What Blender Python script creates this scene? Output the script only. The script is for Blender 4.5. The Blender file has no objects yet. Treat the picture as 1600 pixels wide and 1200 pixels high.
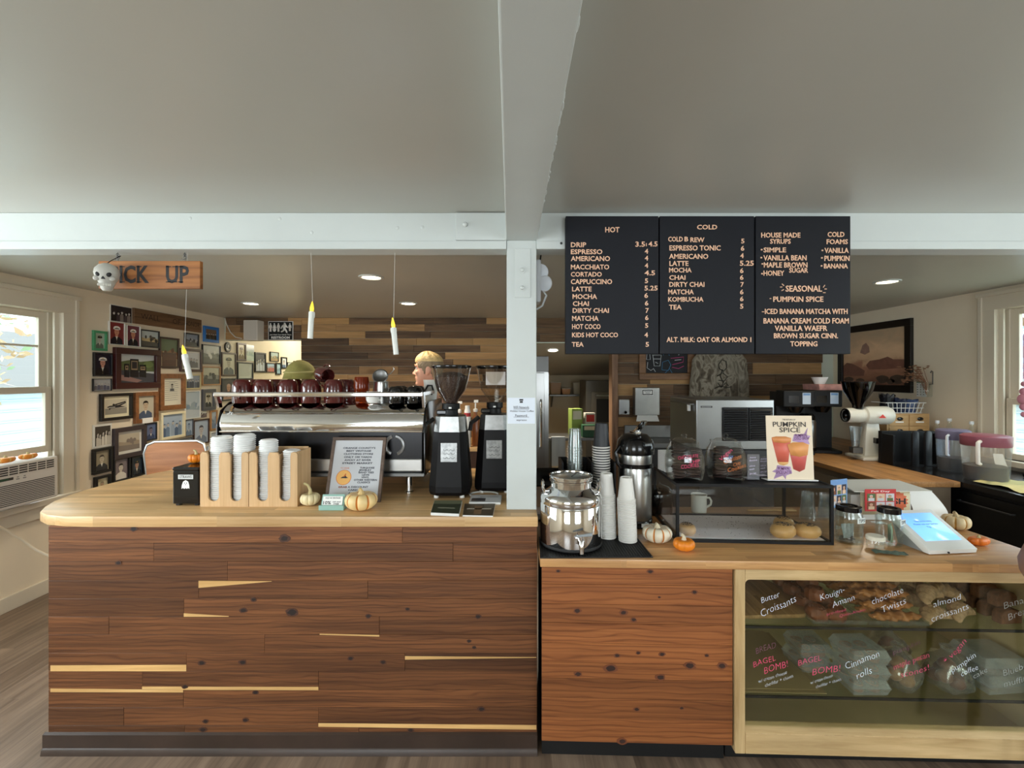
import bpy, bmesh, math, random
from mathutils import Vector, Matrix
random.seed(7)
S = bpy.context.scene
COL = S.collection
PI = math.pi
F, CX, CY, H = 720.0, 798.0, 588.0, 1.68      # focal length in pixels, principal point, eye height

# ------------------------------------------------------------------ camera, sky, lights, exposure
cd = bpy.data.cameras.new('camera')
cam = bpy.data.objects.new('camera', cd); COL.objects.link(cam)
cam.location = (0, 0, H); cam.rotation_euler = (PI/2, 0, 0)
cd.sensor_width = 36; cd.lens = 36*F/1600
cd.shift_x = 2/1600; cd.shift_y = -12/1600
cd.clip_start = 0.02; cd.clip_end = 200
S.camera = cam
S.view_settings.view_transform = 'Standard'; S.view_settings.look = 'None'
S.view_settings.gamma = 1.0; S.view_settings.use_curve_mapping = False
S.view_settings.exposure = 0.35
S.cycles.use_denoising = True
S.cycles.max_bounces = 10; S.cycles.transparent_max_bounces = 24
S.cycles.sample_clamp_indirect = 6.0
w = bpy.data.worlds.new('sky'); S.world = w; w.use_nodes = True
w.node_tree.nodes['Background'].inputs[0].default_value = (0.80, 0.91, 1.0, 1)
w.node_tree.nodes['Background'].inputs[1].default_value = 4.2

def area(name, loc, target, sx, sy, power, col):
    l = bpy.data.lights.new(name, 'AREA'); l.shape = 'RECTANGLE'; l.size = sx; l.size_y = sy
    l.energy = power; l.color = col
    o = bpy.data.objects.new(name, l); COL.objects.link(o); o.location = loc
    o.rotation_euler = (Vector(target)-Vector(loc)).to_track_quat('-Z', 'Y').to_euler()
    return o
DAY = (0.90, 0.97, 1.0)
area('window_daylight_front_left', (-1.7, -2.93, 1.62), (-1.7, 0, 1.55), 1.8, 1.25, 50, DAY)
area('window_daylight_front_right', (1.9, -2.93, 1.62), (1.9, 0, 1.55), 1.8, 1.25, 27, DAY)
area('window_daylight_left', (-3.56, 1.0, 1.62), (0, 1.0, 1.5), 1.9, 1.2, 46, DAY)
area('window_daylight_right', (4.02, 0.6, 1.62), (0, 0.6, 1.5), 1.7, 1.2, 31, DAY)

# ------------------------------------------------------------------ helpers
def P(px, py, Y):                       # the point of the photograph's pixel at depth Y
    return Vector(((px-CX)*Y/F, Y, H-(py-CY)*Y/F))
def T(px, py, h):                       # the point on the horizontal plane at height h
    Y = F*(H-h)/(py-CY)
    return Vector(((px-CX)*Y/F, Y, h))
def lin(c):
    return tuple((v/255/12.92 if v/255 <= .04045 else ((v/255+.055)/1.055)**2.4) for v in c)
MC = {}
class NT:
    def __init__(s, name):
        s.m = bpy.data.materials.new(name); s.m.use_nodes = True
        s.t = s.m.node_tree; s.t.nodes.clear()
        s.out = s.t.nodes.new('ShaderNodeOutputMaterial')
    def n(s, typ, props=None, **inp):
        nd = s.t.nodes.new('ShaderNode'+typ)
        for k, v in (props or {}).items(): setattr(nd, k, v)
        for k, v in inp.items():
            key = int(k[1:]) if k[0] == 'i' and k[1:].isdigit() else k.replace('_', ' ')
            sk = nd.inputs[key]
            if isinstance(v, bpy.types.NodeSocket): s.t.links.new(v, sk)
            else:
                if sk.type == 'RGBA' and len(v) == 3: v = (*v, 1)
                sk.default_value = v
        return nd
    def math(s, op, a, b=0.0, c=False):
        nd = s.n('Math', {'operation': op, 'use_clamp': c}, i0=a, i1=b)
        return nd.outputs[0]
    def mix(s, fac, a, b, mode='MIX'):
        nd = s.t.nodes.new('ShaderNodeMix'); nd.data_type = 'RGBA'; nd.blend_type = mode
        for i, v in ((0, fac), (6, a), (7, b)):
            if isinstance(v, bpy.types.NodeSocket): s.t.links.new(v, nd.inputs[i])
            else: nd.inputs[i].default_value = (*v, 1) if (i and len(v) == 3) else v
        return nd.outputs[2]
    def ramp(s, fac, stops):
        nd = s.t.nodes.new('ShaderNodeValToRGB'); s.t.links.new(fac, nd.inputs[0])
        e = nd.color_ramp.elements
        while len(e) < len(stops): e.new(0.5)
        for i, (p, c) in enumerate(stops): e[i].position = p; e[i].color = (*c, 1)
        return nd.outputs[0]
    def fin(s, sh): s.t.links.new(sh, s.out.inputs[0]); return s.m

def M(name, c, r=.5, m=0.0, spec=.5, var=None, bump=None, emit=0, coat=0, sheen=0):
    key = ('M', name)
    if key in MC: return MC[key]
    t = NT(name); col = lin(c)
    pr = t.n('BsdfPrincipled', None, Roughness=r, Metallic=m, Specular_IOR_Level=spec, Coat_Weight=coat, Sheen_Weight=sheen)
    tc = None
    if var or bump: tc = t.n('TexCoord').outputs['Object']
    if var:
        nz = t.n('TexNoise', None, Vector=tc, Scale=var[0], Detail=5.0, Roughness=.6).outputs[0]
        d = var[1]
        cc = t.ramp(nz, [(.3, tuple(v*(1-d) for v in col)), (.7, tuple(min(1, v*(1+d)) for v in col))])
        t.t.links.new(cc, pr.inputs['Base Color'])
    else: pr.inputs['Base Color'].default_value = (*col, 1)
    if bump:
        nz = t.n('TexNoise', None, Vector=tc, Scale=bump[0], Detail=4.0).outputs[0]
        b = t.n('Bump', None, Strength=bump[1], Distance=.01, Height=nz).outputs[0]
        t.t.links.new(b, pr.inputs['Normal'])
    if emit:
        pr.inputs['Emission Color'].default_value = (*col, 1); pr.inputs['Emission Strength'].default_value = emit
    MC[key] = t.fin(pr.outputs[0]); return MC[key]

def GLASS(name, tint=(235, 240, 238), k=1.0, rough=.03, milky=0, dc=(215, 222, 225)):
    key = ('G', name)
    if key in MC: return MC[key]
    t = NT(name)
    tr = t.n('BsdfTransparent', None, Color=lin(tint)).outputs[0]
    gl = t.n('BsdfGlossy', None, Color=(1, 1, 1), Roughness=rough).outputs[0]
    bk = t.n('NewGeometry').outputs['Backfacing']      # the same reflection from either side of a thin sheet
    ior = t.math('SUBTRACT', 1.45, t.math('MULTIPLY', bk, 1.45-1/1.45))
    fr = t.math('MULTIPLY', t.n('Fresnel', None, IOR=ior).outputs[0], k, True)
    sh = t.n('MixShader', None, i0=fr, i1=tr, i2=gl).outputs[0]
    if milky:
        df = t.n('BsdfDiffuse', None, Color=lin(dc)).outputs[0]
        sh = t.n('MixShader', None, i0=milky, i1=sh, i2=df).outputs[0]
    MC[key] = t.fin(sh); return MC[key]

def WOOD(name, c1, c2, axis=0, scale=(2.2, 38, 38), rough=.45, planks=False, knots=0, rings=0, bump=.15, stave=None, spec=.4, tone=(.35, 1.0), coat=0):
    key = ('W', name)
    if key in MC: return MC[key]
    t = NT(name)
    tc = t.n('TexCoord').outputs['Object']
    if axis == 1: tc = t.n('VectorRotate', {'rotation_type': 'Z_AXIS'}, Vector=tc, Angle=PI/2).outputs[0]
    if axis == 2: tc = t.n('VectorRotate', {'rotation_type': 'Y_AXIS'}, Vector=tc, Angle=PI/2).outputs[0]
    co = tc; at = None
    if planks:
        at = t.n('SeparateColor', None, Color=t.n('Attribute', {'attribute_name': 'pl'}).outputs['Color'])
        off = t.n('CombineXYZ', None, X=t.math('MULTIPLY', at.outputs[1], 37.0), Y=t.math('MULTIPLY', at.outputs[1], 11.0), Z=t.math('MULTIPLY', at.outputs[1], 53.0)).outputs[0]
        co = t.n('VectorMath', {'operation': 'ADD'}, i0=tc, i1=off).outputs[0]
    st = None
    if stave:
        br = t.n('TexBrick', {'offset': .37, 'squash': 1.0}, Vector=tc, Color1=(0, 0, 0), Color2=(1, 1, 1), Mortar=(.5, .5, .5), Scale=1.0, Mortar_Size=.0004, Brick_Width=stave[0], Row_Height=stave[1])
        st = br.outputs[0]
        sep = t.n('SeparateColor', None, Color=st).outputs[0]
        off = t.n('CombineXYZ', None, X=t.math('MULTIPLY', sep, 9.0), Y=t.math('MULTIPLY', sep, 3.0), Z=t.math('MULTIPLY', sep, 5.0)).outputs[0]
        co = t.n('VectorMath', {'operation': 'ADD'}, i0=tc, i1=off).outputs[0]
    mp = t.n('Mapping', None, Vector=co, Scale=scale).outputs[0]
    nz = t.n('TexNoise', None, Vector=mp, Scale=1.0, Detail=7.0, Roughness=.62, Distortion=.5).outputs[0]
    col = t.ramp(nz, [(.28, lin(c1)), (.5, tuple((a+b)/2 for a, b in zip(lin(c1), lin(c2)))), (.74, lin(c2))])
    big = t.n('TexNoise', None, Vector=t.n('Mapping', None, Vector=co, Scale=(1.1, 5, 5)).outputs[0], Scale=1.0, Detail=2.0).outputs[0]
    col = t.mix(1.0, col, t.ramp(big, [(.3, (.72, .70, .68)), (.7, (1.12, 1.1, 1.08))]), 'MULTIPLY')
    hgt = nz
    if rings:
        mp2 = t.n('Mapping', None, Vector=co, Scale=(.22, 1, 1)).outputs[0]
        wv = t.n('TexWave', {'wave_type': 'BANDS', 'bands_direction': 'Z', 'wave_profile': 'SIN'}, Vector=mp2, Scale=rings, Distortion=9.0, Detail=2.0, Detail_Scale=.9).outputs[0]
        col = t.mix(.7, col, t.ramp(wv, [(.0, (.55, .48, .44)), (.16, (.85, .82, .8)), (.4, (1, 1, 1))]), 'MULTIPLY')
    if knots:
        vm = t.n('Mapping', None, Vector=co, Scale=(3.4*knots, 6.5*knots, 8.0*knots)).outputs[0]
        vo = t.n('TexVoronoi', None, Vector=vm, Scale=1.0, Randomness=1.0)
        rnd = t.n('SeparateColor', None, Color=vo.outputs['Color']).outputs[0]
        sel = t.math('GREATER_THAN', rnd, .45)
        k = t.math('MULTIPLY', sel, t.n('MapRange', None, Value=vo.outputs['Distance'], From_Min=.17, From_Max=.06, To_Min=0.0, To_Max=1.0).outputs[0])
        halo = t.math('MULTIPLY', sel, t.n('MapRange', None, Value=vo.outputs['Distance'], From_Min=.5, From_Max=.08, To_Min=0.0, To_Max=.5).outputs[0])
        col = t.mix(halo, col, (.055, .022, .012))
        col = t.mix(k, col, (.010, .005, .004))
    if at:
        tn = t.n('MapRange', None, Value=at.outputs[0], To_Min=tone[0], To_Max=tone[1]).outputs[0]
        v = t.n('CombineColor', None, Red=tn, Green=tn, Blue=tn).outputs[0]
        col = t.mix(1.0, col, v, 'MULTIPLY')
        col = t.mix(at.outputs[2], col, t.mix(.35, lin((232, 182, 112)), col))
    if st:
        col = t.mix(.55, col, t.mix(1.0, col, t.ramp(t.n('SeparateColor', None, Color=st).outputs[0], [(0, (.62, .57, .52)), (.5, (1, 1, 1)), (1, (1.22, 1.22, 1.2))]), 'MULTIPLY'))
    pr = t.n('BsdfPrincipled', None, Base_Color=col, Roughness=rough, Specular_IOR_Level=spec, Coat_Weight=coat, Coat_Roughness=.15)
    if bump:
        b = t.n('Bump', None, Strength=bump, Distance=.002, Height=hgt).outputs[0]
        t.t.links.new(b, pr.inputs['Normal'])
    MC[key] = t.fin(pr.outputs[0]); return MC[key]

FONT = {}
def glyphs(s, bold=0.0):
    key = (s, bold)
    if key not in FONT:
        cu = bpy.data.curves.new('w', 'FONT'); cu.body = s; cu.resolution_u = 2; cu.offset = bold
        ob = bpy.data.objects.new('w', cu); COL.objects.link(ob)
        bpy.context.view_layer.update()
        dg = bpy.context.evaluated_depsgraph_get()
        me = bpy.data.meshes.new_from_object(ob.evaluated_get(dg))
        vs = [tuple(v.co) for v in me.vertices]; fs = [tuple(p.vertices) for p in me.polygons]
        bpy.data.objects.remove(ob); bpy.data.meshes.remove(me); bpy.data.curves.remove(cu)
        FONT[key] = (vs, fs)
    return FONT[key]
CAP = max(v[1] for v in glyphs('H')[0])

class MB:
    def __init__(s, T=None):
        s.bm = bmesh.new(); s.mats = []; s.T = T or Matrix(); s.pl = None
    def mi(s, m):
        if m not in s.mats: s.mats.append(m)
        return s.mats.index(m)
    def _add(s, vs, fs, m, smooth=True):
        i = s.mi(m); nv = [s.bm.verts.new(s.T @ Vector(v)) for v in vs]; out = []
        for f in fs:
            try: fc = s.bm.faces.new([nv[k] for k in f])
            except ValueError: continue
            fc.material_index = i; fc.smooth = smooth; out.append(fc)
        return nv, out
    def box(s, a, b, m, bev=0, pl=None, seg=2):
        x0, y0, z0 = a; x1, y1, z1 = b
        vs = [(x0,y0,z0),(x1,y0,z0),(x1,y1,z0),(x0,y1,z0),(x0,y0,z1),(x1,y0,z1),(x1,y1,z1),(x0,y1,z1)]
        fs = [(0,3,2,1),(4,5,6,7),(0,1,5,4),(1,2,6,5),(2,3,7,6),(3,0,4,7)]
        nv, nf = s._add(vs, fs, m, False)
        if pl is not None:
            if s.pl is None: s.pl = s.bm.loops.layers.float_color.new('pl')
            for f in nf:
                for l in f.loops: l[s.pl] = (*pl, 1)
        if bev:
            es = list({e for f in nf for e in f.edges})
            bmesh.ops.bevel(s.bm, geom=es, offset=bev, segments=seg, affect='EDGES', profile=.5)
        return s
    def cbox(s, c, sz, m, bev=0):
        return s.box([c[i]-sz[i]/2 for i in range(3)], [c[i]+sz[i]/2 for i in range(3)], m, bev)
    def lathe(s, prof, m, c=(0,0,0), n=32, fn=None, mfn=None, ax=None):
        vs, fs, rows = [], [], []
        R = Matrix.Translation(Vector(c))
        if ax is not None: R = R @ Vector(ax).to_track_quat('Z', 'Y').to_matrix().to_4x4()
        for (r, z) in prof:
            if r < 1e-6: rows.append([len(vs)]); vs.append(R @ Vector((0, 0, z)))
            else:
                row = []
                for k in range(n):
                    a = 2*PI*k/n; rr = r*(fn(a, z, r) if fn else 1)
                    row.append(len(vs)); vs.append(R @ Vector((rr*math.cos(a), rr*math.sin(a), z)))
                rows.append(row)
        mk = []
        for p, q in zip(rows[:-1], rows[1:]):
            for k in range(n):
                k2 = (k+1) % n
                if len(p) == 1 and len(q) == 1: continue
                if len(p) == 1: fs.append((p[0], q[k], q[k2])[::-1])
                elif len(q) == 1: fs.append((p[k], p[k2], q[0]))
                else: fs.append((p[k], p[k2], q[k2], q[k]))
                mk.append(k)
        nv, nf = s._add(vs, fs, m)
        if mfn:
            for f, k in zip(nf, mk):
                mm = mfn(k)
                if mm: f.material_index = s.mi(mm)
        return s
    def cyl(s, p0, p1, r0, m, r1=None, n=20):
        p0, p1 = Vector(p0), Vector(p1); L = (p1-p0).length; r1 = r0 if r1 is None else r1
        return s.lathe([(0, 0), (r0, 0), (r1, L), (0, L)], m, p0, n, ax=(p1-p0))
    def sph(s, c, r, m, n=20, k=10):
        if not hasattr(r, '__len__'): r = (r, r, r)
        T0 = s.T; s.T = T0 @ Matrix.Translation(Vector(c)) @ Matrix.Diagonal((*r, 1))
        s.lathe([(math.sin(PI*i/k), -math.cos(PI*i/k)) for i in range(k+1)], m, n=n)
        s.T = T0; return s
    def tube(s, pts, r, m, n=8, closed=False):
        pts = [Vector(p) for p in pts]; N = len(pts)
        rs = r if hasattr(r, '__len__') else [r]*N
        vs, fs = [], []; up = None
        for i, p in enumerate(pts):
            a = pts[(i-1) % N] if (closed or i) else p; b = pts[(i+1) % N] if (closed or i < N-1) else p
            t = (b-a).normalized()
            if up is None: up = t.orthogonal().normalized()
            up = (up - t*up.dot(t)); up = up.normalized() if up.length > 1e-6 else t.orthogonal().normalized()
            sd = t.cross(up)
            for k in range(n):
                an = 2*PI*k/n; vs.append(p + (up*math.cos(an)+sd*math.sin(an))*rs[i])
        for i in range(N if closed else N-1):
            j = (i+1) % N
            for k in range(n):
                k2 = (k+1) % n; fs.append((i*n+k, i*n+k2, j*n+k2, j*n+k))
        if not closed:
            fs.append(tuple(range(n))[::-1]); fs.append(tuple((N-1)*n+k for k in range(n)))
        s._add(vs, fs, m); return s
    def face(s, pts, m):
        s._add(pts, [tuple(range(len(pts)))], m, False); return s
    def prism(s, pts, d, m, bev=0):           # pts: planar 3-d outline, d: extrusion vector
        d = Vector(d); n = len(pts); v0 = [Vector(p) for p in pts]
        vs = v0+[p+d for p in v0]
        fs = [tuple(range(n))[::-1], tuple(range(n, 2*n))]+[(i, (i+1) % n, n+(i+1) % n, n+i) for i in range(n)]
        nv, nf = s._add(vs, fs, m, True)
        if bev: bmesh.ops.bevel(s.bm, geom=list({e for f in nf[:2] for e in f.edges}), offset=bev, segments=2, affect='EDGES', profile=.5)
        return s
    def text(s, t, o, u, v, h, m, w=None, al='L', bold=.012, shear=0, jit=0, d=0):
        vs, fs = glyphs(t, bold)
        if not vs: return s
        o, u, v = Vector(o), Vector(u), Vector(v)
        x0 = min(p[0] for p in vs); x1 = max(p[0] for p in vs); k = h/CAP
        kx = w/(x1-x0) if w else k
        W_ = (x1-x0)*kx; ox = {'L': 0, 'C': -W_/2, 'R': -W_}[al]
        nn = u.cross(v)
        out = []
        for p in vs:
            x = (p[0]-x0)*kx+ox; y = p[1]*k + (h*.07*math.sin((p[0]-x0)*2.6+len(t)) if jit else 0)
            out.append(o+u*(x+shear*y)+v*y)
        if d:
            # thin raised letters: front plus side walls of the boundary
            bmk = {}
            for f in fs:
                for a, b in zip(f, f[1:]+f[:1]): bmk[(a, b)] = 1
            n0 = len(out); allv = out+[q+nn*d for q in out]
            ff = [tuple(n0+i for i in f) for f in fs]+[(a, b, n0+b, n0+a) for (a, b) in bmk if (b, a) not in bmk]
            s._add(allv, ff, m, False)
        else: s._add(out, fs, m, False)
        return s
    def build(s, name, parent=None, norm=True, ang=38):
        if norm: bmesh.ops.recalc_face_normals(s.bm, faces=s.bm.faces)
        ca = math.radians(ang)
        for e in s.bm.edges:
            if len(e.link_faces) == 2 and e.calc_face_angle(0) > ca: e.smooth = False
        me = bpy.data.meshes.new(name); s.bm.to_mesh(me); s.bm.free()
        for m in s.mats: me.materials.append(m)
        o = bpy.data.objects.new(name, me); COL.objects.link(o)
        if parent: o.parent = parent
        return o

def tag(o, label, cat, group=None):
    o['label'] = label; o['category'] = cat
    if group: o['group'] = group
    return o
def thing(name, label, cat, loc=(0, 0, 0), rz=0, group=None, rot=None):
    o = bpy.data.objects.new(name, None); COL.objects.link(o); o.empty_display_size = .05
    o.location = loc; o.rotation_euler = rot or (0, 0, rz)
    return tag(o, label, cat, group)
def struct(o): o['kind'] = 'structure'; return o
def kids(o): return [c for c in bpy.data.objects if c.parent == o]
def dup(o, loc, rz=None, label=None, group=None, rot=None):
    c = o.copy(); COL.objects.link(c); c.location = loc
    if rz is not None: c.rotation_euler = (0, 0, rz)
    if rot is not None: c.rotation_euler = rot
    if label: c['label'] = label
    if group: c['group'] = group
    def rec(a, b):
        for k in kids(a):
            d = k.copy(); COL.objects.link(d); d.parent = b; rec(k, d)
    rec(o, c); return c
def lab(o, label): o['label'] = label; return o
def arc(c, r, a0, a1, n, u=(1,0,0), v=(0,0,1)):
    c, u, v = Vector(c), Vector(u), Vector(v)
    return [c+u*(r*math.cos(a0+(a1-a0)*i/n))+v*(r*math.sin(a0+(a1-a0)*i/n)) for i in range(n+1)]
X_, Y_, Z_ = Vector((1,0,0)), Vector((0,1,0)), Vector((0,0,1))

# ------------------------------------------------------------------ materials
white_paint = M('white_gloss_paint', (202, 208, 206), .38, var=(3, .03), bump=(9, .10))
beam_paint = white_paint
ceil_paint = M('ceiling_paint', (186, 186, 178), .33, spec=.5, var=(1.2, .03), bump=(3, .12))
wall_cream = M('cream_wall_paint', (233, 219, 194), .6, var=(2, .03))
wall_pale = M('pale_green_wall_paint', (206, 212, 196), .6, var=(2, .03))
trim_paint = M('cream_trim_paint', (214, 204, 184), .42)
butcher = WOOD('butcher_block_left', (200, 160, 108), (232, 196, 146), 0, (2.5, 60, 60), .32, stave=(.55, .042), spec=.5, bump=.05)
butcher2 = WOOD('butcher_block_right', (180, 130, 82), (218, 172, 116), 0, (2.5, 60, 60), .28, stave=(.5, .045), spec=.7, bump=.05)
redwood = WOOD('reclaimed_redwood', (92, 56, 32), (152, 98, 58), 0, (1.6, 3, 70), .5, planks=True, rings=17, tone=(.30, 1.22))
redwood2 = WOOD('orange_fir', (132, 76, 40), (184, 116, 66), 0, (1.6, 3, 70), .48, planks=True, rings=13, tone=(.55, 1.05))
barnwood = WOOD('barn_wood', (78, 58, 44), (176, 138, 100), 0, (2.2, 4, 45), .7, planks=True, knots=.5, tone=(.25, 1.15))
floorwood = WOOD('grey_laminate', (104, 86, 72), (160, 138, 118), 1, (1.5, 26, 26), .36, stave=(1.2, .18), spec=.5)
pine = WOOD('pale_pine', (190, 150, 98), (222, 186, 132), 0, (3, 40, 40), .5)
pine_v = WOOD('pale_pine_upright', (190, 150, 98), (222, 186, 132), 2, (3, 40, 40), .5)
bamboo = WOOD('bamboo_ply', (198, 160, 114), (222, 188, 144), 2, (2, 60, 60), .45, bump=.05)
black_paint = M('black_paint', (22, 22, 24), .4)
black_gloss = M('glossy_black_plastic', (12, 12, 13), .15)
black_matte = M('matte_black_metal', (14, 14, 15), .5, spec=.3)
dark_grey = M('dark_grey', (48, 48, 50), .5)
near_black = M('near_black', (9, 9, 10), .6)
steel = M('brushed_steel', (190, 190, 188), .28, 1.0, var=(6, .05))
chrome = M('chrome', (222, 222, 222), .06, 1.0)
dull_steel = M('dull_steel', (120, 120, 118), .4, 1.0)
paper = M('white_paper', (238, 238, 234), .6)
ink = M('black_ink', (24, 24, 26), .6)
clear = GLASS('clear_glass', (249, 252, 251), 1.2)
pane_glass = GLASS('window_glass', (244, 249, 248), .7, .01)
clear_plastic = GLASS('clear_plastic', (244, 247, 248), 1.6, .08, .04)
# ------------------------------------------------------------------ room shell
XL, XR, YB, ZC, ZC2 = -3.60, 4.06, 5.80, 2.44, 2.415
def shell(name, m, *boxes, bev=0):
    mb = MB()
    for a, b in boxes: mb.box(a, b, m, bev)
    return struct(mb.build(name))
shell('floor', floorwood, ((XL-.2, -3.2, -.08), (XR+.2, 9.4, 0)))
shell('ceiling', ceil_paint, ((XL-.2, -3.2, ZC), (XR+.2, 2.15, ZC+.12)), ((XL-.2, 2.15, ZC2), (XR+.2, 5.88, ZC+.12)))
shell('ceiling_passage', wall_pale, ((XL-.2, 5.88, 2.5), (-2.3, 9.4, 2.6)))
def side_wall(name, x0, x1, y0, y1, holes, m):
    bx = []; y = y0
    for (a, b, z0, z1) in holes:
        bx += [((x0, y, 0), (x1, a, 2.56)), ((x0, a, 0), (x1, b, z0)), ((x0, a, z1), (x1, b, 2.56))]; y = b
    bx.append(((x0, y, 0), (x1, y1, 2.56)))
    return shell(name, m, *bx)
side_wall('wall_left', XL-.16, XL, -3.2, 9.4, [(.05, 1.95, 1.0, 2.2), (2.35, 3.70, .74, 2.2)], wall_cream)
side_wall('wall_right', XR, XR+.16, -3.2, 5.95, [(-.25, 1.45, 1.0, 2.2), (2.75, 3.86, 1.0, 2.25)], wall_cream)
o = shell('wall_front', wall_cream, ((XL, -3.2, 0), (-2.6, -3.04, 2.56)), ((-2.6, -3.2, 0), (-.8, -3.04, 1.0)), ((-2.6, -3.2, 2.25), (-.8, -3.04, 2.56)),
          ((-.8, -3.2, 0), (1.0, -3.04, 2.56)), ((1.0, -3.2, 0), (2.8, -3.04, 1.0)), ((1.0, -3.2, 2.25), (2.8, -3.04, 2.56)), ((2.8, -3.2, 0), (XR, -3.04, 2.56)))
# back wall: passage opening at left, kitchen opening in the middle
PX0, PX1, KX0, KX1 = XL, -2.63, .05, 1.275
shell('wall_back', wall_pale, ((PX0, YB, 2.135), (PX1, YB+.12, 2.56)), ((PX1, YB, 0), (KX0, YB+.12, 2.56)),
      ((KX0, YB, 2.10), (KX1, YB+.12, 2.56)), ((KX1, YB, 0), (XR, YB+.12, 2.56)))
shell('wall_passage', wall_pale, ((XL, 9.2, 0), (-2.3, 9.35, 2.56)), ((-2.45, YB+.12, 0), (-2.3, 9.2, 2.56)))
# kitchen beyond
mb = MB(); kw = M('kitchen_wall', (206, 192, 164), .6); kc = M('kitchen_ceiling', (176, 166, 150), .6)
mb.box((-.9, 7.75, 0), (2.9, 7.9, 1.9), kw); mb.box((-1.0, YB+.12, 0), (-.9, 7.9, 2.3), kw); mb.box((2.9, YB+.12, 0), (3.0, 7.9, 2.3), kw)
struct(mb.build('wall_kitchen'))
mb = MB(); mb.prism([(-1, 5.9, 2.16), (-1, 7.9, 1.66), (-1, 7.9, 1.76), (-1, 5.9, 2.26)], (4, 0, 0), kc); struct(mb.build('ceiling_kitchen'))

# plank cladding on the back wall
def planks(mb, x0, x1, z0, z1, y, rowh, m, avg, dark, seed, thick=.018, hole=None):
    R = random.Random(seed); z = z0; r = 0
    while z < z1-.004:
        h = min(rowh*R.choice((.85, 1, 1, 1.15)), z1-z); x = x0+(-R.random()*.4 if False else 0); first = True
        while x < x1-.01:
            L = R.uniform(.35, 1.25)*avg*(R.random()*.7+.3 if first else 1); first = False
            e = min(x1+R.uniform(-.012, .012) if x+L > x1-.08 else x+L, x1+.012)
            light = R.random() > dark
            g = R.uniform(.55, .95) if light else R.uniform(.10, .42)
            d = thick*R.uniform(.75, 1.2)
            segs = [(x, e)]
            if hole:
                hx0, hx1, hz0, hz1 = hole
                if z+h > hz0+.01 and z < hz1-.01: segs = [(a, b) for (a, b) in ((x, min(e, hx0)), (max(x, hx1), e)) if b-a > .012]
            for (a, b) in segs:
                mb.box((a+.001, y-d, z+.001), (b-.001, y, z+h-.0015), m, .0015, pl=(g, R.random(), R.uniform(.28, .60) if light else R.uniform(0, .06)), seg=1)
            x = e
        z += h; r += 1
mb = MB(); planks(mb, XL+.02, PX1, 2.14, ZC2, YB, .092, barnwood, .8, .85, 3); o = struct(mb.build('trim_1'))
mb = MB(); planks(mb, PX1, .02, 0.9, ZC2, YB, .088, barnwood, 1.0, .50, 5); struct(mb.build('trim_2'))
mb = MB(); planks(mb, .02, KX1, 2.11, ZC2, YB, .10, barnwood, .9, .9, 8); struct(mb.build('trim_3'))
mb = MB(); planks(mb, KX1+.07, 3.91, 0.9, ZC2, YB, .125, barnwood, .85, .68, 12); struct(mb.build('trim_4'))
mb = MB(); mb.box((KX1-.01, YB-.05, 0), (KX1+.065, YB+.14, 2.11), WOOD('corner_post_wood', (104, 72, 52), (176, 140, 110), 2, (2, 30, 30), .6), .004)
struct(mb.build('trim_5'))
mb = MB(); mb.box((XL, -3.0, 0), (XL+.018, 5.78, .11), trim_paint, .004); struct(mb.build('baseboard_left'))

# windows: casing, sashes, panes
def window(name, x, sgn, y0, y1, z0, z1, rail, mull, lower_from=None):
    # sgn: +1 wall on the left (room towards +X), -1 wall on the right
    s_ = sgn
    def bx(mb, a, b, yy0, yy1, zz0, zz1, m, bev=.003):
        xa, xb = x+s_*a, x+s_*b
        mb.box((min(xa, xb), yy0, zz0), (max(xa, xb), yy1, zz1), m, bev)
    mb = MB(); c = .115
    bx(mb, -.002, .022, y1-.012, y1+c, z0-.02, z1+c, trim_paint); bx(mb, .0, .034, y1+c-.03, y1+c, z0-.02, z1+c, trim_paint)
    bx(mb, -.002, .022, y0-c, y0+.012, z0-.02, z1+c, trim_paint)
    bx(mb, -.002, .024, y0-c, y1+c, z1-.012, z1+c, trim_paint); bx(mb, 0, .045, y0-c-.01, y1+c+.01, z1+c-.012, z1+c+.02, trim_paint)
    bx(mb, -.15, .0, y1-.014, y1, z0, z1, trim_paint); bx(mb, -.15, 0, y0, y0+.014, z0, z1, trim_paint); bx(mb, -.15, 0, y0, y1, z1-.014, z1, trim_paint)
    bx(mb, -.03, -.012, y1-.05, y1-.014, z0, z1, trim_paint); bx(mb, -.08, -.065, y1-.05, y1-.014, z0, z1, trim_paint)
    bx(mb, -.12, .06, y0-c, y1+c, z0-.045, z0, trim_paint)
    fr = struct(mb.build(name))
    mb = MB(); sa = .055
    for (za, zb, xx, st) in ((rail, z1-.014, -.075, .062), (lower_from or z0, rail+.05, -.035, .05)):
        bx(mb, xx-.03, xx, y0+.014, y0+.014+st, za, zb, trim_paint); bx(mb, xx-.03, xx, y1-.05-st, y1-.05, za, zb, trim_paint)
        bx(mb, xx-.03, xx, y0+.014+st, y1-.05-st, za, za+.05, trim_paint); bx(mb, xx-.03, xx, y0+.014+st, y1-.05-st, zb-.05, zb, trim_paint)
        if xx < -.05:
            for mz in mull: bx(mb, xx-.025, xx-.005, y0+.014+st, y1-.05-st, mz-.008, mz+.008, trim_paint, .001)
    sh = mb.build('sash', fr)
    mb = MB(); bx(mb, -.093, -.089, y0+.02, y1-.06, rail+.03, z1-.05, pane_glass, 0); bx(mb, -.053, -.049, y0+.02, y1-.06, (lower_from or z0)+.03, rail+.02, pane_glass, 0)
    mb.build('pane', fr); return fr
window('window_1', XL, 1, 2.35, 3.70, .74, 2.2, 1.55, (1.915,), 1.09)
window('window_2', XL, 1, .05, 1.95, 1.0, 2.2, 1.55, (1.9,))
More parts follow.
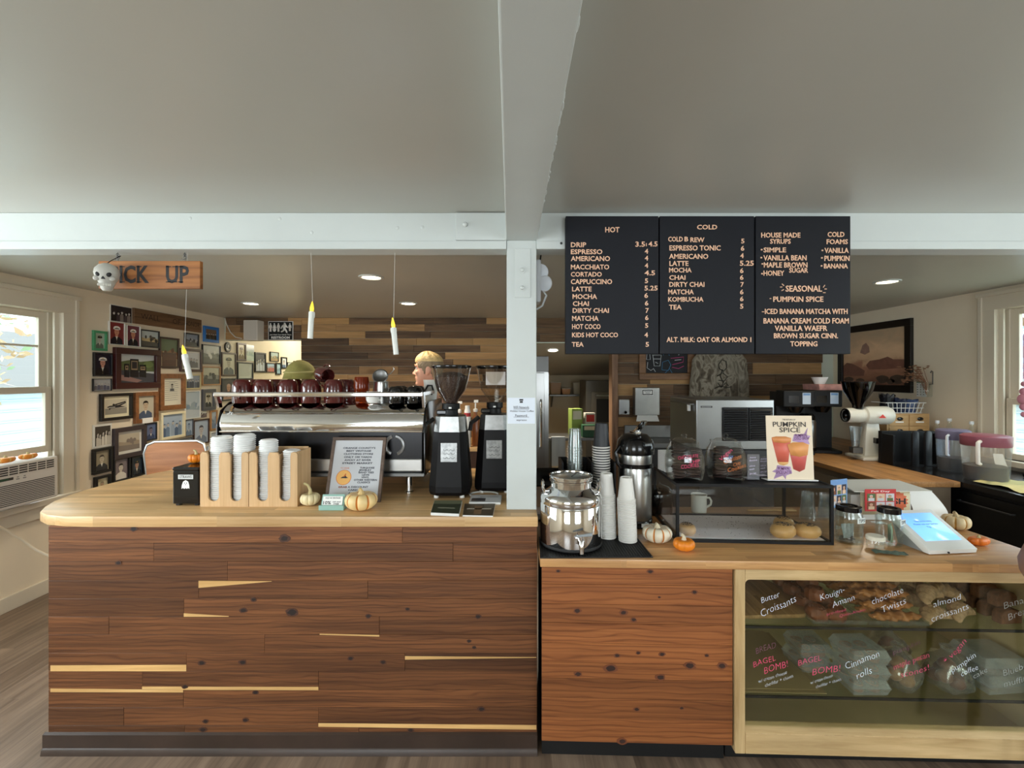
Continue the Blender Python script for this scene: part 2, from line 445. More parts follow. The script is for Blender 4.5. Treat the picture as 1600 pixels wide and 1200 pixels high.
window('window_3', XR, -1, 2.75, 3.86, 1.0, 2.25, 1.45, ())
window('window_4', XR, -1, -.25, 1.45, 1.0, 2.2, 1.5, ())
mb = MB()
for (a, b) in ((-2.6, -.8), (1.0, 2.8)):
    for q in ((a-.1, a+.03), (b-.03, b+.1), ((a+b)/2-.03, (a+b)/2+.03)): mb.box((q[0], -3.08, .9), (q[1], -3.02, 2.35), trim_paint, .004)
    for q in ((.9, 1.03), (2.22, 2.35)): mb.box((a-.1, -3.08, q[0]), (b+.1, -3.02, q[1]), trim_paint, .004)
struct(mb.build('trim_6'))
# torn sill trim under the left window
mb = MB(); mb.box((XL, 2.2, .60), (XL+.03, 3.86, .72), trim_paint, .004); struct(mb.build('trim_7'))

# ---- outside: neighbour's house, trees
def siding_house(name, label, loc, sx, sy, h, c):
    r = thing(name, label, 'house', loc)
    mb = MB(); m = M(name+'_siding'+str(c[0]), c, .7); n = int(h/.16)
    for i in range(n):
        z = i*h/n
        mb.prism([(-sx/2-.02, -sy/2-.02, z), (-sx/2-.02, -sy/2-.02, z+h/n), (sx/2+.02, -sy/2-.02, z+h/n), (sx/2+.02, -sy/2-.02, z)], (0, sy+.04-.02*(i % 1), 0), m)
        mb.box((-sx/2-.035, -sy/2-.035, z), (sx/2+.035, sy/2+.035, z+.02), m)
    mb.build('wall', r)
    mb = MB(); mb.prism([(-sx/2-.3, -sy/2-.3, h), (0, -sy/2-.3, h+1.1), (sx/2+.3, -sy/2-.3, h)], (0, sy+.6, 0), M('roof_shingle', (120, 116, 112), .8)); mb.build('roof', r)
    return r
siding_house('neighbour_house', 'pale blue sided house outside the left window', (-9.7, 7.2, -.3), 3.0, 7.0, 1.75, (206, 222, 236))
def tree(name, label, loc, h, cr, seed, cols, n=2600):
    R = random.Random(seed); r = thing(name, label, 'tree', loc)
    mb = MB(); bark = M('bark', (134, 104, 82), .9, bump=(12, .5))
    mb.tube([(0, 0, -.3), (.05, .03, h*.35), (-.04, .08, h*.6), (.06, 0, h*.85)], [.17, .13, .09, .03], bark, 10)
    for k in range(6):
        a = R.uniform(0, 2*PI); z = h*R.uniform(.4, .7); L = cr*R.uniform(.6, .95)
        mb.tube([(0, 0, z), (math.cos(a)*L*.5, math.sin(a)*L*.5, z+.25*h*.5), (math.cos(a)*L, math.sin(a)*L, z+.32*h)], [.06, .04, .015], bark, 6)
    mb.build('trunk', r)
    mb = MB(); ms = [M('leaf'+str(c), c, .6) for c in cols]
    for k in range(n):
        while True:
            p = Vector((R.uniform(-1, 1), R.uniform(-1, 1), R.uniform(-1, 1)))
            if .25 < p.length < 1: break
        p = Vector((p.x*cr, p.y*cr, h*.68+p.z*h*.42)); s_ = R.uniform(.035, .085)
        a = Vector((R.uniform(-1, 1), R.uniform(-1, 1), R.uniform(-.6, .6))).normalized(); b = a.orthogonal().normalized()
        b = (b*math.cos(k)+a.cross(b)*math.sin(k))
        mb._add([p-a*s_, p+b*s_*.45, p+a*s_, p-b*s_*.45], [(0, 1, 2, 3)], R.choice(ms), False)
    mb.build('foliage', r, norm=False)
    return r
tree('garden_tree', 'brown and green tree close outside the left window', (-6.3, 4.6, -.3), 4.4, 1.15, 4, [(190, 160, 128), (206, 178, 146), (150, 178, 140), (214, 196, 170)])
tree('garden_tree', 'green tree standing behind the pale house outside the left window', (-9.5, 13.4, -.3), 5.5, 1.8, 9, [(150, 186, 160), (190, 214, 190), (208, 200, 180)])
tree('garden_tree', 'pale blue green tree outside the right window', (6.9, 5.6, -.3), 4.6, 1.2, 14, [(150, 180, 206), (186, 206, 224), (140, 160, 180), (214, 196, 200)], 2200)
siding_house('garden_shed', 'pale shed low outside the right window', (10.2, 8.7, -.3), 2.4, 3.0, 1.5, (196, 206, 214))
mb = MB(); mb.box((-30, -10, -.35), (XL-.2, 30, -.3), M('outdoor_ground', (176, 178, 160), .9)); struct(mb.build('ground_left'))
mb = MB(); mb.box((XR+.2, -10, -.35), (30, 30, -.3), M('outdoor_ground', (176, 178, 160), .9)); struct(mb.build('ground_right'))

# ------------------------------------------------------------------ header, beam, column
HY0, HY1 = 2.14, 2.245
def header(name, x0, x1):
    mb = MB(); mb.box((x0, HY0, 2.27), (x1, HY1, ZC), white_paint, .003)
    mb.box((x0, HY0-.006, 2.27), (x1, HY0, 2.307), white_paint, .002)
    return mb
mb = header('header', XL, -.02)
for px, py in ((727, 351),):
    p = P(px, py, HY0-.012); mb.box(P(712, 375, HY0-.012), (-.02, HY0, ZC-.004), white_paint, .002); mb.sph(p+Vector((0, -.004, 0)), (.012, .008, .012), white_paint)
R_ = random.Random(2)
for px, py in ((297, 341), (437, 342), (487, 363), (621, 356), (660, 355)): mb.sph(P(px, py, HY0), (.008, .002, .008), white_paint, 12, 6)
struct(mb.build('trim_8'))
mb = header('header', .12, XR); mb.sph(P(877, 380, HY0-.006), (.006, .002, .006), dark_grey, 10, 6); struct(mb.build('trim_9'))
mb = MB(); mb.box((-.022, -3.04, 2.313), (.122, 2.25, ZC), white_paint, .005)
for i in range(26):
    y = R_.uniform(.6, 2.1); mb.sph((.122, y, 2.316+R_.uniform(0, .01)), (.004, R_.uniform(.008, .03), .004), white_paint, 8, 5)
struct(mb.build('beam'))
mb = MB(); mb.box((-.019, 2.145, 1.0582), (.12, 2.285, 2.313), white_paint, .004)
a, b = P(804, 388, 2.14), P(829, 465, 2.14)
mb.box((a.x, 2.139, b.z), (b.x, 2.146, a.z), white_paint, .002)
for py in (422, 450):
    c = P(816, py, 2.139); mb.cyl(c, c+Vector((0, -.004, 0)), .016, white_paint); mb.sph(c+Vector((0, -.006, 0)), (.010, .008, .010), white_paint)
struct(mb.build('column'))

# recessed downlights
def downlight(px, py, zc, label, power, Y=None):
    p = T(px, py, zc) if Y is None else P(px, py, Y)
    r = thing('ceiling_downlight', label, 'ceiling light', p, group='recessed ceiling lights', rot=(-.245 if Y else 0, 0, 0))
    mb = MB(); mb.lathe([(.092, 0), (.09, -.006), (.072, -.008), (.066, -.002), (.066, 0)], white_paint); mb.build('trim_ring', r)
    mb = MB(); mb.lathe([(0, -.003), (.066, -.003)], M('lamp_glow', (255, 236, 205), .5, emit=9)); mb.build('lens', r, norm=False)
    l = bpy.data.lights.new('lamp', 'SPOT'); l.energy = power; l.color = (1, .86, .66); l.spot_size = 2.3; l.spot_blend = .8; l.shadow_soft_size = .10
    lo = bpy.data.objects.new('lamp', l); COL.objects.link(lo); lo.parent = r; lo.location = (0, 0, -.03)
    return r
downlight(580, 433, ZC2, 'round recessed ceiling light above the coffee cups', 75)
downlight(392, 474, ZC2, 'round recessed ceiling light near the photo wall', 70)
downlight(638, 474, ZC2, 'round recessed ceiling light above the barista', 65)
downlight(1386, 440, ZC2, 'round recessed ceiling light right of the menu boards', 34)
p = P(864, 547, 6.45)
downlight(864, 547, 0, 'round light on the sloped kitchen ceiling past the opening', 110, Y=6.36)
l = bpy.data.lights.new('lamp', 'POINT'); l.energy = 26; l.color = (1, .88, .7); l.shadow_soft_size = .2
lo = bpy.data.objects.new('passage_lamp', l); COL.objects.link(lo); lo.location = (-2.95, 7.6, 2.35)

# ------------------------------------------------------------------ left counter
r = thing('service_counter', 'long counter front of dark reclaimed redwood planks on the left', 'counter')
YF, xl, xr = 2.07, -2.065, .118
mb = MB(); mb.box((xl+.01, YF, .0), (xr, 2.95, 1.011), M('carcass_brown', (70, 44, 30), .7)); mb.build('carcass', r)
rows = [819, 848, 877, 907, 935, 963, 991, 1020, 1048, 1077, 1105, 1133, 1178]
joints = [(629,), (241, 708), (356,), (311, 575), (288,), (171, 593), (414,), (292, 633), (223, 498), (287,), (194, 498), (289, 561)]
tones = [(.75, .62), (.55, .45, .6), (.38, .55), (.35, .5, .42), (.28, .55), (.42, .62, .45), (.48, .6), (.42, .6, .28), (.55, .42, .55), (.5, .62), (.28, .62, .5), (.22, .5, .55)]
mb = MB(); R_ = random.Random(11); sap = WOOD('sapwood', (202, 156, 96), (236, 196, 132), 0, (2, 40, 40), .5)
zr = lambda py: H-(py-CY)*2.06/F
xq = lambda px: (px-CX)*2.06/F
for i in range(12):
    xs = [xl]+[xq(j) for j in joints[i]]+[xr]
    for j in range(len(xs)-1):
        mb.box((xs[j]+.0005, YF-.012-R_.uniform(0, .0015), zr(rows[i+1])+.0005), (xs[j+1]-.0005, YF, min(zr(rows[i])-.0005, 1.0112)), redwood, .001, pl=(tones[i][j]+R_.uniform(-.05, .05), R_.random(), 0), seg=1)
mb.build('plank_front', r)
mb = MB()
for (x0, x1, ya, yb, yc, yd) in ((311, 425, 907, 918, 907.5, 908), (288, 358, 957.5, 963, 962, 963), (80, 292, 1039, 1048, 1038, 1048), (633, 838, 1024.5, 1030, 1026, 1027), (80, 287, 1075, 1080.5, 1077, 1081),
                                 (223, 498, 1072, 1077, 1072.5, 1077.5), (498, 838, 1129, 1134.5, 1132, 1139), (500, 593, 989.5, 991, 991.5, 994)):
    y = YF-.0139
    mb.prism([(xq(x0), y, zr(ya)), (xq(x1), y, zr(yc)), (xq(x1), y, zr(yd)), (xq(x0), y, zr(yb))], (0, .001, 0), sap)
lab(mb.build('sapwood_strip', r), 'pale yellow sapwood streaks')
def knot_part(r, pts, cv, y, mA, mB):
    mb = MB(); R = random.Random(77)
    for px, py, q in pts:
        x, z = cv(px, py); s_ = q*2.0/F
        for k, (f, m) in enumerate(((1.05, mA), (.66, mB))):
            n = 14; o = [(x+s_*f*1.25*math.cos(2*PI*i/n)*R.uniform(.8, 1.2), y-.0003*k, z+s_*f*.85*math.sin(2*PI*i/n)*R.uniform(.85, 1.15)) for i in range(n)]
            mb.prism(o, (0, .0008, 0), m)
    return lab(mb.build('wood_marking', r), 'dark round knots')
kA, kB = M('knot_halo', (74, 42, 26), .55), M('knot_core', (34, 20, 15), .6)
knot_part(r, [(210, 826, 5), (445, 841, 7), (397, 936, 4), (381, 953, 5), (457, 956, 8), (316, 1035, 5), (380, 1034, 5), (548, 1028, 4), (599, 1034, 4), (576, 962, 4), (752, 1107, 5), (322, 1126, 4), (318, 1139, 5), (384, 1124, 4), (590, 1157, 5), (637, 951, 3), (733, 1001, 3), (741, 1011, 3), (747, 963, 4), (290, 1072, 4), (642, 1140, 4), (400, 1081, 4), (186, 879, 4)], lambda a, b: (xq(a), zr(b)), YF-.0142, kA, kB)
mb = MB(); mb.prism([(xl-.015, YF-.012, 0), (xl-.015, YF-.034, 0), (xl-.015, YF-.03, .022), (xl-.015, YF-.024, .028), (xl-.015, YF-.024, .086), (xl-.015, YF-.012, .092)], (xr-xl+.015, 0, 0), M('grimy_brown_base', (58, 44, 36), .42, var=(4, .25)))
lab(mb.build('kickboard', r), 'scuffed dark kickboard')
# butcher block top with a rounded left end
def smooth_poly(pts, n=5):
    out = []
    N = len(pts)
    for i in range(N):
        p0, p1, p2, p3 = pts[i-1], pts[i], pts[(i+1) % N], pts[(i+2) % N]
        for k in range(n):
            t = k/n
            out.append(tuple(.5*((2*b)+(-a+c)*t+(2*a-5*b+4*c-d)*t*t+(-a+3*b-3*c+d)*t**3) for a, b, c, d in zip(p0, p1, p2, p3)))
    return out
end = [(-1.86, 2.043), (-1.98, 2.046), (-2.08, 2.068), (-2.165, 2.12), (-2.225, 2.20), (-2.275, 2.30), (-2.315, 2.42), (-2.33, 2.55), (-2.325, 2.7), (-2.29, 2.95), (-2.25, 3.10), (-2.2, 3.17), (-2.12, 3.2)]
pts = [(.12, 3.12), (.12, 2.043)]+[(p[0], p[1]) for p in end]+[(-1.2, 3.12)]
mb = MB(); mb.prism([(x, y, 1.012) for x, y in pts], (0, 0, .046), butcher, bev=.004)
tag(mb.build('countertop'), 'pale butcher block countertop with rounded end on the left counter', 'countertop')
# ------------------------------------------------------------------ menu boards on the header
def zl(ox, oy, k): return lambda zx, zy: (ox+zx/k, oy+zy/k)
Za, Zb = zl(880, 330, 5.217), zl(1100, 330, 5.217)
HOT = [("HOT",342,132,458,172),("DRIP",62,256,187,293),("3.5",588,250,666,289),("4.5",694,249,768,287),("ESPRESSO",62,313,319,350),("4",664,309,692,346),("AMERICANO",62,368,381,406),("4",664,365,692,402),
 ("MACCHIATO",62,437,374,474),("4",664,425,692,462),("CORTADO",62,497,314,533),("4.5",662,485,748,522),("CAPPUCCINO",62,556,398,594),("5",665,550,691,586),("LATTE",72,617,231,653),("5.25",662,609,769,646),
 ("MOCHA",76,678,275,715),("6",661,669,690,706),("CHAI",78,736,209,772),("6",665,732,693,768),("DIRTY CHAI",77,792,372,828),("7",670,791,697,828),("MATCHA",72,855,288,893),("6",667,851,694,887),
 ("HOT COCO",72,922,304,960),("5",667,915,692,950),("KIDS HOT COCO",72,991,446,1027),("4",662,990,690,1027),("TEA",70,1068,166,1104),("5",671,1068,698,1104)]
COLD2 = [("COLD",1090,113,1254,148,0),("COLD",855,210,973,247,0),("B",988,210,1018,246,0),("REW",1036,216,1150,252,0),("ESPRESSO TONIC",865,281,1282,320,0),("AMERICANO",862,350,1181,388,0),("LATTE",865,408,1020,446,0),("MOCHA",862,463,1045,499,0),
 ("CHAI",864,524,995,559,0),("DIRTY CHAI",864,579,1150,616,0),("MATCHA",855,640,1063,677,0),("KOMBUCHA",855,701,1142,737,0),("TEA",862,764,964,801,0),("ALT. MILK: OAT OR ALMOND 1",842,1028,1531,1066,0),
 ("5",302,226,328,262,1),("6",299,285,327,322,1),("4",294,345,322,382,1),("5.25",291,405,404,444,1),("6",292,467,320,504,1),("6",292,523,320,559,1),("7",296,580,323,616,1),("6",292,641,320,677,1),("6",292,697,320,733,1),("5",293,757,319,794,1)]
SEAS = [("HOUSE MADE",465,177,784,215),("SYRUPS",537,228,705,265),("COLD",1006,171,1142,209),("FOAMS",998,231,1170,268),("SIMPLE",484,298,667,335),("VANILLA BEAN",483,361,834,401),("MAPLE BROWN",486,419,841,459),("SUGAR",693,464,846,501),("HONEY",484,486,652,525),
 ("VANILLA",981,301,1177,340),("PUMPKIN",980,365,1184,405),("BANANA",976,429,1170,466),("SEASONAL",664,608,960,655),("PUMPKIN SPICE",563,697,971,738),("ICED BANANA MATCHA WITH",495,797,1168,837),("BANANA CREAM COLD FOAM",484,873,1178,915),
 ("VANILLA WAEFR",575,934,1003,975),("BROWN SUGAR CINN.",568,996,1090,1035),("TOPPING",702,1062,922,1101)]
DOTS = [(470,314),(467,379),(476,430),(473,510),(965,320),(961,381),(958,446)]
copper = M('rose_copper_letters', (238, 192, 160), .45)
board_paint = M('charcoal_board_paint', (20, 22, 29), .55, spec=.25, var=(2, .15))
bY = 2.095
def menu(x0, x1, label, words):
    a, b = P(x0, 337.5, bY), P(x1, 553, bY)
    r = thing('menu_board', label, 'menu board', ((a.x+b.x)/2, bY, b.z), group='black menu boards on the beam')
    W, h = b.x-a.x, a.z-b.z
    mb = MB(); mb.box((-W/2, 0, 0), (W/2, .038, h), board_paint, .002); mb.build('panel', r)
    mb = MB(); mb.T = Matrix.Translation(-r.location); d = -.0025
    for (s_, px0, py0, px1, py1) in words:
        p, q = P(px0, py1, bY), P(px1, py0, bY)
        mb.text(s_, (p.x, bY-.0005, p.z), X_, Z_, q.z-p.z, copper, w=q.x-p.x, bold=.018, d=.002)
    return r, mb
r, mb = menu(884, 1029, 'charcoal menu board headed HOT, leftmost of the three', [(w_, *Za(a, b), *Za(c, d)) for w_, a, b, c, d in HOT])
p = P(*Za(677, 272), bY); mb.box((p.x-.0015, bY-.002, p.z-.008), (p.x+.0015, bY, p.z+.006), copper); mb.build('lettering', r)
r, mb = menu(1031, 1178.5, 'charcoal menu board headed COLD, middle of the three', [(w_, *(Zb if k else Za)(a, b), *(Zb if k else Za)(c, d)) for w_, a, b, c, d, k in COLD2])
mb.build('lettering', r)
r, mb = menu(1181, 1329, 'charcoal menu board of house made syrups and seasonal drinks, rightmost', [(w_, *Zb(a, b), *Zb(c, d)) for w_, a, b, c, d in SEAS])
for (a, b) in DOTS: p = P(*Zb(a, b), bY); mb.box((p.x-.004, bY-.002, p.z-.003), (p.x+.003, bY, p.z+.003), copper)
for (a, b, c, d) in ((535,712,548,712),(472,820,490,820),(635,592,652,608),(620,618,637,618),(632,648,650,638),(985,602,972,622),(982,634,1000,634),(970,664,990,664)):
    p, q = P(*Zb(a, b), bY-.001), P(*Zb(c, d), bY-.001); mb.tube([p, q], .002, copper, 5)
mb.build('lettering', r)

# ------------------------------------------------------------------ things hanging from the header
SY = 2.19
a, b = P(157, 408.5, SY), P(315, 451.5, SY)
r = thing('pick_up_sign', 'hanging wooden sign lettered PICK UP', 'sign', ((a.x+b.x)/2, SY, b.z))
mb = MB(); W, h = b.x-a.x, a.z-b.z
mb.box((-W/2, -.011, 0), (W/2, .011, h), WOOD('sign_wood', (128, 76, 36), (182, 122, 68), 0, (2, 25, 30), .5, rings=6), .002); mb.build('board', r)
mb = MB()
for (t_, x0, x1) in (("P", 176, 189), ("ICK", 190, 236), ("UP", 262, 298)):
    p, q = P(x0, 442, SY), P(x1, 417, SY)
    mb.text(t_, (p.x-r.location.x, -.0117, p.z-b.z), X_, Z_, q.z-p.z, ink, w=q.x-p.x, bold=.03)
    for xx in ([x0+1] if len(t_) == 1 else [x0+2, x0+28] if t_ == 'ICK' else [x0+2, x0+12, x0+21]):
        for py in (417.6, 441.4):
            c = P(xx+2, py, SY); mb.box((c.x-r.location.x-.012, -.0117, c.z-b.z-.002), (c.x-r.location.x+.012, -.0112, c.z-b.z+.002), ink)
mb.build('lettering', r, norm=False)
for px in (184, 289):
    mb = MB(); x = (px-CX)*SY/F-r.location.x
    mb.tube([(x, 0, h-.004), (x, 0, h+.012)]+arc((x, 0, h+.018), .008, -PI/2, PI, 8), .0018, dull_steel, 6)
    mb.tube(arc((x, .0, h+.03), .008, 0, 2*PI, 10, Y_, Z_), .0016, dull_steel, 6)
    mb.tube([(x, 0, 2.268-b.z), (x, 0, 2.255-b.z)]+arc((x-.008, 0, 2.245-b.z), .01, PI/3, -PI*.8, 8), .002, dull_steel, 6)
    mb.build('hook', r)
# skull
p = P(167, 434, 2.11)
r = thing('skull_ornament', 'grey plastic skull hanging in front of the PICK UP sign', 'skull', p, rz=.42)
mb = MB(); bone = M('grey_bone', (176, 174, 166), .5, bump=(30, .25))
prof = [(-.056, .0), (-.054, .017), (-.045, .026), (-.03, .031), (-.015, .039), (.0, .046), (.018, .051), (.035, .047), (.05, .032), (.058, .014), (.06, 0)]
mb.lathe([(r_, z) for z, r_ in prof], bone, n=32, fn=lambda a, z, r_: 1+.12*math.sin(a)**2*(1 if math.sin(a) > 0 else .15) - (.10*abs(math.cos(a)) if z < -.01 else 0))
for s_ in (-1, 1): mb.sph((s_*.031, -.030, -.008), (.014, .010, .010), bone, 12, 8)
mb.build('cranium', r); r.scale = (.92, 1, 1.12)
mb = MB()
for s_ in (-1, 1): mb.sph((s_*.019, -.040, .008), (.013, .008, .0105), near_black, 14, 8)
mb.prism([(-.008, -.046, -.012), (.008, -.046, -.012), (.0, -.046, .004)], (0, .01, 0), near_black); mb.build('eye_socket', r)
mb = MB()
for k in range(-4, 5): mb.box((k*.006-.0026, -.0375+abs(k)*.0012, -.038), (k*.006+.0026, -.028, -.028), M('tooth', (196, 194, 184), .5), .001)
mb.build('teeth', r)
mb = MB(); mb.tube([(0, 0, .058), (.01, .02, .075), (.036, .06, .105)], .0018, near_black, 6); mb.build('cord', r)
# three hanging battery candles
def candle(px, py0, py1, label, tilt, top):
    Y = 2.2; p = P(px, py1, Y)
    r = thing('hanging_candle', label, 'candle', p, group='battery candles hung on threads', rot=(0, tilt, 0))
    h = (py1-py0)*Y/F; body = h*.72; m = M('candle_wax', (226, 228, 222), .45)
    mb = MB(); rr = .0125
    mb.lathe([(0, 0), (rr, 0), (rr, body-.004), (rr*.8, body), (0, body-.003)], m, n=18, fn=lambda a, z, r_: 1+.05*math.sin(3*a+z*30))
    R = random.Random(px)
    for k in range(5): a = R.uniform(0, 6.28); L = R.uniform(.02, .07); mb.sph((rr*math.cos(a), rr*math.sin(a), body-L/2), (.003, .003, L/2), m, 8, 6)
    mb.build('wax', r)
    mb = MB(); f = h-body
    mb.lathe([(0, body-.004), (.008, body-.002), (.0095, body+f*.25), (.007, body+f*.55), (.003, body+f*.85), (0, body+f)], M('candle_flame', (255, 214, 60), .4, emit=.9), n=14); mb.build('flame', r)
    mb = MB(); inv = Matrix.Rotation(-tilt, 3, 'Y'); q = inv @ (Vector((p.x+top, Y, 2.27))-p)
    mb.tube([(.006 if top > 0 else 0, 0, body), q], .0007, M('thread', (225, 225, 220), .5), 5); mb.build('thread', r)
candle(484.5, 470, 529, 'white hanging candle with yellow flame above the first maroon cups', .06, .004)
candle(619, 495, 554, 'white hanging candle with yellow flame left of the barista', -.10, -.006)
candle(297, 537, 592, 'white hanging candle with yellow flame in front of the photo wall', -.22, -.012)
# flood light behind the column
r = thing('flood_light', 'white security flood light clamped behind the column', 'lamp', P(838, 440, 2.3))
wp = M('white_plastic', (222, 226, 230), .35)
mb = MB(); mb.box((-.005, -.05, -.11), (.02, .05, .10), wp, .008); mb.build('bracket', r)
for (z, dx) in ((.045, .012), (-.01, .03)):
    mb = MB(); mb.lathe([(0, -.05), (.018, -.05), (.024, -.02), (.036, .02), (.040, .03), (.036, .032), (.030, .028), (0, .026)], wp, (dx, 0, z), 24, ax=(.35, -1, -.15)); mb.build('lamp_head', r)
mb = MB(); mb.tube([(.0, 0, .09), (.02, 0, .11), (.024, 0, .14), (.03, 0, .15)], .004, black_matte, 6); mb.tube([(.03, .0, -.04), (.05, 0, -.07), (.03, 0, -.12), (0, 0, -.14)], .005, wp, 6); mb.build('cable', r)
# paper notice on the column
r = thing('wifi_notice', 'white wifi notice taped to the column', 'notice', P(814.5, 642, 2.145))
mb = MB(); s_ = 2.145/F; mb.box((-21.5*s_, -.0008, -20*s_), (21.5*s_, 0, 20.5*s_), M('notice_paper', (226, 234, 246), .25)); mb.build('sheet', r)
mb = MB()
for (t_, x0, x1, y0, y1) in (("WiFi Network:", 802, 827, 634, 638.5), ("Hidden House Coffee", 797, 834, 640.5, 643.5), ("Password:", 805, 824, 647, 651), ("espresso", 807, 823, 654.5, 657.5)):
    mb.text(t_, ((x0-814.5)*s_, -.0012, (642-y1)*s_), X_, Z_, (y1-y0)*s_*.9, M('grey_ink', (70, 74, 84), .6), w=(x1-x0)*s_)
for y1 in (639.4, 652): mb.box((-12*s_, -.0012, (642-y1)*s_), (12*s_, -.001, (642.5-y1)*s_), M('grey_ink', (70, 74, 84), .6))
mb.box((-3*s_, -.0012, 16*s_), (3*s_, -.001, 18.5*s_), ink); mb.box((-2.4*s_, -.0012, 12.5*s_), (2.4*s_, -.001, 15.5*s_), dark_grey)
mb.build('lettering', r, norm=False)

# ------------------------------------------------------------------ wall of photographs on the left wall
PH = lambda c: M('photo%d_%d_%d' % c, c, .22)
def photo(mb, kind, w, h, pal, seed=0):
    # drawn in the (u, v) plane with u = +Y, v = +Z, facing +X
    R = random.Random(seed)
    def q(pts, c, k): mb.face([(.0004*k, x*w, y*h) for x, y in pts], PH(c))
    def el(cx, cy, rx, ry, c, k, a0=0, a1=2*PI): q([(cx+rx*math.cos(a0+(a1-a0)*i/18), cy+ry*math.sin(a0+(a1-a0)*i/18)) for i in range(18 if a1-a0 > 6 else 19)], c, k)
    q([(-.5, -.5), (.5, -.5), (.5, .5), (-.5, .5)], pal[0], 0)
    if kind in ('soldier', 'man'):
        bg, uni, skin, cap = pal[:4]
        q([(-.40, -.5), (-.38, -.28), (-.2, -.17), (.0, -.13), (.2, -.17), (.38, -.28), (.40, -.5)], uni, 1)
        q([(-.09, -.16), (.09, -.16), (.08, .0), (-.08, .0)], skin, 2)
        q([(-.07, -.14), (.0, -.32), (.07, -.14)], pal[4] if len(pal) > 4 else (226, 222, 210), 3)
        el(0, .08, .145*(h/w)**.4, .17, skin, 4)
        for s_ in (-1, 1): el(s_*.06, .10, .025, .012, (60, 44, 38), 5)
        q([(-.05, .0), (.05, .0), (.04, -.012), (-.04, -.012)], (120, 70, 60), 5); q([(-.012, .03), (.018, .03), (0, .09)], tuple(int(v*.8) for v in skin), 5)
        if kind == 'soldier':
            el(0, .21, .25, .045, (30, 28, 30) if sum(cap) < 500 else cap, 6); el(0, .24, .235, .10, cap, 7, 0, PI); q([(-.15, .20), (.15, .20), (.15, .24), (-.15, .24)], (34, 30, 30), 8); el(0, .27, .03, .03, (210, 180, 90), 9)
            for k in range(3): el(0, -.26-.08*k, .014, .010, (206, 176, 100), 5)
        else: el(0, .19, .15, .10, cap, 6, 0, PI); q([(-.15, .19), (-.145, .10), (-.11, .19)], cap, 6); q([(.15, .19), (.145, .10), (.11, .19)], cap, 6)
    elif kind == 'land':
        q([(-.5, -.5), (.5, -.5), (.5, .02), (.1, .12), (-.2, .0), (-.5, .08)], pal[1], 1); q([(-.5, -.5), (.5, -.5), (.5, -.22), (-.5, -.15)], pal[2], 2)
        for k in range(7): x = R.uniform(-.4, .4); el(x, R.uniform(-.15, .15), R.uniform(.04, .10), R.uniform(.05, .14), R.choice(pal[2:]), 3+k)
    elif kind == 'group':
        for k in range(5):
            x = -.36+k*.18+R.uniform(-.03, .03); y = R.uniform(-.05, .12); c = R.choice(pal[1:])
            q([(x-.09, -.5), (x-.085, y-.12), (x, y-.05), (x+.085, y-.12), (x+.09, -.5)], c, 1+k); el(x, y+.02, .05, .085, (206, 170, 146) if sum(pal[0]) % 2 else (190, 186, 180), 6+k); el(x, y+.07, .05, .05, R.choice(pal[1:]), 12+k, 0, PI)
    elif kind == 'memorial':
        q([(-.5, .22), (-.2, .3), (.1, .25), (.5, .32), (.5, -.1), (-.5, -.1)], (96, 108, 70), 1); q([(-.5, -.5), (.5, -.5), (.5, -.18), (-.5, -.05)], (76, 76, 82), 2)
        q([(-.5, -.2), (.15, -.42), (.0, -.5), (-.5, -.4)], (150, 118, 112), 3)
        for x0, x1, y1 in ((-.36, -.22, .16), (-.2, .04, .34), (.06, .26, .14)): q([(x0, -.3), (x1, -.32), (x1, y1), (x0, y1)], (36, 34, 38), 4); q([(x0+.03, -.05), (x1-.03, -.05), (x1-.03, y1-.06), (x0+.03, y1-.06)], (150, 130, 100), 5); q([(x0+.05, .0), (x1-.05, .0), (x1-.05, y1-.1), (x0+.05, y1-.1)], (52, 48, 50), 6)
        el(.33, .16, .15, .12, (120, 138, 84), 4)
    elif kind == 'plane':
        q([(-.5, -.5), (.5, -.5), (.5, -.1), (-.5, -.1)], (150, 146, 134), 1)
        q([(-.42, .0), (-.3, .08), (.1, .1), (.46, .26), (.46, .2), (.2, .03), (.46, -.04), (.1, -.08), (-.3, -.1)], (52, 52, 54), 2); el(-.12, .13, .05, .08, (60, 60, 60), 3); q([(-.2, .12), (.44, .34), (.44, .26), (.0, .1)], (40, 40, 42), 3); q([(-.36, -.02), (-.05, .0), (-.05, -.05), (-.34, -.06)], (190, 188, 180), 4); el(-.3, -.14, .03, .04, (30, 30, 30), 4)
    elif kind == 'doc':
        for k in range(int(pal[1][0])): y = .38-k*.76/pal[1][0]; q([(-.38, y), (.38-.2*R.random(), y), (.38, y-.018), (-.38, y-.018)], (140, 140, 140), 1)
        if len(pal) > 2: q([(-.16, .02), (.16, .02), (.16, .36), (-.16, .36)], (206, 204, 190), 2); q([(-.12, .02), (-.1, .12), (.1, .12), (.12, .02)], (90, 92, 94), 3); el(0, .20, .06, .085, (150, 146, 138), 4); el(0, .25, .065, .05, (60, 60, 60), 5, 0, PI)
    elif kind == 'oval':
        pass
FR = {'black': M('black_frame', (22, 20, 20), .35), 'maroon': M('maroon_frame', (62, 22, 22), .3), 'brown': WOOD('brown_frame', (112, 70, 38), (158, 106, 64), 0, (3, 30, 30), .4), 'dkbrown': M('dark_walnut_frame', (64, 38, 26), .4),
      'grey': M('grey_frame', (82, 84, 90), .45), 'gold': M('gold_frame', (206, 190, 140), .4), 'cream': M('cream_frame', (234, 224, 190), .5), 'tan': M('tan_frame', (178, 132, 84), .45), 'blue': M('bright_blue_mount', (40, 118, 196), .5),
      'green': M('green_mount', (70, 150, 104), .5), 'greyb': M('charcoal_brown_frame', (62, 52, 54), .4), 'white': M('white_mount', (226, 224, 214), .5)}
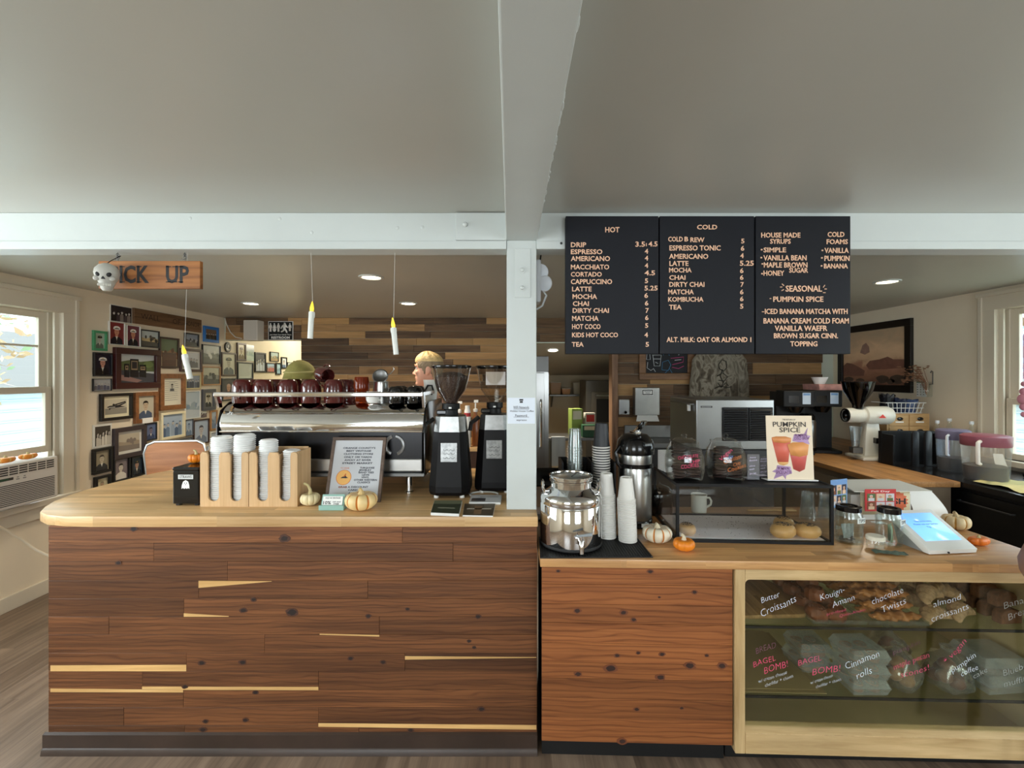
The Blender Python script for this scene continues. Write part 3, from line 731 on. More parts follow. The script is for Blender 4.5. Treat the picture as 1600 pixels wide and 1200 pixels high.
BW = [(176, 172, 162), (60, 60, 62), (160, 154, 146), (44, 44, 46)]
BLUE_REFL = [(168, 186, 206), (110, 132, 160), (150, 168, 190), (84, 104, 134)]  # print colours with the bluish window reflection painted in, for low frames
def yw(px): return F*(-XL)/(CX-px)
def frame(x0, x1, y0, y1, fr, bw, kind, pal, label, mat=None, mw=0, th=.02, seed=0):
    ya, yb = yw(x0), yw(x1); ym = (ya+yb)/2; pm = CX-F*(-XL)/ym
    z1, z0 = H-(y0-CY)*ym/F, H-(y1-CY)*ym/F
    w, h = yb-ya, z1-z0
    r = thing('framed_photograph', label, 'framed photo', (XL, ym, (z0+z1)/2), group='photographs on the wall of honor')
    b = bw*h if bw < 1 else bw
    if bw:
        mb = MB()
        for (u0, u1, v0, v1) in ((-w/2, w/2, h/2-b, h/2), (-w/2, w/2, -h/2, -h/2+b), (-w/2, -w/2+b, -h/2+b, h/2-b), (w/2-b, w/2, -h/2+b, h/2-b)):
            mb.box((.001, u0, v0), (th, u1, v1), FR[fr], .002)
        mb.build('frame', r)
    mb = MB(); mb.box((.001, -w/2+b*.6, -h/2+b*.6), (.008, w/2-b*.6, h/2-b*.6), FR[mat] if mat else FR['white']); bk = mb
    bk.build('mount' if mat or mw else 'backing', r)
    mb = MB(); mb.T = Matrix.Translation((.0085, 0, 0)); pw, ph = w-2*b-2*mw*h, h-2*b-2*mw*h
    photo(mb, kind, pw, ph, pal, seed or int(x0*7+y0)); mb.build('print', r, norm=False)
    return r
dk = (30, 26, 28)
sk = (204, 150, 122); skb = (186, 180, 170)
frame(171, 205, 478, 504, None, 0, 'group', [(40, 34, 40), (26, 24, 28), (70, 60, 66), (130, 120, 116)], 'dark group photo at the top left of the photo wall', th=.004, mw=.04)
frame(168, 193, 503, 539, 'white', .03, 'soldier', [(126, 46, 48), (30, 28, 40), (206, 140, 112), (238, 236, 230)], 'portrait of a marine in white cap on a red backdrop, left one')
frame(195.5, 217, 508.5, 541.5, 'white', .03, 'soldier', [(110, 56, 70), (28, 28, 40), (200, 138, 110), (238, 236, 230)], 'portrait of a marine in white cap, beside the framed beach photo')
frame(217, 247, 516, 543, 'black', .07, 'land', [(196, 206, 204), (206, 186, 140), (96, 92, 84), (70, 66, 60)], 'black framed colour photo of a person outdoors on sand')
frame(143, 165, 517, 548, 'green', .12, 'soldier', [(176, 196, 176), (110, 120, 108), (190, 190, 176), (60, 66, 60)], 'green bordered soldier portrait at the left edge of the wall')
frame(144, 173, 551, 588, 'black', .05, 'soldier', [(34, 30, 46), (20, 20, 28), (206, 150, 130), (236, 232, 226)], 'black framed navy officer portrait with a flag behind')
frame(143, 172, 591.5, 611, 'black', .05, 'group', [(176, 178, 180), (110, 108, 116), (90, 92, 110), (200, 196, 190)], 'small thin framed snapshot of people left of the big maroon frame', mat='white', mw=.03)
frame(175.5, 246, 545, 607, 'maroon', .15, 'memorial', [(200, 206, 206)], 'large maroon framed photo of a stone memorial', th=.035)
r = frame(247, 278, 527.5, 575, 'dkbrown', .06, 'land', [(106, 120, 90), (150, 110, 80), (190, 170, 140), (96, 60, 40)], 'dark walnut plaque with a small photo of a house')
mb = MB(); mb.box((.0105, -.098, -.165), (.013, .098, .0), WOOD('plaque_wood', (74, 44, 30), (104, 68, 46), 1, (3, 30, 30), .4)); mb.build('plaque_face', r)
frame(287, 309, 521, 542, 'black', .09, 'land', [(150, 160, 176), (90, 94, 104), (50, 50, 60), (170, 170, 176)], 'small black framed street photo under the carved sign')
frame(316.5, 340, 510.5, 535, 'blue', .18, 'group', [(120, 100, 80), (40, 36, 34), (70, 60, 50)], 'bright blue bordered photo at the top right of the wall')
frame(314.5, 343, 539, 569, 'black', .05, 'land', [(196, 200, 196), (120, 124, 120), (96, 98, 96), (220, 222, 216)], 'black framed grey harbour photo under the blue one')
frame(279.5, 314, 545, 581, 'maroon', .11, 'group', [(202, 206, 210), (90, 92, 98), (110, 112, 118)], 'maroon framed photo behind the hanging candle', mat='white', mw=.07)
r = thing('oval_plaque', 'small black oval emblem plaque on the photo wall', 'plaque', (XL, yw(355), H-(542.5-CY)*yw(355)/F), group='photographs on the wall of honor')
mb = MB(); mb.lathe([(0, 0), (.5, 0), (.5, .010), (.44, .016), (.40, .012), (0, .012)], FR['black'], n=28, ax=(1, 0, 0)); 
ob = mb.build('plaque', r); ob.scale = (1, .13, .13)
mb = MB(); mb.tube(arc((.013, 0, 0), .045, 0, 2*PI, 20, Y_, Z_), .004, FR['white'], 5); mb.sph((.014, .0, .01), (.004, .02, .024), FR['white'], 10, 6); mb.box((.012, -.02, -.036), (.016, .02, -.026), FR['white']); mb.build('emblem', r)
frame(369, 383, 536, 564, 'dkbrown', .10, 'soldier', [(216, 202, 168), (120, 100, 76), (150, 130, 104), (96, 84, 66)], 'narrow brown framed sepia portrait in the passage')
frame(383.5, 396, 539, 564, None, 0, 'land', [(196, 206, 214), (170, 190, 186), (200, 214, 204), (176, 186, 180)], 'pale unframed snapshot beside the narrow sepia portrait', th=.004)
frame(344.5, 367.5, 551, 587.5, 'dkbrown', .07, 'soldier', [(208, 204, 184), (84, 92, 98), (176, 168, 150), (76, 80, 82), (190, 190, 180)], 'brown framed portrait of a soldier in a peaked cap')
frame(369.5, 394, 566, 593, 'black', .08, 'doc', [(202, 206, 198), (9,)], 'black framed document of typed lines')
frame(247, 286.5, 584, 640, 'brown', .13, 'doc', [(226, 222, 204), (10,), 1], 'wide brown wooden frame holding a printed soldier biography', th=.03)
frame(287.5, 312, 585, 608, 'gold', .08, 'group', [(150, 160, 176), (70, 76, 92), (100, 108, 124)], 'gold edged group photo just under the hanging candle')
frame(314, 343, 572.5, 602, 'tan', .07, 'land', [(200, 200, 180), (150, 152, 144), (90, 92, 92), (70, 72, 74)], 'light brown framed grey photo of a standing figure')
frame(344.5, 367, 591, 626, 'black', .06, 'man', [(70, 66, 76), (190, 150, 130), (206, 160, 136), (206, 170, 150)], 'dark framed portrait of a bald man behind the cup rail')
frame(154, 204, 614.5, 656, 'black', .11, 'plane', [(206, 198, 176)], 'black framed sepia photo of a propeller aeroplane', mat='cream', mw=.11, th=.028)
r = frame(207.5, 243.5, 612.5, 660, 'brown', .13, 'man', [(196, 190, 170), (74, 88, 112), (196, 176, 150), (36, 34, 34)], 'brown wooden frame with a young soldier and name card', th=.03)
mb = MB(); mb.box((.02, -.065, -.155), (.032, .065, -.105), paper); lab(mb.build('name_card', r), 'white name card')
frame(287.5, 311, 611, 654, 'white', .02, 'land', [(176, 190, 200), (150, 166, 176), (186, 196, 204), (130, 150, 170)], 'pale grey pair of mounted snapshots in one frame')
frame(314, 334, 608, 641, 'grey', .16, 'soldier', [(206, 200, 180), (60, 62, 66), (170, 160, 146), (40, 40, 42)], 'grey wide framed soldier portrait beside the espresso machine', th=.03)
frame(312.5, 322, 642, 652, None, 0, 'land', [(230, 230, 224), (150, 140, 136), (110, 96, 100), (60, 50, 54)], 'tiny snapshot under the grey framed soldier', th=.003)
frame(327, 338, 641, 672, 'tan', .08, 'land', [(190, 206, 220), (150, 170, 190), (120, 140, 170), (176, 190, 206)], 'narrow tan framed photo at the left end of the espresso machine')
frame(144, 174, 662.5, 699, 'white', .09, 'group', [(70, 66, 60), (216, 210, 196), (196, 190, 176)], 'black and white snapshot of two men in pale uniforms', th=.006)
frame(174.5, 225, 666.5, 714, 'greyb', .14, 'land', [(190, 180, 160), (160, 146, 126), (130, 118, 108), (110, 104, 110)], 'large charcoal brown frame with a sepia ship photo', mat='white', mw=.09, th=.03)
frame(225.5, 243, 660.5, 688, 'black', .06, 'man', [(96, 110, 146), (60, 72, 104), (120, 112, 130), (50, 52, 70)], 'small blue toned portrait right of the sepia ship photo')
frame(248, 286, 643.5, 685, 'cream', .09, 'group', BLUE_REFL, 'cream framed group photo tinted with bluish window reflection above the wooden chair', th=.03)
frame(287.5, 300, 655, 681, 'grey', .05, 'man', BLUE_REFL, 'narrow portrait tinted with bluish window reflection right of the cream framed group')
frame(300.5, 325, 655, 694, 'dkbrown', .05, 'man', [(176, 192, 214), (120, 134, 160), (190, 186, 190), (90, 90, 100)], 'dark framed portrait of a man in a suit, tinted with bluish window reflection')  # blue of the reflected window is put into this palette
frame(142, 172, 700, 739, 'black', .10, 'man', [(150, 140, 116), (44, 42, 44), (196, 184, 160), (70, 64, 56)], 'black framed sepia marine portrait low at the left', th=.028)
frame(174, 200, 715, 751, 'black', .07, 'man', [(128, 116, 118), (222, 216, 204), (206, 196, 180), (50, 44, 44)], 'black framed portrait of a sailor in white', th=.028)
frame(202, 222.5, 712.5, 744, 'black', .08, 'soldier', [(44, 56, 70), (26, 30, 42), (176, 140, 120), (22, 24, 34)], 'black framed portrait of a man in a dark cap', th=.028)
frame(145, 170, 743, 776, 'black', .12, 'man', [(206, 196, 160), (130, 150, 110), (190, 160, 130), (150, 136, 110)], 'lowest black framed portrait at the left, half hidden by the counter', th=.028)
frame(223.5, 231, 712, 735, 'black', .08, 'man', [(150, 160, 176), (60, 70, 96), (170, 150, 140), (60, 50, 46)], 'narrow framed portrait just left of the wooden chair')
frame(262, 299, 686, 722, 'grey', .05, 'land', BLUE_REFL, 'framed photo tinted with bluish window reflection, half hidden behind the wooden chair')
frame(302, 325, 698, 728, 'white', .05, 'land', [(186, 204, 224), (150, 176, 206), (170, 190, 214), (196, 210, 226)], 'pale photo tinted with bluish window reflection under the man in a suit')  # palette carries the window's reflected blue
frame(326.5, 340, 674, 706, 'white', .06, 'man', [(196, 206, 222), (110, 116, 140), (180, 160, 156), (110, 100, 110)], 'white framed portrait behind the stack of lids')
frame(397, 414, 551, 582, 'black', .08, 'group', [(110, 110, 116), (206, 214, 226), (220, 224, 232)], 'tall black framed photo of a wedding couple in the passage')
frame(421, 434, 550, 565, 'black', .06, 'land', [(190, 206, 206), (130, 140, 124), (170, 150, 120), (196, 186, 160)], 'small framed field photo in the passage')
frame(415, 428.5, 567, 582, 'dkbrown', .09, 'group', [(180, 206, 230), (200, 110, 100), (176, 120, 110)], 'small framed colour photo of people on a beach in the passage')
frame(430, 438, 567, 585.5, 'black', .10, 'land', [(176, 206, 220), (130, 160, 176), (150, 180, 196), (190, 210, 220)], 'narrow black framed bluish photo low in the passage')
frame(438.5, 447, 558, 576, 'black', .10, 'man', [(216, 222, 226), (90, 110, 140), (180, 160, 150), (60, 60, 70)], 'narrow black framed portrait in the passage')
frame(448, 454.5, 566, 573.5, 'grey', .08, 'land', [(206, 212, 206), (160, 170, 160), (130, 140, 130), (180, 190, 180)], 'tiny grey framed photo far along the passage')
frame(458, 466.5, 564, 577, 'black', .10, 'land', [(220, 224, 222), (180, 186, 190), (160, 150, 150), (190, 190, 190)], 'farthest black framed photo in the passage, above the olive hat')
# carved sign
r = thing('carved_wall_sign', 'weathered board carved WALL OF HONOR on the photo wall', 'sign', (XL, (yw(206)+yw(312))/2, 2.258))
L = yw(312)-yw(206); mb = MB(); mb.box((.001, -L/2, -.074), (.024, L/2, .074), WOOD('weathered_board', (86, 62, 42), (142, 108, 76), 1, (2, 30, 30), .7), .004); mb.build('board', r)
mb = MB()
for t_, a, b in (("WALL", -.40, -.16), ("OF", .02, .13), ("HONOR", .20, .44)): mb.text(t_, (.0247, a, -.02), Y_, Z_, .052, M('carved_dark', (44, 28, 20), .8), w=(b-a), bold=-.005)
mb.build('lettering', r, norm=False)
# ------------------------------------------------------------------ things on the left counter (top at 1.058)
CT = 1.059
def pumpkin(label, loc, r, h, n, base, stripe=None, tilt=(0, 0, 0), name='pumpkin', stemc=(196, 180, 130), stem=1.0, squash=1.0):
    root = thing(name, label, 'pumpkin', loc, rot=tilt)
    mb = MB(); k = 12; prof = []
    for i in range(k+1):
        a = -PI/2+PI*i/k; dip = .22*math.exp(-((i-k)/2.2)**2)
        prof.append((max(r*math.cos(a)**.75 if i not in (0, k) else 0, 0), h/2+h/2*math.sin(a)-h*dip))
    N = n*12
    bm_ = M('pumpkin%d%d' % (base[0], base[2]), base, .42, var=(14, .08)); sm = M('stripe%d%d' % (stripe[0], stripe[1]), stripe, .45, var=(30, .15)) if stripe else None
    mb.lathe(prof, bm_, n=N, fn=lambda a, z, q: 1-.13*(1-abs(math.sin(n*a/2)))**2.0, mfn=(lambda q: sm if (q % 12) in (11, 0) else None) if stripe else None)
    if squash != 1:
        for v in mb.bm.verts: v.co.x *= squash
    mb.build('body', root, ang=80)
    z = h*.86; mb = MB(); s_ = r*.16
    mb.tube([(0, 0, z-h*.08), (.0, 0, z+r*.2*stem), (-r*.12*stem, 0, z+r*.42*stem), (-r*.32*stem, 0, z+r*.52*stem)], [s_*1.5, s_, s_*.8, s_*.9], M('stem%d' % stemc[0], stemc, .7, bump=(40, .3)), 7); mb.build('stem', root)
    return root
cream_p, orange_p = (232, 216, 172), (226, 128, 24)
pumpkin('small cream white pumpkin with curled stem in front of the lid holder', T(484.5, 789, CT), .046, .066, 9, cream_p, stem=2.0)
pumpkin('cream pumpkin with orange stripes beside the small teal card holder', T(564.5, 796, CT), .074, .090, 8, (236, 206, 146), (204, 122, 36), stemc=(206, 176, 120), stem=.45)
# straw box
r = thing('straw_box', 'black straw box with a white ghost sticker', 'box', (-1.556, 2.206, CT))
mb = MB(); mb.box((-.062, 0, .010), (.062, .235, .168), black_gloss, .004); mb.build('body', r)
mb = MB(); mb.box((-.064, -.003, .168), (.064, .238, .186), black_gloss, .006); mb.build('lid', r)
for a in (-.045, .045):
    for b in (.02, .21): mb = MB(); mb.box((a-.01, b-.01, 0), (a+.01, b+.01, .012), black_matte, .002); mb.build('foot', r)
mb = MB(); mb.cyl((-.062, .02, .05), (-.072, .02, .05), .004, black_gloss, n=10); mb.build('knob', r)
mb = MB(); mb.box((-.036, -.0008, .129), (.036, 0, .150), M('label_tape', (206, 208, 206), .4)); mb.text('STRAWS', (0, -.0012, .134), X_, Z_, .012, ink, w=.058, al='C', bold=.01); lab(mb.build('name_label', r, norm=False), 'white label lettered STRAWS')
mb = MB(); g = [(-.020, .082), (-.018, .10), (-.012, .117), (0, .124), (.012, .117), (.017, .10), (.018, .082), (.012, .087), (.006, .082), (0, .087), (-.006, .082), (-.013, .087)]
mb.prism([(x, -.0008, z) for x, z in g], (0, .0008, 0), paper)
for s_ in (-1, 1): mb.sph((s_*.005, -.001, .110), (.0022, .0006, .003), ink, 10, 6)
mb.sph((0, -.001, .103), (.003, .0006, .0016), ink, 10, 6); mb.build('ghost_sticker', r)
pumpkin('small orange pumpkin sitting on the black straw box', (-1.580, 2.315, CT+.187), .036, .052, 8, orange_p)
# lid holders
def holder(x0, label):
    r = thing('lid_holder', label, 'lid holder', (x0, 2.194, CT), group='bamboo lid holders')
    W, h, D, t = .230, .26, .15, .010
    mb = MB(); out = [(0, 0), (W, 0), (W, h-.012), (W-.004, h-.004), (W-.014, h), (W-.020, h), (W-.030, h-.004)]
    def slot(c, w2):
        return [(c+w2, h-.02)]+[(c+w2*math.cos(a), .05+.024*math.sin(a)) for a in [-PI*i/10 for i in range(11)]]+[(c-w2, h-.02)]
    cs = (.063, .170); w2 = .0265
    out += slot(cs[1], w2)+[(cs[1]-w2-.008, h-.002), (cs[0]+w2+.008, h-.002)]+slot(cs[0], w2)+[(cs[0]-w2-.006, h-.002), (.01, h), (0, h-.01)]
    mb.prism([(x, 0, z) for x, z in out], (0, t, 0), bamboo); mb.build('front_panel', r)
    for nm, a, b in (('side_panel', (0, t, 0), (t, D, h)), ('side_panel', (W-t, t, 0), (W, D, h)), ('divider', (W/2-.004, t, 0), (W/2+.004, D-t, h-.02)), ('back_panel', (t, D-t, 0), (W-t, D, h+.006)), ('base', (t, t, 0), (W-t, D-t, .012))):
        mb = MB(); mb.box(a, b, bamboo, .002); mb.build(nm, r)
    return r
holder(-1.479, 'bamboo lid holder next to the black straw box')
holder(-1.246, 'bamboo lid holder nearer the framed sign')
lidm = M('white_lid_plastic', (246, 246, 244), .35)
lids = [None]*4
def lid_mesh(rad):
    mb = MB(); mb.lathe([(rad, 0), (rad+.0015, .002), (rad, .004), (rad-.003, .0055), (rad-.006, .010), (rad-.010, .012), (rad-.014, .0095), (0, .0095)], lidm, n=22); return mb
proto = {}
SL = ['white lid in the leftmost stack, by the straw box', 'white lid in the second stack of the left holder', 'white lid in the third stack from the straw box', 'white lid in the shortest stack, nearest the small pumpkin']
for si, (cx, n, rad, tz) in enumerate(((-1.479+.060, 32, .048, .0098), (-1.479+.172, 33, .048, .0098), (-1.246+.060, 32, .0425, .0093), (-1.246+.172, 26, .0425, .0095))):
    R_ = random.Random(si)
    for k in range(n):
        jx, jy = R_.uniform(-.0012, .0012)+(k/n)*.004*(1, 1, -.5, 1)[si], R_.uniform(-.001, .001)
        if si > 1: jx += .003*math.sin(k*.35+si*2)
        loc = (cx+jx, 2.194+.063+jy, CT+.0125+k*tz)
        rot = (R_.uniform(-.02, .02), .02*si*math.sin(k*.3), 0)
        if rad not in proto:
            o = lid_mesh(rad).build('coffee_cup_cover'); o.location = loc; proto[rad] = o; tag(o, SL[si], 'cup lid', 'stacked white lids'); o.rotation_euler = rot
        else:
            c = proto[rad].copy(); COL.objects.link(c); c.location = loc; c.rotation_euler = rot; c['label'] = SL[si]
# framed sign
r = thing('framed_sign', 'brown framed vintage store sign leaning before the espresso machine', 'sign', ((550-CX)*2.27/F, 2.27, CT+.002), rot=(-math.radians(20.5), 0, 0))
W, h = .276, .325
mb = MB(); fw = WOOD('taupe_frame', (84, 68, 58), (124, 104, 92), 0, (3, 30, 30), .5)
for (a, b) in (((-W/2, 0, 0), (W/2, .018, .016)), ((-W/2, 0, h-.016), (W/2, .018, h)), ((-W/2, 0, .016), (-W/2+.016, .018, h-.016)), ((W/2-.016, 0, .016), (W/2, .018, h-.016))): mb.box(a, b, fw, .002)
mb.build('frame', r)
mb = MB(); mb.box((-W/2+.012, .006, .012), (W/2-.012, .012, h-.012), M('sign_paper', (196, 198, 202), .3)); mb.build('sheet', r)
mb = MB()
def sx(px): return (px-560)/85*W*1.0
lines = [("ORANGE COUNTY'S", 320, 805, 205), ("BEST VINTAGE", 370, 740, 252), ("CLOTHING STORE", 330, 770, 300), ("ONLY 100 YARDS", 335, 750, 350), ("AWAY AT RIVER", 340, 740, 398), ("STREET MARKET", 310, 760, 447),
         ("TURQUOISE", 570, 785, 520), ("JEWELRY", 555, 740, 557), ("BAND TEES", 550, 775, 592), ("LEVIS", 600, 710, 630), ("VINYL", 590, 705, 668), ("OTHER WESTERN", 480, 820, 708), ("CLASSICS", 530, 720, 745),
         ("GRAB A DISCOUNT", 258, 695, 815), ("CARD", 400, 540, 860), ("AND", 402, 512, 908), ("COME", 430, 550, 955)]
k = W/805.; kz = h/1010.
for t_, a, b, y in lines:
    # undo the slant that leaning gives in the photograph
    cx_ = ((a+b)/2-(570-.105*(y-40)))*k*1.02
    mb.text(t_, (cx_, .0055, h-(y-35)*kz-.005), X_, Z_, .0082, M('sign_ink', (50, 54, 66), .6), w=(b-a)*k*1.0, al='C', bold=.035)
mb.build('lettering', r, norm=False)
mb = MB(); c = (-.058, .0056, h-.205); og = M('ochre_print', (232, 176, 96), .5); rd = M('orange_print', (214, 116, 66), .5)
mb.lathe([(0, 0), (.037, 0)], og, c, 30, ax=(0, -1, 0)); mb.tube(arc((c[0], .0056, c[2]), .037, 0, 2*PI, 30)[:-1], .0012, rd, 5, True)
for pts, m in (([(-.016, -.004), (-.006, .004), (.004, .004), (.008, .012), (.012, .004), (.022, -.002), (.01, -.004), (0, -.003)], M('sign_ink', (50, 54, 66), .6)), ([(-.002, .004), (.006, .018), (.01, .02), (.01, .006)], rd)):
    mb.prism([(c[0]+x, .0054, c[2]+z) for x, z in pts], (0, -.0006, 0), m)
mb.text('VINTAGE', (c[0], .0055, c[2]-.052), X_, Z_, .007, rd, w=.044, al='C'); mb.text('TO RIDE', (c[0], .0055, c[2]+.043), X_, Z_, .007, rd, w=.044, al='C')
mb.build('emblem', r, norm=False)
mb = MB(); mb.prism([(-.03, .018, .22), (.03, .018, .22), (.04, .09, .034), (-.04, .09, .034)], (0, .004, 0), dark_grey); mb.build('easel_back', r)
# teal card holder
r = thing('card_holder', 'small teal card holder with a 10% OFF discount card', 'card holder', ((519-CX)*2.145/F, 2.145, CT))
teal = M('teal_plastic', (142, 182, 170), .45)
mb = MB(); mb.box((-.058, -.012, 0), (.058, .03, .006), teal, .002); mb.box((-.058, -.014, 0), (.058, -.008, .024), teal, .002); mb.prism([(-.055, .0, .006), (.055, .0, .006), (.052, .022, .066), (-.052, .022, .066)], (0, .004, -.001), teal); mb.build('stand', r)
mb = MB(); mb.T = Matrix.Translation((0, -.004, .010)) @ Matrix.Rotation(-.34, 4, 'X')
mb.box((-.046, 0, 0), (.046, .0012, .052), paper, 0)
for t_, x, z, hh, w_ in (("OLD 44 VINTAGE", 0, .041, .0065, .07), ("10%", -.025, .016, .014, .036), ("OFF ANY", .02, .0235, .006, .040), ("ITEM", .018, .0145, .006, .024)): mb.text(t_, (x, -.0004, z), X_, Z_, hh, ink, w=w_, al='C', bold=.02)
mb.build('card', r, norm=False)
# business cards lying on the counter
def cards(label, q, cols, n=9):
    pts = [T(px, py, CT) for px, py in q]; c = sum(pts, Vector())/4
    r = thing('business_card_stack', label, 'card stack', c, group='stacks of cards on the counter')
    mb = MB(); R = random.Random(int(c.x*99))
    for k in range(n):
        d = Vector((R.uniform(-.0015, .0015), R.uniform(-.002, .001), k*.0012)); mb.prism([p-c+d for p in pts], (0, 0, .001), paper)
    mb.build('cards', r)
    mb = MB(); z = n*.0012+.0003
    def at(u, v): a = pts[0].lerp(pts[3], u); b = pts[1].lerp(pts[2], u); return a.lerp(b, v)-c+Vector((0, 0, z))
    mb.prism([at(0, 0), at(1, 0), at(1, 1), at(0, 1)], (0, 0, .0004), M('card_'+str(cols[0]), cols[0], .3))
    for (u0, u1, v0, v1, cc) in cols[1]: mb.prism([at(u0, v0)+Vector((0, 0, .0004)), at(u1, v0)+Vector((0, 0, .0004)), at(u1, v1)+Vector((0, 0, .0004)), at(u0, v1)+Vector((0, 0, .0004))], (0, 0, .0002), M('card_'+str(cc), cc, .3))
    mb.build('printed_face', r)
cards('stack of dark green and white cards nearest the counter edge, left one', [(673, 805), (679, 786), (722, 786), (717, 807)], ((58, 64, 44), [(0, 1, .72, 1, (120, 124, 96)), (.2, .8, .35, .42, (150, 150, 130))]), 10)
cards('stack of brown photo cards in front of the white column', [(723, 807), (726, 789), (774, 789), (770, 808)], ((86, 74, 58), [(.35, .6, .1, .8, (130, 104, 78)), (.1, .9, .5, .58, (196, 190, 176)), (.65, 1, .6, 1, (110, 100, 86))]), 5)
cards('stack of white cards with a dark picture beside the rear grinder', [(733, 788.5), (737, 776.5), (784, 777), (782, 788.5)], ((206, 206, 206), [(.05, .5, .15, .55, (70, 66, 66)), (.3, .9, .7, .76, (120, 120, 120))]), 9)

# ------------------------------------------------------------------ espresso machine
MX, MY = -.998, 2.43
r = thing('espresso_machine', 'wide chrome espresso machine with a cup rail on the counter', 'espresso machine', (MX, MY, CT))
hw = .541
t = NT('perforated_panel'); tc = t.n('TexCoord').outputs['Object']; sp = t.n('SeparateXYZ', None, Vector=tc)
wx = t.math('SINE', t.math('MULTIPLY', t.math('ADD', sp.outputs[0], sp.outputs[2]), 430.0)); wz = t.math('SINE', t.math('MULTIPLY', t.math('SUBTRACT', sp.outputs[0], sp.outputs[2]), 430.0))
hole = t.math('GREATER_THAN', t.math('MULTIPLY', wx, wz), .25)
perf = t.fin(t.n('BsdfPrincipled', None, Base_Color=t.mix(hole, lin((44, 44, 46)), (.006, .006, .006)), Metallic=t.math('SUBTRACT', 1.0, hole), Roughness=.25).outputs[0])
mb = MB(); mb.box((-hw+.02, .015, .105), (hw-.02, .58, .40), near_black, .004); mb.build('body', r)
mb = MB(); mb.box((-hw+.012, .004, .185), (hw-.012, .018, .335), perf); mb.build('perforated_panel', r)
mb = MB(); prof = [(0, .333), (-.004, .355)]+[(.125-.129*math.cos(a), .35+.125*math.sin(a)) for a in [i*PI/2/10 for i in range(1, 11)]]+[(.56, .475), (.56, .333)]
mb.prism([(-hw+.004, y, z) for y, z in prof], (2*hw-.008, 0, 0), chrome, bev=.004); mb.build('hood', r)
for s_ in (-1, 1):
    mb = MB(); x = s_*hw
    mb.prism([(x, y, z) for y, z in ((-.006, .10), (-.012, .36), (.02, .44), (.10, .482), (.585, .482), (.59, .10))], (s_*.007, 0, 0), black_gloss, bev=.001); mb.build('side_panel', r)
mb = MB(); mb.box((-hw+.002, -.004, .326), (hw-.002, .006, .334), chrome, .002); mb.build('chrome_strip', r)
mb = MB(); mb.box((-hw+.01, -.004, .118), (hw-.01, .02, .186), steel, .006); mb.build('drip_tray_front', r)
mb = MB(); mb.box((-hw-.004, -.012, .092), (hw+.004, .58, .112), dull_steel, .004); mb.build('chassis', r)
for s_ in (-1, 1):
    for y in (.03, .50):
        mb = MB(); mb.lathe([(0, 0), (.024, 0), (.024, .008), (.018, .012), (.018, .094), (0, .094)], chrome, (s_*.455, y, 0), 18); mb.build('leg', r)
mb = MB(); rl = [(-hw-.006, .30, .515), (-hw-.006, -.02, .525)]
mb.box((-hw-.012, -.032, .514), (hw+.002, -.010, .538), chrome, .006); mb.build('cup_rail', r)
for x in (-hw-.006, hw-.004):
    mb = MB(); mb.prism([(x-.006, -.03, .538), (x-.006, .005, .455), (x-.006, .03, .455), (x-.006, .02, .52), (x-.006, .40, .52), (x-.006, .40, .538)], (.012, 0, 0), chrome); mb.build('rail_bracket', r)
mb = MB(); em = M('grey_print', (150, 150, 150), .3, .6)
for a0, a1 in ((.5*PI+.25, 1.5*PI-.4), (-.5*PI+.35, .5*PI-.15)): mb.tube(arc((.385, .002, .257), .047, a0, a1, 20), .010, em, 6)
mb.build('emblem', r)
mb = MB(); s0 = Vector((-.505, .012, .425)); mb.tube([s0+Vector((0, 0, -.004)), s0+Vector((.012, 0, -.001)), s0+Vector((.014, 0, .012)), s0+Vector((.02, 0, .002)), s0+Vector((.03, 0, .003))], .0016, paper, 5); mb.build('script_badge', r)
# cups on the machine
TOPZ = CT+.476
maroon = M('maroon_glaze', (80, 27, 25), .10, coat=.6); blackg = M('black_glaze', (14, 14, 15), .08, coat=.6)
def mug(name, label, loc, m, R, h, group, rot=(PI, 0, 0), handle=0):
    root = thing(name, label, 'cup', loc, group=group, rot=rot)
    mb = MB(); mb.lathe([(0, .004), (R*.58, .004), (R*.61, 0), (R*.68, .002), (R*.84, h*.10), (R*.97, h*.30), (R, h*.55), (R*.97, h*.85), (R*.92, h), (R*.88, h), (R*.90, h*.8), (R*.92, h*.6), (R*.6, h*.14), (0, h*.10)], m, n=32); mb.build('bowl', root)
    mb = MB(); a = handle; mb.tube([(Vector((math.cos(a), math.sin(a), 0))*q+Vector((0, 0, z))) for q, z in ((R*.96, h*.78), (R*1.22, h*.82), (R*1.42, h*.66), (R*1.36, h*.42), (R*1.15, h*.28), (R*.88, h*.30))], R*.09, m, 8); mb.build('handle', root)
    return root
def cx(px, Y): return (px-CX)*Y/F
g = 'cups on the espresso machine'
Mh = .128
first = mug('coffee_mug', 'upturned maroon mug at the left end of the front row', (cx(379, 2.53), 2.53, TOPZ+Mh), maroon, .0545, Mh, g, handle=1.3)
for px, Y, l, hz in ((411.5, 2.53, 'upturned maroon mug second from the left in the front row', .9), (450, 2.53, 'upturned maroon mug in the middle of the front row', 1.2), (486, 2.53, 'upturned maroon mug fourth from the left in the front row', 1.5), (522, 2.53, 'upturned maroon mug at the right end of the front row', .5),
                     (430, 2.66, 'upturned maroon mug behind the second and middle front mugs', 1.2), (541, 2.64, 'upturned maroon mug behind the right end of the front row', 2.2), (400, 2.66, 'upturned maroon mug behind the first and second front mugs', 1.8)):
    dup(first, (cx(px, Y), Y, TOPZ+Mh), label=l, rot=(PI, 0, hz-1))
for px, l in ((459, 'upturned maroon mug under the olive hat, left one'), (486, 'upturned maroon mug under the olive hat, right one')): dup(first, (cx(px, 2.80), 2.80, TOPZ+Mh), label=l, rot=(PI, 0, 1.6))
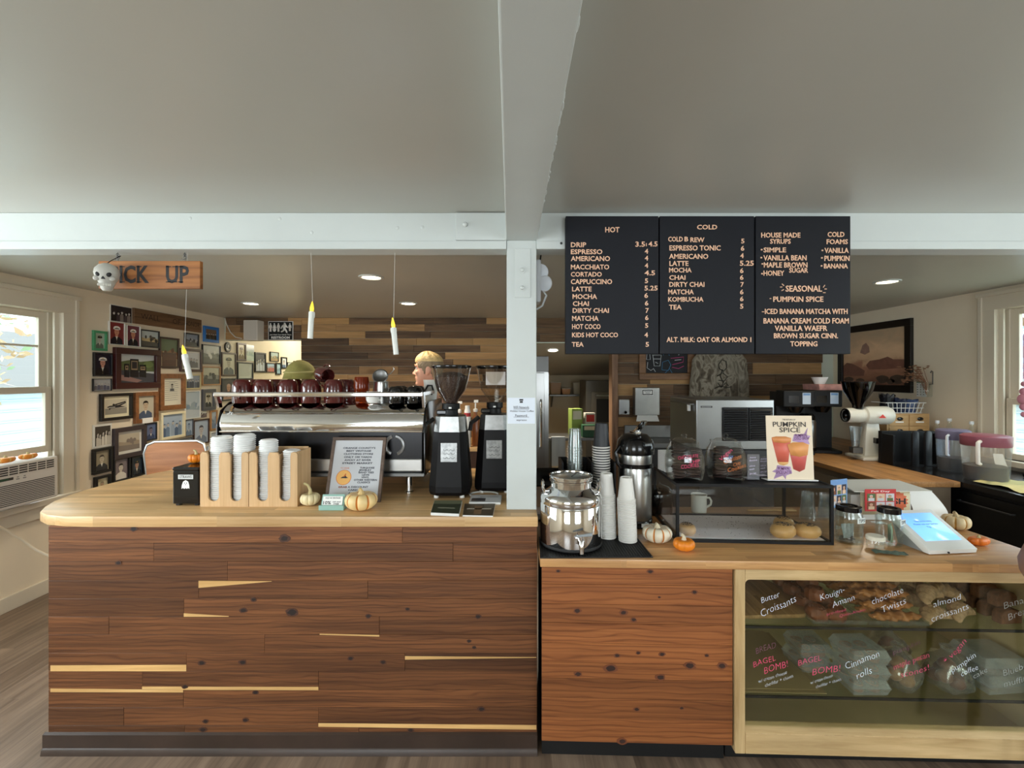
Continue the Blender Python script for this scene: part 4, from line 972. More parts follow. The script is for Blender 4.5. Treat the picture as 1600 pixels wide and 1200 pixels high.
o = dup(first, (cx(499, 2.66)-.004, 2.66, TOPZ+Mh+.036), label='maroon mug lying tipped on top of the upturned mugs', rot=(1.75, 0, .9)); o.scale = (.8, .8, .8)
R_ = random.Random(3)
r = thing('amber_glass', 'faceted amber drinking glass on the espresso machine', 'glass', (cx(565, 2.52), 2.52, TOPZ), group=g)
am = GLASS('amber_glass', (240, 140, 50), 1.2, .05, .5, (120, 48, 14))
mb = MB(); mb.lathe([(0, .01), (.030, 0), (.034, .005), (.038, .05), (.043, .085), (.040, .12), (.035, .142), (.033, .142), (.038, .118), (.040, .085), (.032, .02), (0, .02)], am, n=16, fn=lambda a, z, q: 1+.05*math.cos(8*a) if z < .07 else 1); mb.build('tumbler', r)
mug('coffee_mug', 'small white cup standing between the amber glass and black cups', (cx(583, 2.5), 2.50, TOPZ), M('white_glaze', (228, 228, 224), .12), .038, .062, g, rot=(0, 0, 0), handle=-.3)
r = thing('milk_pitcher', 'steel milk pitcher with strainer behind the white cup', 'pitcher', (cx(595, 2.60), 2.60, TOPZ), group=g)
mb = MB(); mb.lathe([(0, 0), (.045, 0), (.047, .01), (.044, .06), (.040, .10), (.042, .115), (.040, .115), (.038, .10), (0, .09)], steel, n=26); mb.build('body', r)
mb = MB(); mb.lathe([(0, -.03), (.02, -.028), (.036, -.012), (.042, 0), (.044, .002), (.038, .004), (0, -.024)], dull_steel, (0, -.01, .145), 24, ax=(.1, -.9, .35)); mb.tube([(.04, -.01, .15), (.06, 0, .165), (.075, 0, .185), (.07, 0, .195)], .003, steel, 6); mb.build('strainer', r)
bf = mug('espresso_cup', 'upturned black cup at the rail, left of the front pair', (cx(619, 2.51), 2.51, TOPZ+.09), blackg, .046, .09, g, handle=1.2)
for px, Y, l in ((647, 2.51, 'upturned black cup at the right end of the cup rail'), (626, 2.625, 'upturned black cup behind the left black cup'), (652, 2.625, 'upturned black cup behind the right black cup')): dup(bf, (cx(px, Y), Y, TOPZ+.09), label=l, rot=(PI, 0, px))
r = thing('bucket_hat', 'olive green cloth hat behind the maroon mugs', 'hat', (cx(469, 2.80), 2.80, TOPZ+Mh+.0005)); r.scale = (1.05, 1, .78)
olive = M('olive_cloth', (134, 126, 66), .9, var=(18, .12), bump=(60, .3))
mb = MB(); mb.lathe([(.096, 0), (.094, .004), (.085, .05), (.080, .068), (.068, .10), (.044, .130), (.018, .146), (0, .149)], olive, n=28, fn=lambda a, z, q: 1+.05*math.sin(3*a+1)*(z/.14)); mb.build('crown', r)
mb = MB(); mb.lathe([(.084, .048), (.089, .045), (.091, .055), (.085, .060)], M('olive_band', (158, 148, 92), .9), n=28); mb.build('band', r)

# ------------------------------------------------------------------ coffee grinders
beans = M('coffee_beans', (58, 36, 30), .45, var=(160, .5), bump=(150, 1.0)); hop = GLASS('hopper_plastic', (248, 246, 242), 1.3, .04)
def grinder(label, loc, fill):
    r = thing('coffee_grinder', label, 'coffee grinder', loc, group='black coffee grinders')
    def octo(w, z, c=.19): a = w/2; k = a-w*c; return [(-k, -a, z), (k, -a, z), (a, -k, z), (a, k, z), (k, a, z), (-k, a, z), (-a, k, z), (-a, -k, z)]
    def loft(mb, secs, m):
        vs = [p for s_ in secs for p in s_]; n = 8; fs = []
        for i in range(len(secs)-1):
            for k in range(n): fs.append((i*n+k, i*n+(k+1) % n, (i+1)*n+(k+1) % n, (i+1)*n+k))
        fs += [tuple(range(n))[::-1], tuple((len(secs)-1)*n+k for k in range(n))]
        mb._add(vs, fs, m, False)
    mb = MB(); loft(mb, [octo(.200, .014), octo(.211, .03), octo(.211, .06), octo(.168, .335)], M('grinder_black', (13, 11, 12), .45, spec=.2)); mb.build('body', r)
    mb = MB(); loft(mb, [octo(.166, .335), octo(.150, .413), octo(.12, .418)], M('band_steel', (140, 140, 138), .32, 1.0, var=(30, .15))); lab(mb.build('steel_band', r), 'brushed steel band')
    mb = MB(); mb.lathe([(0, .415), (.04, .415), (.036, .43), (.036, .445), (.045, .45), (.045, .478), (0, .478)], black_matte, n=24); mb.box((-.008, -.05, .452), (.008, -.042, .462), paper, .001); mb.box((-.075, -.03, .42), (-.02, .03, .445), black_gloss, .006); mb.build('collar', r)
    mb = MB(); mb.lathe([(.032, .475), (.034, .49), (.075, .545), (.090, .60), (.103, .668), (.101, .668), (.088, .60), (.073, .547), (.03, .49)], hop, n=36); lab(mb.build('hopper', r), 'clear bean hopper')
    mb = MB(); mb.lathe([(.105, .664), (.107, .668), (.107, .676), (.10, .680), (0, .681), (0, .672), (.104, .672)], black_gloss, n=36); mb.build('hopper_lid', r)
    if fill:
        mb = MB(); mb.lathe([(0, .478), (.028, .48), (.031, .49), (.070, .548), (.085, .60), (.089, .618), (.05, .64), (0, .646)], beans, n=36); R = random.Random(5)
        for k in range(90): a, q = R.uniform(0, 6.28), .085*math.sqrt(R.random()); mb.sph((q*math.cos(a), q*math.sin(a), .619+.027*(1-q/.089)), (.006, .004, .004), beans, 6, 4)
        mb.build('beans', r)
    else:
        mb = MB(); mb.box((-.015, -.075, .60), (.02, -.060, .625), black_gloss, .002); mb.box((-.045, -.082, .575), (.06, -.080, .645), M('hopper_note', (206, 200, 196), .5)); mb.cyl((.01, 0, .48), (.01, 0, .55), .012, clear_plastic); mb.build('hopper_insert', r)
    mb = MB(); mb.T = Matrix.Translation((0, -.1062, .06)) @ Matrix.Rotation(-math.atan2(.0215, .275), 4, 'X')
    mb.box((-.042, -.002, .125), (.042, .002, .222), M('mirror_sticker', (132, 132, 130), .25, .35, var=(40, .3)), .001)
    for z in (.15, .172, .19):
        for x in (-.02, 0, .02): mb.tube(arc((x, -.0025, z), .008, PI, 2*PI, 6), .0011, dark_grey, 4)
    mb.build('sticker', r)
    for s_ in (-1, 1):
        for q in (-1, 1): mb = MB(); mb.lathe([(0, 0), (.012, 0), (.013, .006), (.010, .016), (0, .016)], paper, (s_*.066, q*.08, 0), 14); mb.build('foot', r)
    mb = MB(); mb.tube([(-.085, -.04, .40), (-.125, -.06, .37), (-.13, -.07, .33)], .012, black_gloss, 8); mb.build('dosing_lever', r)
    return r
g1 = grinder('black coffee grinder with hopper full of dark beans', (-.315, 2.44, CT), True)
g2 = grinder('black coffee grinder with an empty hopper beside the column', (-.088, 2.54, CT), False)
mb = MB(); mb.tube([(x, y, .006) for x, y in [(-.05+.075*math.cos(a), -.14+.055*math.sin(a)) for a in [i*2*PI/14-.6 for i in range(13)]]], .005, M('white_cord', (206, 206, 200), .5), 6); mb.build('power_cord', g2)

# ------------------------------------------------------------------ chair behind the counter
r = thing('counter_stool', 'tan wooden stool back with pale metal edge beyond the counter', 'stool', (-2.72, 3.6, -.05), rz=.22)
ply = WOOD('orange_ply', (168, 104, 58), (204, 138, 86), 0, (2.5, 30, 30), .4); al = M('pale_metal_tube', (206, 208, 206), .3, .8)
bk = [(-.215, .86), (-.20, .92), (-.22, 1.10), (-.20, 1.16), (-.15, 1.185), (.15, 1.185), (.20, 1.16), (.22, 1.10), (.20, .92), (.215, .86)]
mb = MB(); mb.prism([(x, .21+.25*x*x*-1+.0, z) for x, z in bk], (0, .014, 0), ply, bev=.004); mb.build('backrest', r)
mb = MB(); mb.tube([(x*1.03, .222-.25*x*x, z+(.008 if z > 1.15 else 0)) for x, z in bk], .011, al, 8); lab(mb.build('back_frame', r), 'pale metal edge')
mb = MB(); mb.box((-.21, -.2, .66), (.21, .2, .685), ply, .01); mb.build('seat', r)
for s_ in (-1, 1):
    mb = MB(); mb.tube([(s_*.20, .205, .88), (s_*.20, .19, .67), (s_*.22, .24, 0)], .011, al, 8); mb.build('leg', r)
    mb = MB(); mb.tube([(s_*.18, -.18, .66), (s_*.22, -.22, 0)], .011, al, 8); mb.build('leg', r)
mb = MB(); mb.tube([(-.21, -.21, .25), (.21, -.21, .25), (.215, .22, .25), (-.215, .22, .25)], .009, al, 8, True); mb.build('footrest', r)
mb = MB(); mb.box((.11, .2, .93), (.118, .206, .965), M('slot_dark', (110, 60, 36), .6)); mb.build('back_slot', r)

# ------------------------------------------------------------------ window air conditioner, gourds, cord
r = thing('window_air_conditioner', 'white window air conditioner under the left sash', 'air conditioner', (XL, 3.14, .765))
acw = M('ac_plastic', (220, 214, 204), .4); ad = M('ac_slot', (60, 56, 52), .6)
W, h = .76, .31
mb = MB(); mb.box((-.34, -W/2+.03, .01), (.12, W/2-.03, h-.01), acw, .006); mb.build('cabinet', r)
mb = MB(); mb.box((.105, -W/2, 0), (.145, W/2, h), acw, .012); mb.build('front_cover', r)
mb = MB()
for k in range(12): z = .022+k*.0125; mb.box((.143, -W/2+.03, z), (.1465, W/2-.03, z+.006), ad)
mb.build('intake_grille', r)
mb = MB()
for k in range(11):
    y0 = -W/2+.03+k*(W-.06)/11
    for q in range(4): mb.box((.143, y0+.004, .232+q*.016), (.1465, y0+.058, .241+q*.016), ad)
mb.build('louvre', r)
mb = MB(); mb.box((.144, -.06, .197), (.1468, .06, .215), ad); mb.box((.1465, -.03, .2), (.1472, .03, .212), M('lcd_green', (46, 84, 60), .3))
for k in (-3, -2, 2, 3): mb.box((.144, k*.045-.01, .192), (.147, k*.045+.01, .200), M('button_grey', (150, 146, 140), .5)); mb.box((.144, k*.045-.006, .208), (.147, k*.045+.006, .212), ad)
mb.build('control_panel', r)
for px, py, l in ((8, 716, 'orange gourd on the air conditioner by the window, nearer one'), (40, 712, 'orange gourd on the air conditioner by the window, farther one')):
    y = 3.22 if px < 20 else 3.37
    pumpkin(l, (-3.53, y, 1.075), .032, .045, 6, (230, 142, 50), (236, 190, 110), name='gourd', stem=.6, squash=1.0).scale = (1.2, 2.0, 1)
mb = MB(); mb.tube([(-3.46, 2.72, .78), (-3.45, 2.9, .72), (-3.436, 3.1, .668), (-3.42, 3.22, .54), (-3.37, 3.27, .45), (-3.29, 3.30, .385), (-3.1, 3.32, .33), (-2.9, 3.34, .22), (-2.7, 3.36, .05), (-2.5, 3.36, .01)], .008, M('cream_cord', (214, 200, 176), .5), 8)
tag(mb.build('power_cord'), 'cream power cord drooping from the air conditioner behind the counter', 'cord')
# ------------------------------------------------------------------ right counter: fir front, pastry case, top
RA = -math.radians(1.8); PV = Vector((.132, 1.962, 0)); RH = .91; RT = .911
tA = math.tan(1.8*PI/180)
def fc(px, py):                          # pixel -> (along, up) on the slightly turned front face
    q = (px-CX)/F; Y = (PV.y+PV.x*tA)/(1+q*tA); X = q*Y
    return ((X-PV.x)/math.cos(RA), H-(py-CY)*Y/F)
x1145, z_bot = fc(1145, 1172)
r = thing('front_cabinet', 'orange fir plank counter front left of the pastry case', 'cabinet', PV, rz=RA)
mb = MB(); mb.box((.004, .014, .125), (x1145, .66, .873), M('carcass_dark', (40, 28, 22), .7)); mb.box((.004, .09, 0), (x1145, .66, .125), near_black); mb.build('carcass', r)
mb = MB(); R_ = random.Random(21); ys = [887, 914, 945, 975, 1006, 1037, 1062, 1092, 1123, 1167]
for i in range(9):
    za, zb = fc(990, ys[i])[1], fc(990, ys[i+1])[1]
    mb.box((0, -R_.uniform(0, .0012), max(zb, .128)+.0005), (x1145-.001, .013, min(za, .8735)-.0005), redwood2, .001, pl=((.72, .8, .5, .68, .78, .7, .32, .28, .62)[i], R_.random(), 0), seg=1)
mb.build('plank_front', r)
knot_part(r, [(902, 954, 5), (974, 957, 5), (990, 968, 4), (954, 1044, 8), (903, 1053, 5), (964, 1024, 4), (1032, 1058, 6), (1034, 1022, 4), (1078, 1040, 7), (1128, 1040, 6), (972, 1158, 6), (1085, 925, 4), (1016, 893, 4), (872, 892, 3), (995, 1108, 4), (1065, 1106, 3), (1030, 933, 2), (1104, 1024, 3), (997, 1020, 3)], fc, -.0016, M('fir_knot_halo', (112, 62, 36), .5), M('fir_knot_core', (52, 30, 22), .55))
# pastry case
case_w = 1.292
r = thing('pastry_case', 'pale wood framed glass pastry case in the counter front', 'display case', PV, rz=RA)
cx0, _ = fc(1147, 1100); ix0, iz1 = fc(1162.5, 903.5); _, iz0 = fc(1300, 1137); cx1 = cx0+case_w
_, cz0 = fc(1300, 1178)
wd = WOOD('case_pine', (188, 156, 108), (222, 194, 146), 0, (3, 40, 40), .45); wdv = WOOD('case_pine_v', (188, 156, 108), (222, 194, 146), 2, (3, 40, 40), .45)
mb = MB(); T_ = .03
rr = .018
mb.box((cx0, -.012, cz0), (ix0, T_, .873), wdv, .003)
cor = [(ix0, iz1+.001), (ix0, iz1-rr)]+[(ix0+rr-rr*math.cos(a), iz1-rr+rr*math.sin(a)) for a in [i*PI/2/6 for i in range(1, 7)]]+[(cx1, iz1), (cx1, .873), (ix0, .873)]
mb.prism([(x, -.012, z) for x, z in cor[1:]], (0, T_+.012, 0), wd)
mb.box((ix0, -.012, cz0), (cx1, T_, iz0-.022), wd, .003); mb.prism([(ix0, -.012, iz0-.022), (ix0, .02, iz0), (ix0, T_, iz0), (ix0, T_, iz0-.022)], (cx1-ix0, 0, 0), wd)
mb.box((cx1, -.012, cz0), (cx1+.05, T_, .873), wdv, .003); mb.build('frame', r)
lin_m = M('case_lining', (212, 188, 144), .6, var=(3, .1))
mb = MB(); D = .62
mb.box((cx0+.01, D, cz0+.02), (cx1+.04, D+.015, .873), lin_m); mb.box((cx0+.005, T_, cz0+.02), (cx0+.02, D, .873), lin_m); mb.box((cx1+.02, T_, cz0+.02), (cx1+.035, D, .873), lin_m)
mb.box((cx0+.02, T_, cz0+.01), (cx1+.02, D, cz0+.025), lin_m); mb.build('lining', r)
mb = MB(); mb.box((cx0+.005, .1, 0), (cx1+.04, D, cz0+.01), near_black); mb.build('plinth', r)
mb = MB(); mb.box((ix0-.002, .008, iz0-.02), (cx1, .012, iz1+.004), GLASS('case_glass', (246, 248, 242), .9)); mb.build('pane', r)
sz = [fc(1300, 988)[1], fc(1300, 1099)[1]]
for z in sz:
    mb = MB(); mb.box((cx0+.02, .035, z-.004), (cx1+.02, D-.01, z+.004), GLASS('shelf_glass', (238, 244, 236), .8)); mb.box((cx0+.02, .030, z-.005), (cx1+.02, .036, z+.005), near_black); mb.build('shelf', r)
# handwriting on the glass
Zg, Zh = zl(1140, 880, 5.0), zl(1360, 880, 5.0)
wm, pk = M('white_marker', (226, 232, 244), .5), M('pink_marker', (236, 78, 122), .5)
fd, fw_ = M('faded_pink_marker', (120, 70, 90), .5), M('grey_marker', (170, 172, 168), .5)
mb = MB()
W_ = [("Butter", Zg, 258, 320, 398, 265, 44, wm), ("Croissants", Zg, 255, 425, 530, 310, 56, wm), ("Kouign-", Zg, 720, 300, 908, 232, 46, wm), ("Amann", Zg, 815, 355, 985, 290, 46, wm), ("pre-sliced", Zg, 768, 415, 916, 380, 22, pk), ("Quein-Amann", Zg, 868, 430, 1068, 378, 22, pk),
      ("chocolate", Zh, 25, 330, 268, 235, 48, wm), ("Twists", Zh, 100, 398, 290, 318, 48, wm), ("almond", Zh, 505, 352, 718, 290, 44, wm), ("croissants", Zh, 490, 465, 780, 365, 48, wm), ("Banana", Zh, 1060, 365, 1290, 290, 50, fw_), ("Bread", Zh, 1095, 452, 1270, 390, 50, fw_),
      ("BREAD", Zg, 215, 715, 370, 665, 44, fd), ("BAGEL", Zg, 195, 820, 368, 765, 42, pk), ("BOMB!", Zg, 280, 872, 462, 815, 50, pk), ("w/ cream cheese", Zg, 232, 945, 455, 872, 26, wm), ("cheddar + chives", Zg, 285, 975, 505, 900, 26, wm),
      ("BAGEL", Zg, 545, 808, 725, 765, 42, pk), ("BOMB!", Zg, 655, 882, 870, 850, 50, pk), ("w/ cream cheese", Zg, 640, 955, 815, 895, 24, wm), ("cheddar + chives", Zg, 683, 985, 880, 925, 24, wm), ("Cinnamon", Zg, 918, 840, 1180, 735, 52, wm), ("rolls", Zg, 1005, 912, 1122, 870, 52, wm),
      ("pumpkin", Zh, 190, 725, 400, 640, 36, fd), ("maple pecan", Zh, 195, 840, 470, 740, 42, pk), ("scones!", Zh, 250, 905, 468, 845, 44, pk), ("* vegan", Zh, 605, 800, 765, 625, 42, pk), ("pumpkin", Zh, 655, 868, 838, 740, 40, wm), ("coffee", Zh, 725, 895, 855, 835, 40, wm), ("cake", Zh, 820, 910, 928, 858, 38, fw_),
      ("Blueberry", Zh, 1055, 890, 1330, 800, 46, fw_), ("muffins", Zh, 1060, 980, 1270, 915, 46, fw_)]
for t_, Z, x0, y0, x1, y1, hh, m in W_:
    a, b, c = fc(*Z(x0, y0)), fc(*Z(x1, y1)), fc(*Z(x0, y0-hh))
    u = Vector((b[0]-a[0], 0, b[1]-a[1])); L = u.length; u.normalize(); v = Vector((-u.z, 0, u.x))
    mb.text(t_, (a[0], .0065, a[1]), u, v, c[1]-a[1], m, w=L, bold=-.016, shear=.25, jit=1)
lab(mb.build('lettering', r, norm=False), 'handwritten pastry names in white and pink marker')
# worktop
mb = MB(); fy = lambda x: 1.946-(x-.125)*tA
mb.prism([(x, y, RH-.036) for x, y in ((.125, fy(.125)), (2.285, fy(2.285)), (2.285, 2.66), (2.28, 2.72), (.125, 2.72))], (0, 0, .036), butcher2, bev=.003)
tag(mb.build('countertop'), 'orange brown butcher block countertop over the pastry case', 'countertop')

# ------- pastries in the case (local frame of the case)
CT_ = Matrix.Translation(PV) @ Matrix.Rotation(RA, 4, 'Z')
def inc(px, py, z, dy=0):                # pixel to a point at height z inside the case
    p = T(px, py, z); return p
def ic(lx, ly, z): return CT_ @ Vector((lx, ly, z))
crust = [M('crust%d' % i, c, .45, var=(26, .28), bump=(40, .4)) for i, c in enumerate(((150, 88, 46), (126, 70, 40), (172, 112, 60), (186, 138, 84)))]
r = thing('cutting_board', 'empty rounded wooden board on the upper pastry shelf', 'cutting board', ic(1.035, .27, sz[0]+.0052), rz=RA, group=None)
mb = MB(); ol = [(-.2, -.19), (.13, -.17), (.20, -.13), (.22, -.06), (.21, .06), (.16, .16), (.10, .2), (-.2, .2)]
mb.prism([(x*.9, y, 0) for x, y in ol], (0, 0, .018), WOOD('board_strip', (140, 106, 66), (184, 146, 98), 1, (2, 50, 50), .6, stave=(.6, .02)), bev=.004); mb.build('board', r)
def tray(label, lx, w_, d_, z, ly=.06):
    r = thing('pastry_tray', label, 'tray', ic(lx, ly, z), rz=RA, group='clear trays on the pastry shelf')
    mb = MB(); ap = GLASS('tray_acrylic', (240, 244, 240), 1.3, .06, .05)
    mb.box((0, 0, 0), (w_, d_, .004), ap, .001)
    for a, b in (((0, 0, .004), (w_, .004, .018)), ((0, d_-.004, .004), (w_, d_, .018)), ((0, .004, .004), (.004, d_-.004, .018)), ((w_-.004, .004, .004), (w_, d_-.004, .018))): mb.box(a, b, ap)
    mb.build('dish', r); return r
zt = sz[0]+.005
tray('clear tray under the kouign-amann pastries', 1.165, .225, .50, zt, .05); tray('clear tray under the chocolate twists', 1.40, .25, .50, zt, .05)
def lump(name, label, loc, size, m, group, rz=0, kind='swirl', seed=0):
    root = None
    mb = MB(); sx_, sy_, sz_ = size
    if kind == 'swirl':
        mb.lathe([(0, 0), (.9, 0), (1.0, .3), (.95, .65), (.75, .88), (.55, .80), (.42, .92), (.2, .84), (0, .95)], m, n=26, fn=lambda a, z, q: 1+.07*math.sin(5*a+z*6+seed)+.04*math.sin(11*a))
    elif kind == 'twist':
        vs = []; N, K = 34, 10; fs = []
        for i in range(N+1):
            t = i/N; x = -1+2*t; tp = max(.12, math.sin(PI*min(max(t, .04), .96))**.35)
            for k in range(K):
                a = 2*PI*k/K; lob = 1+.28*math.cos(2*(a+t*13)); vs.append((x, .95*tp*lob*math.cos(a), .5+.5*tp*lob*math.sin(a)*.9))
        for i in range(N):
            for k in range(K): fs.append((i*K+k, i*K+(k+1) % K, (i+1)*K+(k+1) % K, (i+1)*K+k))
        fs += [tuple(range(K)), tuple(N*K+k for k in range(K))[::-1]]; mb._add(vs, fs, m)
    elif kind == 'croissant':
        vs = []; N, K = 30, 12; fs = []
        for i in range(N+1):
            t = i/N; a0 = -1.15+2.3*t; cx_, cy_ = math.sin(a0)/math.sin(1.15), (math.cos(a0)-.7)*.9
            tp = (.16+.84*math.sin(PI*t)**.8)*(1+.09*math.sin(t*7*2*PI))
            for k in range(K):
                a = 2*PI*k/K; vs.append((cx_*(1+.25*tp*math.cos(a)*abs(cx_)), cy_+.62*tp*math.cos(a), max(0, .5*tp*(1+math.sin(a)))))
        for i in range(N):
            for k in range(K): fs.append((i*K+k, i*K+(k+1) % K, (i+1)*K+(k+1) % K, (i+1)*K+k))
        fs += [tuple(range(K)), tuple(N*K+k for k in range(K))[::-1]]; mb._add(vs, fs, m)
    elif kind == 'slice':
        mb.prism([(-1, 0, 0), (1, 0, 0), (1.02, 0, .62), (.75, 0, .88), (0, 0, 1), (-.75, 0, .88), (-1.02, 0, .62)], (0, .8, 0), m, bev=.06)
    for v in mb.bm.verts: v.co = Vector((v.co.x*sx_, v.co.y*sy_, v.co.z*sz_))
    o = mb.build(name, norm=True); o.location = loc; o.rotation_euler = (0, 0, rz)
    return tag(o, label, name.replace('_', ' '), group)
# kouign-amann: swirls heaped on their tray
R_ = random.Random(31); kp = None
spots = [(1.215, .10, 0), (1.295, .10, 0), (1.225, .20, 0), (1.31, .21, 0), (1.23, .31, 0), (1.315, .33, 0), (1.24, .42, 0), (1.32, .44, 0), (1.25, .17, .052), (1.285, .29, .052), (1.245, .39, .052), (1.32, .40, .052)]
dl = 'golden kouign-amann swirl heaped on the upper pastry shelf'
for i, (lx, ly, dz) in enumerate(spots):
    loc = ic(lx-.005, ly, zt+.0045+dz)
    if not kp: kp = lump('kouign_amann', dl, loc, (.042, .046, .055), crust[1], 'kouign-amann on the upper shelf')
    else: c = kp.copy(); COL.objects.link(c); c.location = loc; c.rotation_euler = (R_.uniform(-.15, .15), R_.uniform(-.15, .15), R_.uniform(0, 6))
tp = None
for i in range(13):
    row, k = (0, i) if i < 6 else (1, i-6) if i < 11 else (2, i-11)
    loc = ic(1.525+R_.uniform(-.008, .008), .085+k*.068+row*.03, zt+.0045+row*.036)
    if not tp: tp = lump('chocolate_twist', 'braided chocolate twist heaped on the upper pastry shelf', loc, (.105, .027, .040), crust[2], 'chocolate twists on the upper shelf', 0, 'twist')
    else: c = tp.copy(); COL.objects.link(c); c.location = loc; c.rotation_euler = (0, 0, R_.uniform(-.12, .12))
dust = M('sugared_crust', (176, 142, 106), .6, var=(34, .45), bump=(60, .5))
ap_ = None
for i, (lx, ly, dz) in enumerate([(1.72, .10, 0), (1.86, .13, 0), (1.71, .22, 0), (1.85, .26, 0), (1.72, .34, 0), (1.86, .38, 0), (1.76, .17, .056), (1.84, .20, .056), (1.75, .31, .056), (1.82, .35, .056)]):
    loc = ic(lx, ly, zt+dz)
    if not ap_: ap_ = lump('almond_croissant', 'sugar dusted almond croissant heaped on the upper pastry shelf', loc, (.072, .058, .058), dust, 'almond croissants on the upper shelf', .3, 'croissant')
    else: c = ap_.copy(); COL.objects.link(c); c.location = loc; c.rotation_euler = (0, 0, R_.uniform(-.5, .9))
bp = None; bb = M('banana_bread', (110, 70, 44), .7, var=(60, .35))
for i, (lx, ly, dz, rz) in enumerate([(2.02, .08, 0, .1), (2.02, .15, 0, .15), (2.03, .22, 0, .1), (2.03, .29, 0, .0), (2.02, .36, 0, .05), (2.03, .11, .062, .12), (2.03, .19, .062, .1), (2.02, .28, .062, .05)]):
    loc = ic(lx, ly, zt+dz)
    if not bp: bp = lump('banana_bread', 'thick banana bread slice at the right end of the upper shelf', loc, (.05, .05, .062), bb, 'banana bread slices on the upper shelf', rz, 'slice')
    else: c = bp.copy(); COL.objects.link(c); c.location = loc; c.rotation_euler = (0, 0, rz)
# clamshell boxes on the lower shelf
zs = sz[1]+.005
shell_m = GLASS('clamshell_plastic', (242, 245, 246), 2.2, .10, .26)  # white diffuse share mixed in as the light caught by the boxes
def clamshell(label, lx, ly, z, rz=0, w_=.15, d_=.15, fill=None, group='clear clamshell boxes on the lower shelf', h=.062):
    r = thing('clamshell_box', label, 'clamshell box', ic(lx, ly, z), rz=RA+rz, group=group)
    def pan(mb, z0, z1, a, b, up):
        q = [(-a*w_/2, -a*d_/2, z0), (a*w_/2, -a*d_/2, z0), (a*w_/2, a*d_/2, z0), (-a*w_/2, a*d_/2, z0)]; t = [(-b*w_/2, -b*d_/2, z1), (b*w_/2, -b*d_/2, z1), (b*w_/2, b*d_/2, z1), (-b*w_/2, b*d_/2, z1)]
        mb._add(q+t, [(0, 1, 5, 4), (1, 2, 6, 5), (2, 3, 7, 6), (3, 0, 4, 7)]+([(4, 5, 6, 7)] if up else [(0, 3, 2, 1)]), shell_m, False)
    mb = MB(); pan(mb, 0, h*.5, .86, .97, False); mb.build('base', r)
    mb = MB(); pan(mb, h*.54, h, .97, .82, True); mb.box((-w_/2, -d_/2, h*.5), (w_/2, d_/2, h*.54), shell_m); mb.build('lid', r)
    if fill:
        mb = MB(); R = random.Random(int(lx*100+z*1000))
        for a in (-1, 1):
            for b in (-1, 1): mb.lathe([(0, .004), (.026, .004), (.030, .02), (.024, .036), (.012, .032), (0, .038)], fill, (a*.033, b*.033, 0), 16, fn=lambda an, z_, q: 1+.08*math.sin(3*an))
        lab(mb.build('rolls', r), 'brown rolls'); 
    return r
cr = crust[0]
for k in range(3): clamshell(('lowest', 'middle', 'topmost')[k]+' clear box of cinnamon rolls in the tall stack', 1.40, .115, zs+.001+k*.0635, (.02, -.03, .04)[k], .165, .16, cr)
clamshell('clear box of rolls standing left behind the cinnamon roll stack', 1.26, .26, zs+.0005, .1, .15, .15, cr)
clamshell('clear box of rolls on top of the box behind the cinnamon stack', 1.265, .26, zs+.064, .0, .15, .15, cr)
bag_m = GLASS('bag_film', (226, 224, 218), 2.0, .12, .10)
def bag(label, lx, ly, s_, fill, seed):
    r = thing('pastry_bag', label, 'pastry bag', ic(lx, ly, zs), rz=RA, group='wrapped pastries on the lower shelf')
    mb = MB(); mb.lathe([(0, 0), (.8, 0), (1.0, .2), (.98, .6), (.75, .95), (.45, 1.05), (.2, 1.2), (.28, 1.35), (0, 1.3)], bag_m, n=22, fn=lambda a, z, q: 1+.10*math.sin(4*a+seed+z*5)+.06*math.sin(9*a-z*8))
    for v in mb.bm.verts: v.co = Vector((v.co.x*.078*s_, v.co.y*.085*s_, v.co.z*.12*s_))
    mb.build('film', r)
    mb = MB(); R = random.Random(seed)
    for k in range(5):
        a = k*1.26; mb.sph((.036*math.cos(a)*s_, .036*math.sin(a)*s_, .03+.02*(k % 2)), (.032, .030, .026), fill, 12, 8)
    mb.sph((0, 0, .085*s_), (.034, .032, .026), fill, 12, 8); mb.build('pastry', r); return r
bag('film bag of maple pecan scones on the lower shelf', 1.585, .14, 1.05, crust[3], 2)
bag('film bag of scones behind the maple pecan bag', 1.67, .30, 1.0, crust[0], 7)
bag('dark film bag of pumpkin coffee cake on the lower shelf', 1.79, .13, 1.05, crust[1], 4)
for k in range(2): clamshell(('lower', 'upper')[k]+' clear box of blueberry muffins at the right end', 1.985, .15, zs+.001+k*.0755, .12-.1*k, .20, .18, M('muffin', (96, 76, 70), .7, var=(40, .4)), h=.074)
r = thing('parchment_sheets', 'flat sheets of brown parchment lying on the lower shelf', 'paper', ic(1.0, .10, zs), rz=RA)
mb = MB(); mb.box((-.19, -.05, 0), (.22, .42, .003), M('parchment', (150, 128, 88), .7)); mb.box((-.17, -.03, .003), (.2, .43, .0045), M('parchment2', (160, 138, 96), .7)); mb.build('sheets', r)

